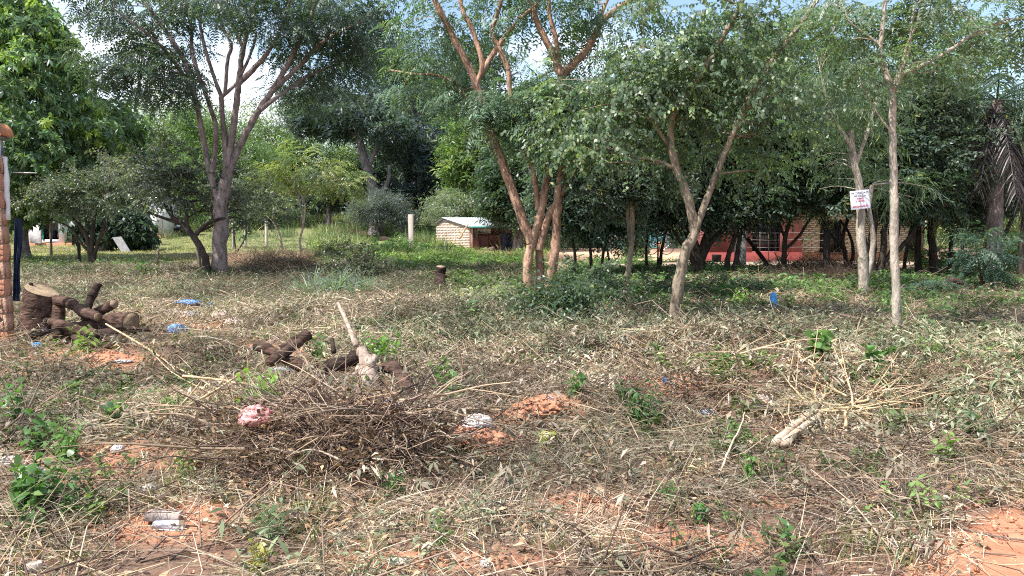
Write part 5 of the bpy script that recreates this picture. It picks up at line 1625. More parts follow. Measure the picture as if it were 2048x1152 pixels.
# ------------------------------------------------------------------ red and cream house
def house():
    rng = np.random.default_rng(23)
    Y0 = 28.0
    H = 2.75
    xl, xm, xr = P(1412, 500, Y0)[0], P(1604, 500, Y0)[0], P(1848, 500, Y0 + .8)[0]
    root = empty('red_house', 'long low house behind the grove, half red plaster and half cream brick', 'house', ((xl + xr) / 2, Y0, 0))
    m = MB()
    yb = Y0 + 6
    # red part, with the window opening left as a recess
    wx0, wx1, wz0, wz1 = P(1504, 500, Y0)[0], P(1560, 500, Y0)[0], P(1500, 503, Y0)[2], P(1500, 448, Y0)[2] + .35
    for (a, b_, c, d) in ((xl, wx0, .42, H), (wx1, xm, .42, H), (wx0, wx1, .42, wz0), (wx0, wx1, wz1, H)):
        box(m, ((a + b_) / 2, Y0 + .1, (c + d) / 2), (b_ - a, .2, d - c))
    box(m, (xl + .1, Y0 + 1.2, H / 2), (.2, 2, H))
    box(m, (xm - .1, Y0 + .5, H / 2), (.196, .6, H))
    part('wall', m, RED, root, 'red plastered wall')
    m = MB()
    box(m, ((xl + xm) / 2 - .01, Y0 + .08, .19), (xm - xl + .04, .24, .46), bev=.01)
    part('plinth', m, mat_plain('dark_red_plinth', (.36, .085, .075), .85, col2=(.26, .06, .055), scale=3), root)
    # dark door left in the red wall
    m = MB()
    dx = P(1425, 480, Y0)[0]
    box(m, (dx, Y0 - .004, 1.55), (.55, .03, 1.5), bev=.01)
    part('shutter', m, IRON, root)
    m = MB()
    box(m, ((wx0 + wx1) / 2, Y0 + .16, (wz0 + wz1) / 2), (wx1 - wx0 - .004, .02, wz1 - wz0 - .004))
    wnd = part('window', m, GLASS, root)
    for i in range(7):
        m = MB()
        x = wx0 + .04 + (wx1 - wx0 - .08) * i / 6
        box(m, (x, Y0 + .05, (wz0 + wz1) / 2), (.022, .022, wz1 - wz0 - .02))
        part('bar', m, IRON, wnd)
    for z in (wz0 + .3, (wz0 + wz1) / 2, wz1 - .3):
        m = MB()
        box(m, ((wx0 + wx1) / 2, Y0 + .028, z), (wx1 - wx0 - .01, .02, .03))
        part('bar', m, IRON, wnd)
    # cream brick part
    Y1 = Y0 + .8
    opens = []
    for (a, b_, zb_, zt_) in ((1640, 1684, 508, 440), (1818, 1845, 505, 425)):
        opens.append((P(a, 500, Y1)[0], P(b_, 500, Y1)[0], P(1700, zb_, Y1)[2], P(1700, zt_, Y1)[2]))
    base_h = P(1700, 505, Y1)[2]
    m = MB()
    box(m, ((xm + xr) / 2, Y1 + .09, base_h / 2), (xr - xm, .24, base_h), bev=.008)
    part('plinth', m, ORANGE, root, 'orange plastered base')
    m = MB()
    segs = [(xm, opens[0][0]), (opens[0][1], opens[1][0]), (opens[1][1], xr)]
    for a, b_ in segs:
        box(m, ((a + b_) / 2, Y1 + .115, (base_h + H) / 2), (b_ - a, .15, H - base_h))
    for o in opens:
        if o[2] - base_h > .01:
            box(m, ((o[0] + o[1]) / 2, Y1 + .115, (base_h + o[2]) / 2), (o[1] - o[0], .15, o[2] - base_h))
        box(m, ((o[0] + o[1]) / 2, Y1 + .115, (o[3] + H) / 2), (o[1] - o[0], .15, H - o[3]))
    box(m, (xr - .1, Y1 + 1.19, H / 2), (.19, 2.0, H))
    part('wall', m, mat_plain('cream_mortar', (.56, .47, .36), .95, col2=(.42, .34, .26), scale=5), root, 'mortar bed of the brick wall')
    bw, bh = .25, .078
    bm = MB()
    box(bm, (0, 0, 0), (bw - .02, .1, bh - .02))
    bme = bm.mesh('brick')
    bme.materials.append(CREAM)
    rest = MB()
    zc, k, count = base_h + .004, 0, 0
    spots = []
    while zc + bh < H:
        x = xm + .01 - (bw / 2 if k % 2 else 0)
        while x < xr:
            cx, cz = x + bw / 2, zc + bh / 2
            inside = xm + .1 < cx < xr - .1
            for o in opens:
                if o[0] - .1 < cx < o[1] + .1 and o[2] - .03 < cz < o[3] + .03:
                    inside = False
            if inside:
                spots.append((cx, cz))
            x += bw
        zc += bh
        k += 1
    # the 300 lowest courses show between the trunks: single bricks; the rest under the leaves is one piece
    for i, (cx, cz) in enumerate(spots):
        if i < 300:
            piece('brick', bme, root, (cx - (xl + xr) / 2, Y1 - Y0 + .03 + rng.uniform(-.006, .006), cz), (0, 0, 0), (rng.uniform(.97, 1.0), 1, 1))
        else:
            box(rest, (cx, Y1 + .03, cz), (bw - .02, .1, bh - .02))
    if rest.n:
        part('brick_courses', rest, CREAM, root, kind='stuff')
    for o in opens:
        m = MB()
        box(m, ((o[0] + o[1]) / 2, Y1 + .15, (o[2] + o[3]) / 2), (o[1] - o[0] - .006, .03, o[3] - o[2] - .006))
        w_ = part('window', m, GLASS, root)
        nb = max(3, int((o[1] - o[0]) / .11))
        for i in range(nb + 1):
            m = MB()
            box(m, (o[0] + .02 + (o[1] - o[0] - .04) * i / nb, Y1 - .055, (o[2] + o[3]) / 2 - .02), (.018, .018, o[3] - o[2] + .04))
            part('bar', m, IRON, w_)
        for z in (o[2] + .03, o[3] - .08, (o[2] + o[3]) / 2):
            m = MB()
            box(m, ((o[0] + o[1]) / 2, Y1 - .075, z), (o[1] - o[0] + .03, .018, .028))
            part('bar', m, IRON, w_)
    # tiled roof
    m = MB()
    nrow, ncol = 9, 46
    xa, xb = xl - .5, xr + .5
    for r in range(nrow):
        for c in range(ncol):
            t0, t1 = r / nrow, (r + 1.25) / nrow
            x = xa + (xb - xa) * (c + .5) / ncol
            y0_, y1_ = Y0 - .55 + 2.0 * t0, Y0 - .55 + 2.0 * min(t1, 1.02)
            z0_, z1_ = H + .02 + 1.25 * t0 + .05, H + .02 + 1.25 * min(t1, 1.02) + .012
            w = (xb - xa) / ncol * .46
            a = np.linspace(0, pi, 5)
            v = [(x + np.cos(q) * w, y0_, z0_ + np.sin(q) * .07) for q in a] + [(x + np.cos(q) * w * .9, y1_, z1_ + np.sin(q) * .055) for q in a]
            m.add(v, [(i, i + 1, 6 + i, 5 + i) for i in range(4)], np.array([1, 1, 1]) * rng.uniform(.75, 1.15))
    part('roof_tiles', m, mat_plain('house_roof_tile', (.56, .40, .26), .9, col2=(.40, .26, .16), scale=3, use_col=True), root, kind='stuff')
    m = MB()
    v = [(xa, Y0 - .52, H), (xb, Y0 - .52, H), (xb, Y0 + 1.5, H + 1.25), (xa, Y0 + 1.5, H + 1.25), (xa, Y0 + 3.4, H), (xb, Y0 + 3.4, H)]
    m.add(v + [(a, b_, c - .06) for a, b_, c in v], [(0, 1, 2, 3), (3, 2, 5, 4), (7, 6, 9, 8), (8, 9, 10, 11), (0, 6, 7, 1), (4, 5, 11, 10), (0, 3, 9, 6), (3, 4, 10, 9), (1, 7, 8, 2), (2, 8, 11, 5)])
    part('roof', m, TILE_OLD, root)
    # bucket by the red wall
    m = MB()
    q = P(1433, 521, Y0 - .6)
    q[2] = .1
    lathe(m, [(.15, 0), (.17, .25), (.18, .27), (.16, .27), (.14, .05), (.02, .04)], q, 14)
    solo('bucket', m, RUBBER, 'black bucket on the walkway against the red wall', 'bucket', q, smooth=True)
    # walkway
    m = MB()
    box(m, (P(1520, 520, 26.5)[0] + .4, 26.9, .04), (11.6, 2.0, .14), bev=.02)
    solo('walkway', m, mat_plain('walkway_concrete', (.56, .44, .34), .9, col2=(.42, .31, .23), scale=2, bump=.2), None, None, (6, 26.5, 0), kind='structure')


house()


# ------------------------------------------------------------------ lean-to, bicycle and so on behind the grove
def yard():
    Y = 42.0
    m = MB()
    a, b_ = P(1222, 505, Y), P(1345, 505, Y)
    root = empty('white_shed', 'whitewashed shed with a teal door post behind the bicycle', 'shed', ((a[0] + b_[0]) / 2, Y, 0))
    box(m, ((a[0] + b_[0]) / 2, Y + 1.0, 1.05), (b_[0] - a[0], .2, 2.1))
    part('wall', m, WHITE, root)
    m = MB()
    box(m, ((a[0] + b_[0]) / 2, Y + .5, 2.16), (b_[0] - a[0] + .8, 2.0, .08), rx=-.08, bev=.01)
    part('roof', m, TILE_OLD, root)
    m = MB()
    x = P(1299, 480, Y)[0]
    box(m, (x, Y - .1, 1.05), (.12, .12, 2.1), bev=.01)
    part('door_post', m, TEAL, root)
    m = MB()
    x0 = P(1312, 480, Y)[0]
    box(m, (x0 + .2, Y + .88, .95), (.7, .05, 1.9), bev=.01)
    part('door', m, mat_plain('grey_blue_door', (.28, .36, .38), .8, scale=3), root)
    # tarp tent
    m = MB()
    q = [P(1240, 503, 37), P(1266, 503, 37), P(1260, 470, 37.4), P(1243, 500, 38.4), P(1268, 500, 38.4)]
    q = [np.array([p[0], p[1], max(p[2], .02)]) for p in q]
    m.add(np.array(q), [(0, 1, 2), (1, 4, 2), (4, 3, 2), (3, 0, 2), (0, 3, 4, 1)])
    solo('tarp', m, RAG_GREY, 'grey-blue tarpaulin propped up like a small tent left of the bicycle', 'tarpaulin', q[0])
    # bicycle
    Yb = 35.5
    w0, w1 = P(1302, 496, Yb), P(1333, 496, Yb)
    root = empty('bicycle', 'dark bicycle standing in the shade left of the crooked tan trunk', 'bicycle', (w0[0], Yb, 0))
    R = .33
    for c in (w0, w1):
        c[2] = R + .02
        m = MB()
        t = np.linspace(0, 2 * pi, 25)
        tubes(m, np.stack([c[0] + R * np.cos(t), 0 * t + Yb, c[2] + R * np.sin(t)], -1), .02, 6)
        wh = part('wheel', m, RUBBER, root)
        m = MB()
        for k in range(9):
            an = k * pi / 9
            tubes(m, np.array([c + R * .96 * np.array([cos(an), .0, sin(an)]), c - R * .96 * np.array([cos(an), 0, sin(an)])]), .003, 3)
        part('spokes', m, CHROME, wh, kind='stuff')
    bb = (w0 + w1) / 2 * [1, 1, 0] + [-.02, 0, .32]
    st, hd = bb + [-.13, 0, .45], w1 + [-.16, 0, .48]
    m = MB()
    for a, b_ in ((bb, st), (st, hd), (bb, hd - [-.02, 0, .1]), (w0, bb), (w0, st), (w1, hd + [-.02, 0, .1])):
        tubes(m, np.array([a, b_]), .016, 6)
    part('frame', m, TEAL, root)
    m = MB()
    blob(m, st + [-.02, 0, .08], (.13, .07, .035), .1)
    part('saddle', m, RUBBER, root)
    m = MB()
    tubes(m, smooth_path([hd + [.02, -.25, .14], hd + [0, 0, .18], hd + [.02, .25, .14]], 4), .013, 6)
    part('handlebar', m, CHROME, root)
    # red clay pot by the wall
    m = MB()
    q = P(1322, 500, 38)
    q[2] = .02
    lathe(m, [(.12, 0), (.2, .2), (.22, .4), (.18, .5), (.15, .5), (.1, .1)], q, 14)
    solo('clay_pot', m, TILE, 'orange clay pot behind the bicycle', 'pot', q, smooth=True)


yard()


# ------------------------------------------------------------------ white house and shed at the left, behind
def left_buildings():
    Y = 48.0
    x0, x1 = P(58, 485, Y)[0], P(128, 485, Y)[0]
    zb, zt = P(100, 486, Y)[2], P(100, 420, Y)[2]
    root = empty('white_house', 'white house with an open porch on a reddish base, far left', 'house', ((x0 + x1) / 2, Y, 0))
    m = MB()
    xo0, xo1 = P(84, 480, Y)[0], P(118, 480, Y)[0]
    zo0, zo1 = P(100, 479, Y)[2], P(100, 452, Y)[2] + .2
    for (a, b_, c, d) in ((x0, xo0, zb, zt), (xo1, x1, zb, zt), (xo0, xo1, zb, zo0), (xo0, xo1, zo1, zt)):
        box(m, ((a + b_) / 2, Y + .1, (c + d) / 2), (b_ - a, .2, d - c))
    box(m, ((x0 + x1) / 2, Y + 1.4, (zb + zt) / 2), (x1 - x0, .15, zt - zb))
    box(m, (x0 + .1, Y + .7625, (zb + zt) / 2), (.2, 1.125, zt - zb))
    box(m, (x1 - .1, Y + .7625, (zb + zt) / 2), (.2, 1.125, zt - zb))
    part('wall', m, WHITE, root)
    m = MB()
    x2 = P(175, 490, Y)[0]
    box(m, ((x0 - .3 + x2) / 2, Y + .6, (zb - .3) / 2 + .02), (x2 - x0 + .3, 1.9, zb + .3 - .02), bev=.02)
    part('base', m, ORANGE, root)
    m = MB()
    box(m, (xo0 + .06, Y - .02, (zo0 + zo1) / 2), (.10, .06, zo1 - zo0), bev=.01)
    part('window_frame', m, TEAL, root)
    m = MB()
    box(m, ((x1 + x2) / 2, Y + 1.0, (zb + zt) / 2), (x2 - x1 - .02, .2, zt - zb))
    part('wall', m, WOOD_OLD, root, 'dark brown board wall')
    m = MB()
    box(m, ((x0 + x2) / 2, Y + .7, zt + .07), (x2 - x0 + .9, 2.6, .12), rx=.06, bev=.02)
    part('roof', m, TILE_OLD, root)
    m = MB()
    q = np.array([(xo0 + xo1) / 2 - .15, Y + .6, zo0])
    lathe(m, [(.2, 0), (.21, .3), (.2, .55), (.17, .56)], q, 14)
    solo('black_barrel', m, DRUM, 'small black barrel inside the porch of the white house', 'barrel', q, smooth=True)
    m = MB()
    q = np.array([(xo0 + xo1) / 2 + .32, Y + .6, zo0 + .001])
    lathe(m, [(.17, 0), (.21, .25), (.13, .42), (.08, .5)], q, 14)
    solo('orange_jug', m, TILE, 'orange round jug right of the black barrel inside the white porch', 'jug', q, smooth=True)
    m = MB()
    a = P(72, 492, Y - .5)
    box(m, (a[0], Y - .45, .72), (.62, .05, 1.12), ry=.03, rx=-.1, bev=.01)
    solo('white_sheet', m, WHITE_P, 'white panel leaning against the white house left of the porch', 'panel', (a[0], Y - .45, .15))
    # white shed with ladder
    Y = 55.0
    x0, x1 = P(300, 470, Y)[0], P(333, 470, Y)[0]
    zb, zt = P(315, 470, Y)[2], P(315, 396, Y)[2]
    root = empty('white_shed', 'narrow tall white shed wall on an orange base, left of the black car', 'shed', ((x0 + x1) / 2, Y, 0))
    m = MB()
    box(m, ((x0 + x1) / 2, Y + 1, (zb + zt) / 2), (x1 - x0, 2.0, zt - zb))
    part('wall', m, WHITE, root)
    m = MB()
    box(m, ((x0 + x1) / 2 - .5, Y + .98, zb / 2 - .02), (x1 - x0 + 1.1, 2.1, zb), bev=.02)
    part('base', m, ORANGE, root)
    m = MB()
    box(m, ((x0 + x1) / 2, Y + 1, zt + .06), (x1 - x0 + .5, 2.5, .1), rx=.05)
    part('roof', m, METAL, root)
    lx0, lx1 = P(317, 470, Y)[0], P(328, 470, Y)[0]
    root = empty('ladder', 'thin ladder leaning against the white shed left of the black car', 'ladder', (lx0, Y - .4, 0))
    zl = P(320, 425, Y)[2]
    for x in (lx0, lx1):
        m = MB()
        tubes(m, np.array([(x, Y - .45, .1), (x, Y - .06, zl)]), .03, 5, cap=True)
        part('rail', m, POST, root)
    for k in range(6):
        m = MB()
        z = .35 + k * .3
        y = Y - .45 + .39 * (z - .1) / (zl - .1)
        tubes(m, np.array([(lx0, y, z), (lx1, y, z)]), .022, 5)
        part('rung', m, POST, root)
    # rough table
    Y = 46.0
    a, b_ = P(262, 468, Y), P(322, 468, Y)
    root = empty('plank_table', 'rough plank table on dark legs before the white shed', 'table', ((a[0] + b_[0]) / 2, Y, 0))
    m = MB()
    box(m, ((a[0] + b_[0]) / 2, Y, a[2]), (b_[0] - a[0], .6, .07), bev=.01)
    part('top', m, POST, root)
    for px in (290, 297, 312):
        m = MB()
        x = P(px, 470, Y)[0]
        box(m, (x, Y, a[2] / 2 - .02), (.1, .1, a[2] - .05), bev=.01)
        part('leg', m, POST_DARK, root)
    # sheets standing in the grass
    Y = 38.0
    m = MB()
    a, b_ = P(233, 474, Y), P(258, 514, Y)
    c = (a + b_) / 2
    sp = norm(b_ - a)
    nn = 12
    v = []
    for side in (0, .03):
        for k in range(nn):
            w = -.22 + .44 * k / (nn - 1)
            for e in (a, b_):
                v.append(e + np.array([w, side + (.02 if k % 2 else 0), w * .1]))
    fs = [(2 * k, 2 * k + 2, 2 * k + 3, 2 * k + 1) for k in range(nn - 1)]
    n2 = 2 * nn
    fs += [(n2 + 2 * k + 2, n2 + 2 * k, n2 + 2 * k + 1, n2 + 2 * k + 3) for k in range(nn - 1)] + [(0, 1, n2 + 1, n2), (n2 - 2, n2 - 1, 2 * n2 - 1, 2 * n2 - 2)]
    m.add(np.array(v), fs)
    solo('fibre_sheet', m, FIBRO, 'grey corrugated sheet leaning over in the grass right of the dark round tree', 'corrugated sheet', b_)
    m = MB()
    q = [P(143, 512, Y), P(168, 513, Y), P(168, 500, Y + .4), P(155, 508, Y + .4)]
    v = q + [p + np.array([0, .05, 0]) for p in q]
    m.add(np.array(v), [(0, 1, 2, 3), (4, 7, 6, 5), (0, 4, 5, 1), (1, 5, 6, 2), (2, 6, 7, 3), (3, 7, 4, 0)])
    solo('pink_board', m, PINKPANEL, 'pinkish board lying tilted in the grass left of the low many-stemmed tree', 'board', q[0])
    # clothes line
    Y = 66.0
    a, b_ = P(404, 440, Y), P(428, 440, Y)
    root = empty('clothes_line', 'line between thin posts with washing right of the black car', 'clothes line', (a[0], Y, 0))
    m = MB()
    tubes(m, np.array([a, (a + b_) / 2 - [0, 0, .06], b_]), .012, 4)
    part('line', m, WIRE, root)
    for q in (a, b_):
        m = MB()
        tubes(m, np.array([q * [1, 1, 0], q + [0, 0, .1]]), .04, 5, cap=True)
        part('post', m, CONC, root)
    for i, (px, w, h, mt, lab) in enumerate(((411, .42, .75, NAVY, 'dark blue garment hanging on the clothes line'), (420, .34, .6, PINK_P, 'red garment hanging on the clothes line'))):
        m = MB()
        t = P(px, 441, Y - .03)
        prof = [(-.5, 0), (.5, 0), (.62, -.35), (.4, -.4), (.45, -1), (-.45, -1), (-.4, -.4), (-.62, -.35)]
        K = len(prof)
        v = [(t[0] + p[0] * w, Y - .03 - s, t[2] + p[1] * h) for s in (0, .05) for p in prof]
        m.add(v, [tuple(range(K))[::-1], tuple(range(K, 2 * K))] + [(k, (k + 1) % K, K + (k + 1) % K, K + k) for k in range(K)])
        solo('garment', m, mt, lab, 'garment', t)
    # far brick wall
    Y = 74.0
    a, b_ = P(612, 425, Y), P(712, 425, Y)
    m = MB()
    z0, z1 = float(gz(a[0], Y)) - .3, P(650, 402, Y)[2]
    box(m, ((a[0] + b_[0]) / 2, Y, (z0 + z1) / 2), (b_[0] - a[0], .2, z1 - z0))
    solo('far_brick_wall', m, mat_plain('far_brick', (.58, .29, .20), .9, col2=(.44, .20, .14), scale=3, stretch=(1, 1, 3)), 'low reddish brick wall beyond the lawn, left of the pale flaking trunk', 'wall', ((a[0] + b_[0]) / 2, Y, z0))


left_buildings()


# ------------------------------------------------------------------ cars
def car(label, px, py, Y, rz, paint):
    b0 = P(px, py, Y)
    b0[2] = float(gz(b0[0], Y))
    root = empty('parked_car', label, 'car', b0, 'cars parked in the yards')
    R = np.array(mathutils.Euler((0, 0, rz)).to_matrix())

    def put(m):
        for k in range(len(m.v)):
            m.v[k] = m.v[k] @ R.T + b0
        return m
    # side outline (x forward, z up), lofted across the width with tumblehome
    low = [(-2.0, .35), (-2.02, .75), (-1.9, .98), (-1.2, 1.02), (1.0, .98), (1.75, .86), (2.0, .68), (2.02, .36)]
    m = MB()
    K = len(low)
    v = []
    for y, s in ((-.84, .96), (-.78, 1.0), (.78, 1.0), (.84, .96)):
        for q in low:
            v.append((q[0] * s, y, q[1]))
    fs = [(r * K + i, r * K + i + 1, (r + 1) * K + i + 1, (r + 1) * K + i) for r in range(3) for i in range(K - 1)] + [tuple(range(K)), tuple(range(3 * K, 4 * K))[::-1]]
    m.add(v, fs)
    part('body', put(m), paint, root)
    cab = [(-1.75, 1.0), (-1.45, 1.42), (-.2, 1.48), (.35, 1.40), (1.02, .97)]
    K = len(cab)
    m = MB()
    v = []
    for y, s, zz in ((-.76, 1, 0), (-.60, 1, 1), (.60, 1, 1), (.76, 1, 0)):
        for q in cab:
            v.append((q[0], y * (1 if q[1] < 1.1 else .92), q[1] if zz else min(q[1], 1.36)))
    m.add(v, [(r * K + i, r * K + i + 1, (r + 1) * K + i + 1, (r + 1) * K + i) for r in range(3) for i in range(K - 1)] + [tuple(range(K)), tuple(range(3 * K, 4 * K))[::-1]])
    part('roof', put(m), paint, root)
    m = MB()
    m.add([(.42, -.58, 1.375), (.42, .58, 1.375), (1.0, .68, 1.01), (1.0, -.68, 1.01)], [(0, 1, 2, 3)])
    v = np.array(m.v[0]) + [.02, 0, .02]
    m = MB()
    m.add(np.concatenate([v, v - [.01, 0, .015]]), [(0, 1, 2, 3), (7, 6, 5, 4)])
    part('windscreen', put(m), GLASS, root)
    for s in (-1, 1):
        for x0, x1 in ((-1.3, -.35), (-.25, .62)):
            m = MB()
            box(m, ((x0 + x1) / 2, s * .725, 1.19), (x1 - x0, .03, .26), bev=.01, rx=s * .25)
            part('side_window', put(m), GLASS, root)
        for x in (-1.25, 1.28):
            m = MB()
            t = np.linspace(0, 2 * pi, 19)
            tubes(m, np.stack([x + .24 * np.cos(t), 0 * t + s * .76, .31 + .24 * np.sin(t)], -1), .085, 8)
            w = part('wheel', put(m), RUBBER, root)
            m = MB()
            mm = MB()
            lathe(mm, [(.2, -.03), (.19, .04), (.06, .05), (.02, .03)], (0, 0, 0), 14)
            vv = mm.v[0]
            m.add(np.stack([vv[:, 0] + x, s * (.80 + vv[:, 2]), vv[:, 1] + .31], -1), mm.f[0])
            part('rim', put(m), CHROME, w)
        m = MB()
        blob(m, (1.90, s * .58, .70), (.12, .20, .10), .05)
        part('headlight', put(m), LAMP, root)
    m = MB()
    box(m, (2.0, 0, .47), (.10, 1.5, .2), bev=.03)
    part('bumper', put(m), paint, root)
    m = MB()
    box(m, (1.98, 0, .64), (.08, .8, .1), bev=.02)
    part('grille', put(m), CHROME, root)
    m = MB()
    box(m, (2.06, 0, .47), (.02, .42, .12))
    part('number_plate', put(m), WHITE, root)


car('black car with its front turned to the viewer, beside the white shed at the left', 343, 477, 58, radians(-68), CAR_BLACK)
car('pale bluish-white car half hidden at the right edge past the palm', 2028, 498, 46, radians(-40), CAR_WHITE)


# ------------------------------------------------------------------ the sign on the trunk
def sign():
    Y = GP(1726, 592)[1] - .17
    c = P(1720, 399.5, Y)
    k = Y / F
    W, H = 40 * k, 37 * k
    root = empty('sign', 'white private property sign nailed to the light grey spotted trunk', 'sign', c - [0, 0, H / 2])
    rz, ry = radians(4), radians(-6.5)
    R = np.array(mathutils.Euler((0, ry, rz)).to_matrix())

    def put(m):
        for q in range(len(m.v)):
            m.v[q] = m.v[q] @ R.T + c
        return m
    m = MB()
    box(m, (0, 0, 0), (W, .012, H), bev=.003)
    part('board', put(m), SIGN_W, root)
    for (txt, z, size, mat, sx) in (('PROPIEDAD', .36, .165, SIGN_K, 1.0), ('PRIVADA', .205, .165, SIGN_K, 1.0), ('PROHIBIDO', .06, .115, SIGN_R, .9), ('EL INGRESO', -.07, .115, SIGN_R, .9), ('Y', -.20, .10, SIGN_K, 1), ('ARROJAR BASURA', -.35, .115, SIGN_R, .9)):
        cu = bpy.data.curves.new('lettering', 'FONT')
        cu.body = txt
        cu.size = 1
        cu.align_x = 'CENTER'
        cu.align_y = 'CENTER'
        cu.extrude = .004
        ob = bpy.data.objects.new('lettering', cu)
        me0 = bpy.data.meshes.new_from_object(ob)
        n = len(me0.vertices)
        v = np.zeros(n * 3)
        me0.vertices.foreach_get('co', v)
        v = v.reshape(-1, 3)
        s = size * H * (1.15 if mat is SIGN_R else 1.0)
        w = (v[:, 0].max() - v[:, 0].min())
        target = {'PROPIEDAD': .86, 'PRIVADA': .62, 'PROHIBIDO': .36, 'EL INGRESO': .46, 'Y': .06, 'ARROJAR BASURA': .80}[txt] * W
        m = MB()
        fs = [tuple(p.vertices) for p in me0.polygons]
        xyz = np.stack([v[:, 0] * target / w, -.0075 - v[:, 2] * .3, v[:, 1] * s + z * H], -1)
        m.add(xyz, fs)
        o = part('lettering', put(m), mat, root)
        bpy.data.objects.remove(ob)
        bpy.data.meshes.remove(me0)
        bpy.data.curves.remove(cu)


sign()

# ------------------------------------------------------------------ litter
def bag(label, px, py, rx, ry, rz, mat, seed, name='plastic_bag', cat='plastic bag', amp=.45, freq=2.2, lift=.0, group=None):
    g = GP(px, py)
    m = MB()
    k_ = .8
    blob(m, g + [0, 0, rz * .45 + lift], (rx * k_, ry * k_, rz * k_), amp * 1.25, freq * 1.3, seed, 44, 26, squash=.6, crease=True)
    return solo(name, m, mat, label, cat, g, group, smooth=False)


bag('long stretched bright blue plastic bag on the ground right of the log pile', 376, 610, .28, .13, .07, BLUE_P, 1)
bag('crumpled dark blue plastic bag right of the long stretched blue one', 421, 618, .10, .09, .08, BLUE_P, 2)
bag('blue plastic bag half buried in litter in front of the grey cloth', 354, 668, .15, .12, .10, BLUE_P, 3)
bag('small blue plastic scrap at the foot of the log pile near the brick wall end', 74, 696, .075, .06, .05, BLUE_P, 4)
bag('tiny blue plastic scrap beside the shaded litter under the tall grey trunk', 322, 566, .16, .1, .05, BLUE_P, 5)
bag('whitish dusty rag lying left of the grey cloth below the long blue bag', 358, 632, .22, .13, .06, RAG, 6, 'rag', 'rag')
bag('grey crumpled cloth below the long blue bag', 388, 634, .12, .1, .07, RAG_GREY, 7, 'rag', 'rag')
bag('dusty pinkish rag right of the grey cloth', 446, 640, .16, .12, .10, RAG, 8, 'rag', 'rag')
bag('pale dusty bag beside a pinkish rag, left of the central tangle', 467, 655, .16, .12, .10, RAG, 9, 'rag', 'rag')
bag('white scrap of plastic beyond the long blue bag', 332, 590, .12, .1, .08, WHITE_P, 10)
bag('white flat scrap on the bare red earth right of the log pile', 244, 725, .13, .06, .02, WHITE_P, 11, 'paper_scrap', 'scrap')
bag('red and white plastic bag lying on the left end of the brush heap', 514, 880, .12, .10, .09, PINK_P, 12, lift=.10)
bag('dusty white and grey plastic bag lying on the bare soil hump at the centre', 955, 862, .12, .09, .07, WHITE_P, 13, lift=.02)
bag('muddy white sack on the soil hump above the brush heap', 782, 832, .075, .07, .06, RAG_GREY, 14, 'sack', 'sack', lift=.03)
bag('small white scrap at the left edge among the leafy weeds', 20, 930, .08, .06, .04, WHITE_P, 15, 'paper_scrap', 'scrap')
bag('white torn packaging under the leafy weeds at the lower left', 62, 955, .10, .07, .05, WHITE_P, 16, 'paper_scrap', 'scrap')
bag('white crumpled paper in the shade left of the pale broken tile', 296, 990, .055, .05, .045, WHITE_P, 17, 'paper_scrap', 'scrap')
bag('white scrap in the straw at the bottom centre', 800, 1128, .07, .03, .022, WHITE_P, 18, 'paper_scrap', 'scrap')
bag('small white lump in the straw near the bottom, right of centre', 970, 1133, .03, .03, .025, WHITE_P, 19, 'paper_scrap', 'scrap')
bag('white lump on the debris ridge left of the fallen bare branch', 1522, 818, .10, .08, .08, RAG, 20, 'rag', 'rag')
bag('black plastic bag at the foot of the five-stemmed tree', 1142, 660, .13, .11, .16, RUBBER, 21)
bag('small bluish-white scrap in the weeds left of the thick pale stick', 236, 905, .05, .04, .04, WHITE_P, 22, 'paper_scrap', 'scrap')
bag('pink scrap of plastic lying on the debris ridge right of centre', 1258, 765, .09, .06, .04, PINK_P, 23, 'paper_scrap', 'scrap')
bag('small blue cap-like scrap on the debris ridge right of centre', 1330, 766, .025, .025, .04, BLUE_P, 24, 'plastic_scrap', 'scrap')
bag('dull blue-grey rag on the debris ridge, right of centre', 1415, 832, .06, .05, .04, RAG_GREY, 25, 'rag', 'rag')


def bottle():
    g = GP(556, 752)
    m = MB()
    mm = MB()
    lathe(mm, [(.03, 0), (.034, .01), (.034, .06), (.031, .07), (.034, .08), (.034, .14), (.025, .18), (.013, .205), (.013, .22)], (0, 0, 0), 14)
    v = mm.v[0]
    m.add(np.stack([v[:, 2] - .11 + g[0], v[:, 0] + g[1], v[:, 1] + g[2] + .06], -1), mm.f[0])
    for q in mm.f[1:]:
        m.f.append(q)
    gm_, nt_, b_ = new_mat('clear_plastic')
    b_.inputs['Base Color'].default_value = (.75, .85, .85, 1)
    b_.inputs['Roughness'].default_value = .12
    b_.inputs['Transmission Weight'].default_value = .7
    root = empty('plastic_bottle', 'clear plastic bottle lying below the forked dark branch', 'bottle', g)
    part('body', m, gm_, root, smooth=True)
    m = MB()
    mm = MB()
    lathe(mm, [(.015, 0), (.016, .004), (.016, .02), (.014, .022)], (0, 0, 0), 12)
    v = mm.v[0]
    m.add(np.stack([v[:, 2] + .112 + g[0], v[:, 0] + g[1], v[:, 1] + g[2] + .06], -1), mm.f[0])
    for q in mm.f[1:]:
        m.f.append(q)
    part('cap', m, BLUE_P, root)


bottle()


def fragment(label, px, py, s, mat, seed, name='brick_fragment', cat='brick piece', rz=None, group=None):
    r = np.random.default_rng(seed)
    g = GP(px, py)
    m = MB()
    box(m, (0, 0, 0), s, bev=min(s) * .06)
    v = m.v[0]
    v += r.normal(0, min(s) * .07, v.shape)
    R = np.array(mathutils.Euler((r.normal(0, .2), r.normal(0, .15), rz if rz is not None else r.uniform(0, 3))).to_matrix())
    m.v[0] = v @ R.T + g + [0, 0, s[2] * .45]
    return solo(name, m, mat, label, cat, g, group)


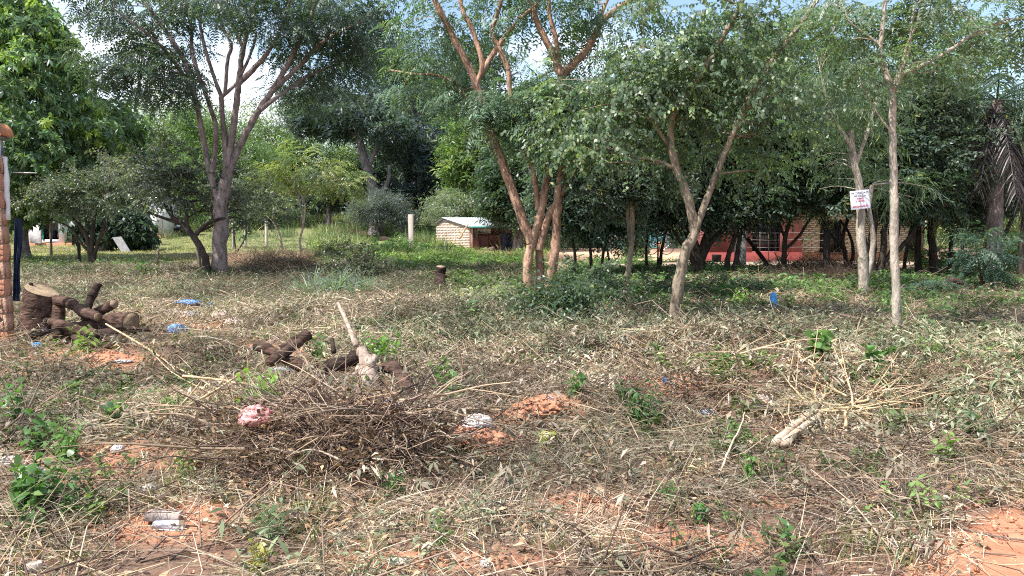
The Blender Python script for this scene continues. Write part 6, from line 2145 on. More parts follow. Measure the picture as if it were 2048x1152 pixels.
fragment('flat pale brick piece half in shadow at the lower left', 328, 1040, (.17, .09, .05), CONC_PINK, 1, rz=.15)
fragment('white-topped broken tile nearest the viewer below the pale brick piece', 338, 1058, (.15, .05, .04), WHITE, 2, 'broken_tile', 'tile piece', rz=.1)
fragment('pinkish stone in the shade at the foot of the brush heap', 780, 962, (.09, .06, .05), CREAM_PINK, 3, 'stone', 'stone')
fragment('orange brick chip left of the pale brick piece, the larger of two', 225, 1068, (.06, .05, .03), BRICK, 4)
fragment('orange brick chip left of the pale brick piece, the smaller of two', 203, 1060, (.04, .04, .025), BRICK, 5)
fragment('small tan stone at the bottom left corner in the grass', 66, 1142, (.07, .05, .04), CONC_PINK, 6, 'stone', 'stone')
fragment('orange brick chip on the debris ridge right of centre', 1245, 872, (.06, .04, .03), BRICK, 7)
fragment('white stone on the small soil heap right of centre', 1099, 802, (.05, .045, .04), WHITE, 8, 'stone', 'stone')
fragment('pale cobble on the slope right of the brush heap', 898, 884, (.05, .04, .04), CONC_PINK, 9, 'stone', 'stone')
fragment('reddish chip inside the dark face of the brush heap', 490, 975, (.05, .03, .05), BRICK, 10)
fragment('tan stone in the straw under the red and white plastic bag', 480, 905, (.10, .07, .06), CREAM_PINK, 11, 'stone', 'stone')


def wrapped_stake():
    g = GP(1546, 627)
    Y = g[1]
    root = empty('wrapped_stake', 'short stake wrapped in a bright blue plastic bag like a small hooded figure', 'wrapped stake', g)
    m = MB()
    tubes(m, np.array([g - [0, 0, .05], g + [.004, 0, .12], g + [0, 0, .30]]), .03, 7, cap=True)
    part('stake', m, POST_DARK, root)
    m = MB()
    k = Y / F
    prof = [(7.0, 8), (8.2, 12), (8.0, 20), (7.2, 27), (5.6, 31), (6.0, 35), (5.0, 39), (2.6, 42), (.6, 43)]
    lathe(m, [(a * k, b_ * k) for a, b_ in prof], g, 22)
    v = m.v[0]
    c = v - g
    a = np.arctan2(c[:, 1], c[:, 0])
    f = 1 + .10 * np.sin(a * 5 + c[:, 2] * 20) + .07 * np.sin(a * 9 - c[:, 2] * 31) + np.random.default_rng(3).normal(0, .03, len(v))
    v[:, 0] = g[0] + c[:, 0] * f
    v[:, 1] = g[1] + c[:, 1] * f
    part('plastic_bag', m, BLUE_L, root)


wrapped_stake()


# soil heaps
for i, (px, py, rx, rz, lab) in enumerate(((1092, 818, .17, .07, 'small heap of pinkish crumbly soil right of centre'), (785, 838, .15, .07, 'soil hump on top of the brush heap beside the muddy sack'), (945, 880, .22, .07, 'bare red soil hump under the dusty white bag at the centre'))):
    g = GP(px, py)
    m = MB()
    blob(m, g, (rx, rx * .75, rz), .35, 3.2, 60 + i, 48, 24)
    v = m.v[0]
    v += np.random.default_rng(i).normal(0, .006, v.shape)
    solo('soil_heap', m, SOIL, lab, 'soil heap', g - [0, 0, .1], smooth=True)
# ------------------------------------------------------------------ single plants that stand out
def weed(name, label, px, py, h, kind='leafy', col=(.10, .20, .05), n=9, seed=0, spread=.5, L=.07, W=.03, cat='weed', group='green weeds that stand out on the lot'):
    rng = np.random.default_rng(900 + seed)
    g = GP(px, py)
    root = empty(name, label, cat, g, group)
    sm, lm = MB(), MB()
    for i in range(n):
        a = rng.uniform(0, 2 * pi)
        lean = rng.uniform(.05, spread)
        hh = h * rng.uniform(.55, 1.05)
        o = g + np.array([cos(a) * h * .12 * rng.random(), sin(a) * h * .12 * rng.random(), -.01])
        d = norm(np.array([cos(a) * lean, sin(a) * lean, 1.0]))
        pts = smooth_path([o, o + d * hh * .5 + rng.normal(0, .01, 3), o + d * hh + np.array([cos(a), sin(a), -.3]) * hh * .08], 4)
        tubes(sm, pts, np.linspace(.0045, .002, len(pts))[None] * max(1, h / .35), 4, np.array(col) * 1.1 + .03)
        k = max(5, int(hh / (L * .34)))
        if kind == 'grassy':
            continue
        t = np.linspace(.18, 1, k)
        p = o + d * (hh * t)[:, None]
        az = rng.uniform(0, 6.28) + np.arange(k) * 2.4
        el = rng.uniform(-.2, .5, k)
        dd = np.stack([np.cos(az) * np.cos(el), np.sin(az) * np.cos(el), np.sin(el)], -1)
        dd[-2:, 2] += 1.2
        c = np.array(col)[None] * rng.uniform(.7, 1.3, (k, 1)) * np.array([1, 1, 1])
        strands(lm, p, dd, L * rng.uniform(.7, 1.25, k), W * rng.uniform(.8, 1.2, k), .45, 3, 'leaf', c, rng=rng)
    part('stems', sm, LEAF, root)
    if lm.n:
        part('leaves', lm, LEAF, root, kind='stuff')
    return root


GREEN, BRIGHT, DULL = (.085, .175, .05), (.17, .29, .05), (.10, .16, .075)
for i, a in enumerate([
    ('tall leafy weed at the left edge below the bare red earth', 38, 850, .34, GREEN, 7, .085, .042),
    ('leafy weed with drooping leaves right beside the left-edge one', 78, 905, .30, GREEN, 6, .085, .04),
    ('clump of upright narrow-leaved green weeds by the end of the thickest long pale stick', 132, 930, .30, (.12, .22, .06), 20, .07, .018),
    ('broad-leaved spreading weed clump in the lower left corner', 55, 1030, .30, GREEN, 16, .075, .05),
    ('pale wilting weed behind the broad-leaved clump in the lower left corner', 105, 1000, .24, (.15, .22, .12), 9, .075, .045),
    ('narrow upright weed standing alone right of the lower left clump', 140, 1035, .22, (.08, .19, .05), 5, .055, .016),
    ('small pale weed with round leaves right of the lone narrow weed', 186, 1050, .20, (.16, .24, .07), 5, .045, .035),
    ('bright yellow-green weed among the logs at the foot of the pile', 178, 705, .33, BRIGHT, 6, .13, .045),
    ('bright green long-leaved bush left below the pale forked stick', 522, 835, .36, BRIGHT, 12, .14, .035),
    ('bright green weed right of the bleached stump', 768, 735, .40, (.13, .25, .05), 12, .08, .04),
    ('green weed between the dark charred log and the bleached stump', 640, 735, .36, (.13, .21, .075), 10, .08, .035),
    ('low green weed at the foot of the bleached stump', 722, 800, .22, GREEN, 8, .075, .04),
    ('fern-like green weed on the debris ridge right of centre', 1280, 850, .36, (.075, .155, .06), 14, .09, .022),
    ('two-tufted bright green weed beside the pinkish stone', 792, 990, .17, (.10, .24, .07), 8, .06, .016),
    ('yellow-green vine patch below the soil hump right of centre', 1085, 905, .14, (.26, .28, .04), 8, .07, .055),
    ('leafy weed on the ridge left of the small soil heap', 900, 810, .28, GREEN, 9, .085, .045),
    ('green weed on the ridge above the dusty white bag', 880, 770, .26, (.11, .2, .05), 8, .08, .04),
    ('green weed before the ridge between soil heap and fern-like weed', 1150, 790, .22, GREEN, 8, .08, .04),
    ('leafy sprig standing on the debris ridge under the crooked tan trunk', 1310, 745, .30, (.10, .20, .06), 6, .09, .03),
    ('drooping broad-leaved weed within the fallen bare branch', 1780, 870, .18, (.13, .18, .07), 5, .10, .06),
    ('dark green weed patch right of the fallen bare branch', 1955, 885, .20, (.075, .14, .06), 12, .085, .03),
    ('bright weed on the verge above the road corner', 1880, 930, .20, (.17, .25, .07), 8, .08, .03),
    ('round-leaved vine on the ridge left of the slender trunk foot', 1640, 720, .26, (.10, .19, .055), 10, .10, .08),
    ('round-leaved vine right below the slender trunk foot', 1750, 745, .26, (.09, .19, .06), 10, .10, .08),
    ('bright weed growing around the slender ringed trunk', 1797, 655, .30, (.14, .24, .05), 6, .07, .03),
    ('bright green weed at the edge of the soil path left of the wrapped stake', 1480, 615, .34, (.17, .29, .06), 8, .10, .04),
    ('small green weed at the lower right of centre near the upright thin stick', 1340, 1000, .14, (.11, .22, .06), 6, .055, .02),
    ('tiny green weed in the straw right of centre at the front', 1398, 1045, .12, (.07, .2, .05), 5, .05, .025),
    ('green weed standing in the straw left of the road corner', 1590, 1110, .16, (.085, .17, .055), 6, .055, .022),
    ('bright weed on the right slope beside the upright thin stick', 1498, 965, .16, (.12, .26, .06), 7, .06, .02),
    ('pale ferny weed at the lower left of the brush heap', 545, 1080, .20, (.14, .2, .1), 8, .07, .02),
    ('yellowish weed in the bottom middle left straw', 520, 1140, .14, (.28, .28, .06), 5, .06, .025),
    ('tiny pale weed above the pale broken tile', 212, 965, .16, (.18, .25, .09), 4, .055, .018),
    ('pale feathery weed on the bare soil left of the brush heap', 372, 960, .20, (.19, .24, .08), 5, .06, .016),
    ('green broad weed in the middle of the left slope', 232, 850, .18, (.11, .19, .09), 7, .10, .075),
    ('large-leaved pale weed alone on the left slope', 148, 795, .16, (.15, .25, .08), 4, .12, .08),
]):
    weed('weed', a[0], a[1], a[2], a[3], 'leafy', a[4], a[5], i, .55, a[6], a[7])


def grass_clump():
    rng = np.random.default_rng(61)
    g = GP(670, 598)
    root = empty('grass_clump', 'big arching clump of long blue-green grass left of centre', 'grass clump', g)
    m = MB()
    for (dx, n, L) in ((-.45, 300, 1.25), (.05, 330, 1.3), (.5, 260, 1.15)):
        a = rng.uniform(0, 2 * pi, n)
        base = g + np.stack([dx + rng.normal(0, .12, n), rng.normal(0, .14, n), 0 * a], -1)
        lean = rng.uniform(.2, 1.0, n)
        d = np.stack([np.cos(a) * lean + .15, np.sin(a) * lean, np.ones(n)], -1)
        strands(m, base, d, L * rng.uniform(.55, 1.1, n), .018, rng.uniform(.35, .9, n), 5, 'blade', np.array([.19, .245, .20])[None] * rng.uniform(.55, 1.35, (n, 1)), rng=rng)
    part('leaves', m, LEAF, root, kind='stuff')


grass_clump()

# ------------------------------------------------------------------ templates for what nobody could count
PAL = {
    'straw': np.array([(.58, .47, .34), (.44, .34, .24), (.70, .60, .46), (.30, .22, .16), (.40, .38, .30), (.19, .135, .10), (.52, .47, .40), (.12, .085, .07)]),
    'grey': np.array([(.33, .31, .25), (.42, .38, .31), (.22, .23, .17), (.50, .44, .37), (.15, .165, .115), (.27, .29, .20)]),
    'brown': np.array([(.30, .19, .12), (.20, .125, .085), (.42, .29, .18), (.12, .08, .06), (.50, .37, .25), (.17, .12, .10)]),
    'green': np.array([(.10, .18, .055), (.13, .22, .06), (.08, .145, .05), (.17, .25, .075), (.075, .13, .055)]),
    'twig': np.array([(.26, .19, .15), (.16, .115, .09), (.38, .28, .19), (.09, .065, .055), (.44, .35, .27)]),
}


def pcol(rng, pal, n, v=.2):
    p = PAL[pal]
    return p[rng.integers(0, len(p), n)] * (1 + rng.uniform(-v, v, (n, 1)))


def disc(rng, n, r):
    a, q = rng.uniform(0, 2 * pi, n), r * np.sqrt(rng.random(n))
    return np.stack([np.cos(a) * q, np.sin(a) * q, 0 * a], -1)


def hdir(rng, n, e0, e1):
    a = rng.uniform(0, 2 * pi, n)
    e = rng.uniform(e0, e1, n)
    return np.stack([np.cos(a) * np.cos(e), np.sin(a) * np.cos(e), np.sin(e)], -1)


def t_straw(seed, n=60, w=.0045, comb=None, pal='straw', lift=.05, L=(.12, .45)):
    rng = np.random.default_rng(seed)
    m = MB()
    b = disc(rng, n, .27)
    b[:, 2] = rng.uniform(.0, lift, n)
    d = hdir(rng, n, -.04, .38)
    if comb is not None:
        d[:, :2] = d[:, :2] * .5 + np.array([cos(comb), sin(comb)]) * .8
    strands(m, b, d, rng.uniform(*L, n), w * rng.uniform(.6, 1.5, n), rng.uniform(.05, .45, n), 3, 'blade', pcol(rng, pal, n), rng=rng)
    return m


def t_withered(seed):
    rng = np.random.default_rng(seed)
    m = MB()
    for i in range(7):
        b = disc(rng, 1, .2)[0]
        d = hdir(rng, 1, .05, .7)[0]
        L = rng.uniform(.2, .45)
        pts = np.stack([b, b + d * L * .5, b + d * L + [0, 0, -.1 * L]])
        tubes(m, pts, [.004, .003, .0015], 3, pcol(rng, 'twig', 1)[0] * 1.3)
        k = 12
        t = np.linspace(.15, 1, k)
        p = b + d * (L * t)[:, None]
        dd = d * .4 + hdir(rng, k, -.9, .5)
        strands(m, p, dd, rng.uniform(.035, .085, k), rng.uniform(.010, .024, k), rng.uniform(.2, .9, k), 2, 'leaf', pcol(rng, 'grey', k), rng=rng)
    return m


def t_litter(seed):
    rng = np.random.default_rng(seed)
    m = MB()
    n = 40
    b = disc(rng, n, .28)
    b[:, 2] = rng.uniform(.005, .04, n)
    strands(m, b, hdir(rng, n, -.2, .5), rng.uniform(.025, .075, n), rng.uniform(.014, .035, n), rng.uniform(-.4, .6, n), 2, 'leaf', pcol(rng, 'brown', n), rng=rng)
    return m


def t_chaff(seed, n=150, s=1.0):
    """broken bits of stalk and crumbled leaf"""
    rng = np.random.default_rng(seed)
    m = MB()
    b = disc(rng, n, .28)
    b[:, 2] = rng.uniform(.0, .03, n) * s
    k = n * 2 // 3
    c = np.where((rng.random(k) < .5)[:, None], pcol(rng, 'straw', k, .35), pcol(rng, 'grey', k, .35))
    strands(m, b[:k], hdir(rng, k, -.2, .6), rng.uniform(.03, .13, k) * s, rng.uniform(.002, .005, k) * s, rng.uniform(-.3, .9, k), 2, 'blade', c, rng=rng)
    j = n - k
    c = np.where((rng.random(j) < .5)[:, None], pcol(rng, 'brown', j, .35), pcol(rng, 'grey', j, .35))
    strands(m, b[k:], hdir(rng, j, -.4, .7), rng.uniform(.015, .05, j) * s, rng.uniform(.006, .018, j) * s, rng.uniform(-.6, .9, j), 2, 'leaf', c, rng=rng)
    return m


def t_pebbles(seed):
    rng = np.random.default_rng(seed)
    m = MB()
    for i in range(26):
        c = disc(rng, 1, .25)[0]
        r = rng.uniform(.003, .013)
        blob(m, c + [0, 0, r * .4], (r * 1.2, r, r * .8), .4, 2.0, seed * 40 + i, 6, 4, np.array([.45, .22, .14]) * rng.uniform(.55, 1.4) if rng.random() < .94 else np.array([.5, .43, .36]) * rng.uniform(.6, 1.2))
    return m


def t_twigs(seed):
    rng = np.random.default_rng(seed)
    m = MB()
    n = 14
    b = disc(rng, n, .25)
    b[:, 2] = rng.uniform(.0, .08, n)
    d = hdir(rng, n, -.05, .35)
    L = rng.uniform(.15, .6, n)
    k1 = rng.normal(0, .05, (n, 3))
    P_ = np.stack([b, b + d * (L * .35)[:, None] + k1 * .5, b + d * (L * .7)[:, None] + k1, b + d * L[:, None]], 1)
    tubes(m, P_, np.linspace(1, .5, 4)[None] * rng.uniform(.0018, .0045, (n, 1)), 4, pcol(rng, 'twig', n))
    return m


def t_branches(seed):
    rng = np.random.default_rng(seed)
    m = MB()
    for i in range(3):
        b = disc(rng, 1, .2)[0] + [0, 0, rng.uniform(.01, .08)]
        d = hdir(rng, 1, -.02, .3)[0]
        L = rng.uniform(.4, .9)
        pts = smooth_path(np.stack([b, b + d * L * .35 + rng.normal(0, .03, 3), b + d * L * .7 + rng.normal(0, .04, 3), b + d * L]), 3)
        r0 = rng.uniform(.005, .011)
        c = pcol(rng, 'twig', 1)[0]
        tubes(m, pts, np.linspace(r0, r0 * .4, len(pts))[None], 5, c, rough=.12, rng=rng)
        for k in range(3):
            j = rng.integers(2, len(pts) - 1)
            e = norm(d + rng.normal(0, .55, 3) * [1, 1, .5])
            q = np.stack([pts[j], pts[j] + e * L * .2, pts[j] + e * L * .4 + rng.normal(0, .03, 3)])
            tubes(m, q, [r0 * .5, r0 * .35, r0 * .2], 4, c)
    return m


def t_weed(seed, h=.16, L=.045, W=.02, n=7, pal='green'):
    rng = np.random.default_rng(seed)
    m = MB()
    for i in range(n):
        b = disc(rng, 1, .12)[0]
        d = hdir(rng, 1, .6, 1.45)[0]
        hh = h * rng.uniform(.5, 1.2)
        tubes(m, np.stack([b, b + d * hh * .5, b + d * hh]), [.003, .002, .001], 3, (.13, .17, .06))
        k = 9
        t = np.linspace(.25, 1, k)
        p = b + d * (hh * t)[:, None]
        strands(m, p, hdir(rng, k, -.2, .6), L * rng.uniform(.6, 1.3, k), W * rng.uniform(.8, 1.2, k), .4, 2, 'leaf', pcol(rng, pal, k), rng=rng)
    return m


def t_broad(seed):
    rng = np.random.default_rng(seed)
    m = MB()
    n = 60
    b = disc(rng, n, .3)
    b[:, 2] = .05 + .24 * rng.random(n) * (1 - (np.hypot(b[:, 0], b[:, 1]) / .34) ** 2)
    strands(m, b, hdir(rng, n, -.5, .4), rng.uniform(.06, .11, n), rng.uniform(.03, .055, n), .35, 2, 'leaf', pcol(rng, 'green', n), rng=rng)
    for i in range(8):
        e = disc(rng, 1, .22)[0] + [0, 0, .2]
        tubes(m, np.stack([e * [.2, .2, 0], e * .6, e]), .003, 3, (.15, .14, .07))
    return m


def t_grass(seed, h=.2, n=40, w=.006, pal='green', mixp='straw', frac=.35, spread=.8, r=.14):
    rng = np.random.default_rng(seed)
    m = MB()
    b = disc(rng, n, r)
    a = rng.uniform(0, 6.28, n)
    lean = rng.uniform(.05, spread, n)
    d = np.stack([np.cos(a) * lean, np.sin(a) * lean, np.ones(n)], -1)
    c = np.where((rng.random(n) < frac)[:, None], pcol(rng, mixp, n), pcol(rng, pal, n))
    strands(m, b, d, h * rng.uniform(.5, 1.2, n), w * rng.uniform(.7, 1.3, n), rng.uniform(.1, .7, n), 3, 'blade', c, rng=rng)
    return m


def lib(kind, meshes, mat):
    out = []
    for m in meshes:
        me = m.mesh(kind)
        me.materials.append(mat)
        out.append(bpy.data.objects.new(kind, me))
    return out


LIBS = {
    'straw': lib('straw_tuft', [t_straw(k, 62, .0036) for k in range(5)] + [t_straw(5 + k, 70, .0036, comb=0) for k in range(3)], DRY_I),
    'straw_wide': lib('straw_tuft', [t_straw(10 + k, 70, .0065, L=(.15, .5), lift=.10) for k in range(4)], DRY_I),
    'withered': lib('withered_plant', [t_withered(20 + k) for k in range(5)], DRY_I),
    'chaff': lib('chaff', [t_chaff(90 + k) for k in range(5)], DRY_I),
    'chaff_wide': lib('chaff', [t_chaff(95 + k, 110, 2.0) for k in range(4)], DRY_I),
    'pebbles': lib('pebbles', [t_pebbles(110 + k) for k in range(3)], DRY_I),
    'litter': lib('leaf_drift', [t_litter(30 + k) for k in range(4)], DRY_I),
    'branches': lib('forked_branch', [t_branches(120 + k) for k in range(6)], DRY_I),
    'twigs': lib('twig_tangle', [t_twigs(40 + k) for k in range(5)], DRY_I),
    'weed': lib('small_weed', [t_weed(50 + k) for k in range(4)] + [t_weed(55, .12, .03, .025)], LEAF_I),
    'broad': lib('low_herb', [t_broad(60 + k) for k in range(4)], LEAF_I),
    'grass': lib('grass_tuft', [t_grass(70 + k) for k in range(4)], LEAF_I),
    'lawn': lib('lawn_tuft', [t_grass(75 + k, .16, 45, .016, r=.4, spread=1.0, frac=.4) for k in range(4)], LEAF_I),
    'tall': lib('tall_grass_tuft', [t_grass(80 + k, .6, 110, .012, frac=.45, r=.5, spread=1.0) for k in range(4)], LEAF_I),
}


def scatter(name, libkey, pos, scale, tint, label, rng, tilt=.12, zrot=None):
    n = len(pos)
    me = bpy.data.meshes.new(name)
    me.vertices.add(n)
    me.vertices.foreach_set('co', pos.astype(np.float32).reshape(-1))
    rot = np.stack([rng.normal(0, tilt, n), rng.normal(0, tilt, n), rng.uniform(0, 2 * pi, n) if zrot is None else zrot], -1)
    for nm, ty, arr, key in (('rot', 'FLOAT_VECTOR', rot, 'vector'), ('scl', 'FLOAT', scale, 'value'), ('pick', 'INT', rng.integers(0, len(LIBS[libkey]), n), 'value'), ('tint', 'FLOAT_COLOR', np.concatenate([tint, np.ones((n, 1))], 1), 'color')):
        at_ = me.attributes.new(nm, ty, 'POINT')
        at_.data.foreach_set(key, np.ascontiguousarray(arr, dtype=np.int32 if ty == 'INT' else np.float32).reshape(-1))
    o = bpy.data.objects.new(name, me)
    COL.objects.link(o)
    tag(o, label, None, None, 'stuff')
    ng = bpy.data.node_groups.new(name, 'GeometryNodeTree')
    ng.interface.new_socket('Geometry', in_out='INPUT', socket_type='NodeSocketGeometry')
    ng.interface.new_socket('Geometry', in_out='OUTPUT', socket_type='NodeSocketGeometry')
    gi, go = ng.nodes.new('NodeGroupInput'), ng.nodes.new('NodeGroupOutput')
    iop = ng.nodes.new('GeometryNodeInstanceOnPoints')
    jn = ng.nodes.new('GeometryNodeJoinGeometry')
    for src in LIBS[libkey]:
        oi = ng.nodes.new('GeometryNodeObjectInfo')
        oi.inputs['Object'].default_value = src
        oi.inputs['As Instance'].default_value = True
        ng.links.new(oi.outputs['Geometry'], jn.inputs[0])

    def attr(nm, ty):
        a = ng.nodes.new('GeometryNodeInputNamedAttribute')
        a.data_type = ty
        a.inputs['Name'].default_value = nm
        return a.outputs['Attribute']
    e2r = ng.nodes.new('FunctionNodeEulerToRotation')
    ng.links.new(attr('rot', 'FLOAT_VECTOR'), e2r.inputs[0])
    ng.links.new(gi.outputs[0], iop.inputs['Points'])
    ng.links.new(jn.outputs[0], iop.inputs['Instance'])
    iop.inputs['Pick Instance'].default_value = True
    ng.links.new(attr('pick', 'INT'), iop.inputs['Instance Index'])
    ng.links.new(e2r.outputs[0], iop.inputs['Rotation'])
    ng.links.new(attr('scl', 'FLOAT'), iop.inputs['Scale'])
    ng.links.new(iop.outputs[0], go.inputs[0])
    md = o.modifiers.new('scatter', 'NODES')
    md.node_group = ng
    return o


def candidates(rng, dens, y0, y1, xpad=1.5, xs=.74):
    """points over the ground of the view and a step beside it, dens per square metre (before masks)"""
    A = (xs * (y1 ** 2 - y0 ** 2) + 2 * xpad * (y1 - y0))
    n = int(A * dens)
    y = np.sqrt(rng.uniform(y0 ** 2, y1 ** 2, n))
    x = rng.uniform(-1, 1, n) * (xs * y + xpad)
    return x, y


def where(x, y):
    px, py = pix(x, y, gz(x, y))
    bare = np.clip(blobs(px, py, BARE) + road_mask(x, y) * 1.3, 0, 1)
    return px, py, bare, blobs(px, py, YARD), blobs(px, py, GROVE, .3), blobs(px, py, LUSH, .4), blobs(px, py, MID, .5), blobs(px, py, LAWN, .4)


HEAP = [(660, 895, 220, 62), (560, 920, 120, 50)]
KEEP = [(1590, 880, 75, 52), (1660, 840, 60, 22), (120, 690, 110, 24), (220, 690, 90, 18), (640, 738, 140, 26), (735, 790, 50, 36), (810, 790, 35, 30), (1546, 632, 22, 14), (1797, 702, 22, 24), (1346, 670, 28, 20), (1726, 600, 22, 14), (330, 862, 26, 22), (240, 900, 40, 16), (420, 800, 26, 18),
        (380, 620, 60, 14), (355, 675, 30, 14), (456, 655, 40, 16), (958, 868, 36, 18), (514, 885, 34, 16), (338, 1060, 46, 24), (881, 592, 26, 28), (750, 486, 62, 14)]
SLOPE = [(1850, 740, 330, 60), (1500, 720, 350, 45), (1250, 690, 350, 50)]


def cover(name, libkey, label, seed, dens, y0, y1, prob, smin, smax, tintf, tilt=.12, lift=0.0):
    rng = np.random.default_rng(seed)
    x, y = candidates(rng, dens, y0, y1)
    w = where(x, y)
    p = prob(x, y, *w)
    p = p * (1 - .9 * blobs(w[0], w[1], KEEP, .3) * (name not in ('brush', 'brush_leaves', 'leaf_litter')))
    k = rng.random(len(x)) < p
    x, y = x[k], y[k]
    w = [q[k] for q in w]
    z = gz(x, y) + lift
    n = len(x)
    t = tintf(rng, n, x, y, w) * rng.uniform(.62, 1.22, (n, 1)) * (.62 + .62 * sstep(.35, .65, fbm(x * .8, y * .8, 91, 3)))[:, None]
    return scatter(name, libkey, np.stack([x, y, z], -1), rng.uniform(smin, smax, n), t, label, rng, tilt)


def one(rng, n, x, y, w):
    return np.ones((n, 3)) * np.array([1.0, .97, .93])


def patch(x, y, f, s, lo=.4, hi=.6):
    return sstep(lo, hi, fbm(x * f, y * f, s, 3))


cover('straw', 'straw', 'pale dry cut grass strewn over the front of the lot', 1, 26, 2.3, 8.2,
      lambda x, y, px, py, ba, ya, gr, lu, mi, la: (1 - .75 * ba) * (.10 + .90 * patch(x, y, 1.1, 21, .42, .60)) * np.where(blobs(px, py, HEAP) > .4, .35, 1) * np.where(road_mask(x, y) > .4, .02, 1) * (1 - .7 * blobs(px, py, SLOPE)),
      .65, 1.15, lambda rng, n, x, y, w: np.where((fbm(x * .9, y * .9, 44, 2) > .55)[:, None], np.array([[.78, .82, .74]]), np.array([[1.0, .93, .90]])))
cover('dry_grass', 'straw_wide', 'matted dry grass over the middle of the lot', 2, 11, 7.6, 26,
      lambda x, y, px, py, ba, ya, gr, lu, mi, la: (1 - .85 * ba) * (1 - .9 * ya) * (1 - .8 * gr) * (1 - .7 * lu) * (.25 + .75 * patch(x, y, .7, 22)) * (1 - .5 * la) * (1 - .75 * blobs(px, py, SLOPE)),
      .8, 1.4, lambda rng, n, x, y, w: np.where((fbm(x * .6, y * .6, 45, 2) > .52)[:, None], np.array([[.64, .69, .61]]), np.array([[.92, .86, .82]])))
cover('withered_weeds', 'withered', 'cut weeds withering grey-green over the lot', 3, 28, 2.6, 25,
      lambda x, y, px, py, ba, ya, gr, lu, mi, la: (1 - .8 * ba) * (1 - .95 * ya) * (1 - .75 * gr) * (1 - .6 * la) * (.2 + .6 * mi + .95 * blobs(px, py, SLOPE) + .45 * patch(x, y, .9, 23, .45, .6)) * np.where(y < 5, .35, 1) * np.where(road_mask(x, y) > .3, 0, 1),
      .7, 1.25, lambda rng, n, x, y, w: np.where((fbm(x * .5, y * .5, 46, 2) > .5)[:, None], np.array([[.60, .70, .55]]), np.array([[1.0, .92, .86]])))
cover('leaf_litter', 'litter', 'fallen brown leaves over the lot and the grove floor', 4, 20, 2.4, 24,
      lambda x, y, px, py, ba, ya, gr, lu, mi, la: (1 - .8 * ba) * (1 - .8 * ya) * (.25 + .7 * patch(x, y, 1.3, 24, .42, .6) + .5 * gr) * (1 - .7 * la),
      .7, 1.2, one)
cover('twigs', 'twigs', 'thin broken twigs strewn over the lot', 5, 11, 2.4, 22,
      lambda x, y, px, py, ba, ya, gr, lu, mi, la: (1 - .6 * ba) * (1 - .8 * ya) * (.35 + .5 * patch(x, y, .8, 25)) * (1 - .6 * la) * np.where(road_mask(x, y) > .3, .12, 1),
      .8, 1.4, one, .15)
cover('brush', 'twigs', 'tangled dead brush of the heap at the lower left of centre', 6, 120, 3.8, 6.4,
      lambda x, y, px, py, ba, ya, gr, lu, mi, la: np.clip(blobs(px, py, HEAP, .3), 0, 1) * .8 * (x > -3), .5, 1.0,
      lambda rng, n, x, y, w: np.ones((n, 3)) * np.array([.82, .76, .74]) * rng.uniform(.25, 1.5, (n, 1)), .25, .03)
cover('brush_branches', 'branches', 'thicker forked dead branches in the brush heap', 19, 26, 3.8, 6.6,
      lambda x, y, px, py, ba, ya, gr, lu, mi, la: np.clip(blobs(px, py, [(660, 880, 240, 75), (560, 915, 140, 60), (760, 850, 120, 30)], .4), 0, 1) * .9, .5, 1.0,
      lambda rng, n, x, y, w: np.ones((n, 3)) * rng.uniform(.3, 1.15, (n, 1)), .2, .05)
cover('strewn_branches', 'branches', 'dead forked branches strewn over the lot', 20, 1.3, 2.6, 20,
      lambda x, y, px, py, ba, ya, gr, lu, mi, la: (1 - .7 * la) * (1 - .9 * ya) * np.where(road_mask(x, y) > .3, .05, 1) * .8, .5, 1.0,
      lambda rng, n, x, y, w: np.ones((n, 3)) * rng.uniform(.55, 1.3, (n, 1)), .12, .02)
cover('brush_leaves', 'litter', 'dead dark leaves caught in the brush heap', 7, 140, 3.8, 6.4,
      lambda x, y, px, py, ba, ya, gr, lu, mi, la: np.clip(blobs(px, py, HEAP, .3), 0, 1) * .8 * (x > -3), .6, 1.1,
      lambda rng, n, x, y, w: np.ones((n, 3)) * np.array([.5, .46, .4]), .4, .03)
cover('ground_weeds', 'weed', 'small green weeds sprouting through the litter', 8, 15, 2.6, 24,
      lambda x, y, px, py, ba, ya, gr, lu, mi, la: (1 - .75 * ba) * (1 - .9 * ya) * (.10 + .65 * patch(x, y, .75, 26, .5, .64) + .5 * lu + .5 * blobs(px, py, [(70, 900, 150, 180), (120, 780, 200, 40), (1700, 730, 330, 60)], .5)) * np.where(road_mask(x, y) > .2, 0, 1),
      .6, 1.4, lambda rng, n, x, y, w: np.array([[1.05, 1.0, 1.0]]) * np.where(rng.random(n) < .25, 1.5, 1.0)[:, None])
cover('undergrowth', 'broad', 'low green herbs covering the shaded grove floor', 9, 15, 9, 30,
      lambda x, y, px, py, ba, ya, gr, lu, mi, la: np.clip((1 - .85 * ba) * (1 - .97 * ya) * (gr * (.15 + .85 * patch(x, y, .6, 27, .42, .58)) + .10 * patch(x, y, .4, 28, .55, .65)), 0, 1),
      .7, 1.25, lambda rng, n, x, y, w: np.array([[.95, 1.08, 1.05]]) * np.ones((n, 1)))
cover('lush_weeds', 'broad', 'lush bright green weeds before the brick hut', 10, 8, 14, 42,
      lambda x, y, px, py, ba, ya, gr, lu, mi, la: np.clip(lu * (1 - .95 * ya) * (.45 + .6 * patch(x, y, .35, 29, .4, .6)), 0, 1) * .9,
      .7, 1.35, lambda rng, n, x, y, w: np.array([[1.3, 1.25, 1.05]]) * np.ones((n, 1)))
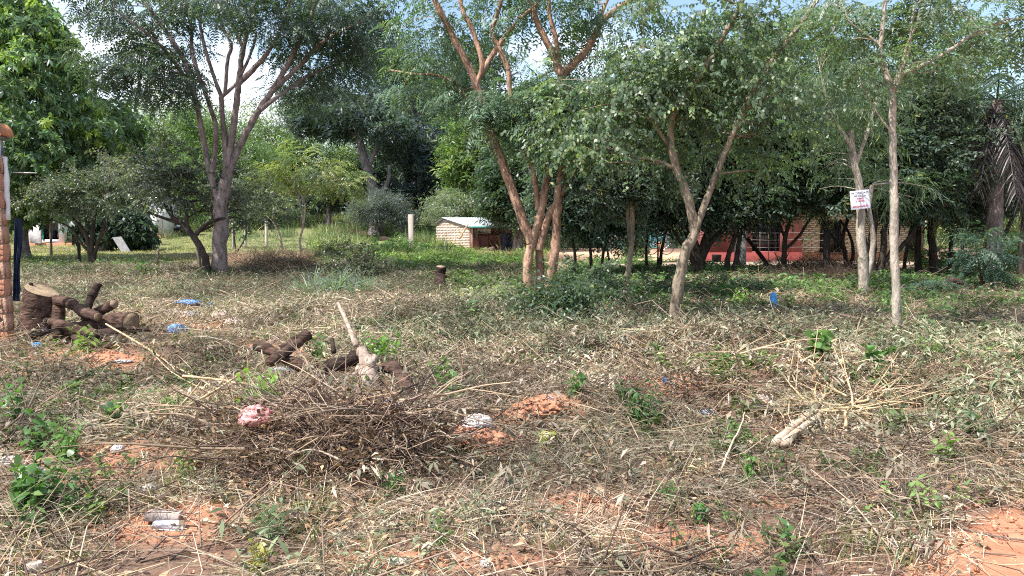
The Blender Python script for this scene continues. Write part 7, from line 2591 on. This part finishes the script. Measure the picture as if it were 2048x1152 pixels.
cover('grass', 'grass', 'green and straw-coloured grass tufts on the lot', 11, 7, 2.4, 20,
      lambda x, y, px, py, ba, ya, gr, lu, mi, la: (1 - .8 * ba) * (1 - .9 * ya) * (.10 + .7 * patch(x, y, .8, 30, .5, .64) + np.where((py > 1020) & (px < 1850), .25, 0)) * np.where(road_mask(x, y) > .3, .03, 1),
      .5, 1.1, lambda rng, n, x, y, w: np.array([[1.25, 1.05, .95]]) * np.ones((n, 1)))
cover('lawn', 'lawn', 'sunny lawn between the lot and the far trees', 12, 5, 22, 56,
      lambda x, y, px, py, ba, ya, gr, lu, mi, la: np.clip(la + .25 * (px < 900), 0, 1) * (1 - ya) * (1 - .6 * gr), .5, .95,
      lambda rng, n, x, y, w: np.where((w[0] < 480)[:, None], np.array([[1.3, 1.15, 1.0]]), np.array([[1.1, 1.15, 1.15]])))
cover('tall_grass', 'tall', 'tall rank grass and scrub at the far side of the lawn', 13, 1.5, 40, 100,
      lambda x, y, px, py, ba, ya, gr, lu, mi, la: np.where((y > 50) | (px > 640), .8, .05) * (1 - .9 * ya) * np.where((px > 1050) & (y < 47), .3, 1) * np.where((px < 640) & (y < 62), .15, 1), 1.1, 2.0,
      lambda rng, n, x, y, w: np.where((fbm(x * .12, y * .12, 47, 2) > .5)[:, None], np.array([[1.0, 1.05, .9]]), np.array([[.62, .8, .75]])))
cover('mid_weeds', 'tall', 'rank weeds and grass around the hut and the concrete post', 14, 2.2, 24, 42,
      lambda x, y, px, py, ba, ya, gr, lu, mi, la: np.where((px > 650) & (px < 1090) & (py < 520), .9, 0) * (1 - ya) * np.where((px > 850) & (px < 1060) & (y > 36), .1, 1), .5, 1.0,
      lambda rng, n, x, y, w: np.where((fbm(x * .4, y * .4, 48, 2) > .5)[:, None], np.array([[1.2, 1.2, .9]]), np.array([[.9, 1.15, .85]])))

cover('chaff', 'chaff', 'crumbled leaf and broken stalk matted over the front of the lot', 15, 34, 2.3, 7.5,
      lambda x, y, px, py, ba, ya, gr, lu, mi, la: (1 - .55 * ba) * (.35 + .65 * patch(x, y, 1.5, 33, .4, .6)) * np.where(road_mask(x, y) > .3, .06, 1), .8, 1.3, one, .08)
cover('matted_chaff', 'chaff_wide', 'crumbled leaf and broken stalk matted over the middle of the lot', 16, 13, 7, 25,
      lambda x, y, px, py, ba, ya, gr, lu, mi, la: (1 - .6 * ba) * (1 - .9 * ya) * (.4 + .6 * patch(x, y, 1.0, 34, .4, .6)) * (1 - .6 * la), .8, 1.4, lambda rng, n, x, y, w: np.ones((n, 3)) * np.array([.86, .84, .78]), .08)
cover('pebbles', 'pebbles', 'small reddish clods and pebbles on the bare earth', 17, 16, 2.3, 9,
      lambda x, y, px, py, ba, ya, gr, lu, mi, la: np.clip(ba, 0, 1), .6, 1.3, one, .02)
cover('cut_shrubs', 'withered', 'dark grey-green cut shrubs lying round the feet of the trees', 18, 32, 8, 17,
      lambda x, y, px, py, ba, ya, gr, lu, mi, la: blobs(px, py, [(1130, 625, 170, 45), (980, 650, 170, 35), (1330, 690, 230, 32), (620, 560, 130, 18), (330, 555, 200, 18), (1650, 700, 260, 30), (1900, 720, 180, 40)], .5) * .8, .75, 1.25,
      lambda rng, n, x, y, w: np.ones((n, 3)) * np.array([.50, .58, .46]), .25)

# heaps of cut brush standing a little higher
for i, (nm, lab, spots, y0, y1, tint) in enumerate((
    ('cut_brush', 'heap of brownish cut brush at the edge of the lawn', [(545, 540, 90, 16)], 20, 34, (1.25, 1.15, 1.0)),
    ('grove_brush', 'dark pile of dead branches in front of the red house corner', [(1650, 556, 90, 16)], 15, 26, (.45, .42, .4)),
    ('ridge_brush', 'grey tangle of dead stems on the debris ridge right of centre', [(1450, 780, 260, 30), (1740, 800, 220, 30)], 5.2, 8.5, (.9, .84, .75)),
)):
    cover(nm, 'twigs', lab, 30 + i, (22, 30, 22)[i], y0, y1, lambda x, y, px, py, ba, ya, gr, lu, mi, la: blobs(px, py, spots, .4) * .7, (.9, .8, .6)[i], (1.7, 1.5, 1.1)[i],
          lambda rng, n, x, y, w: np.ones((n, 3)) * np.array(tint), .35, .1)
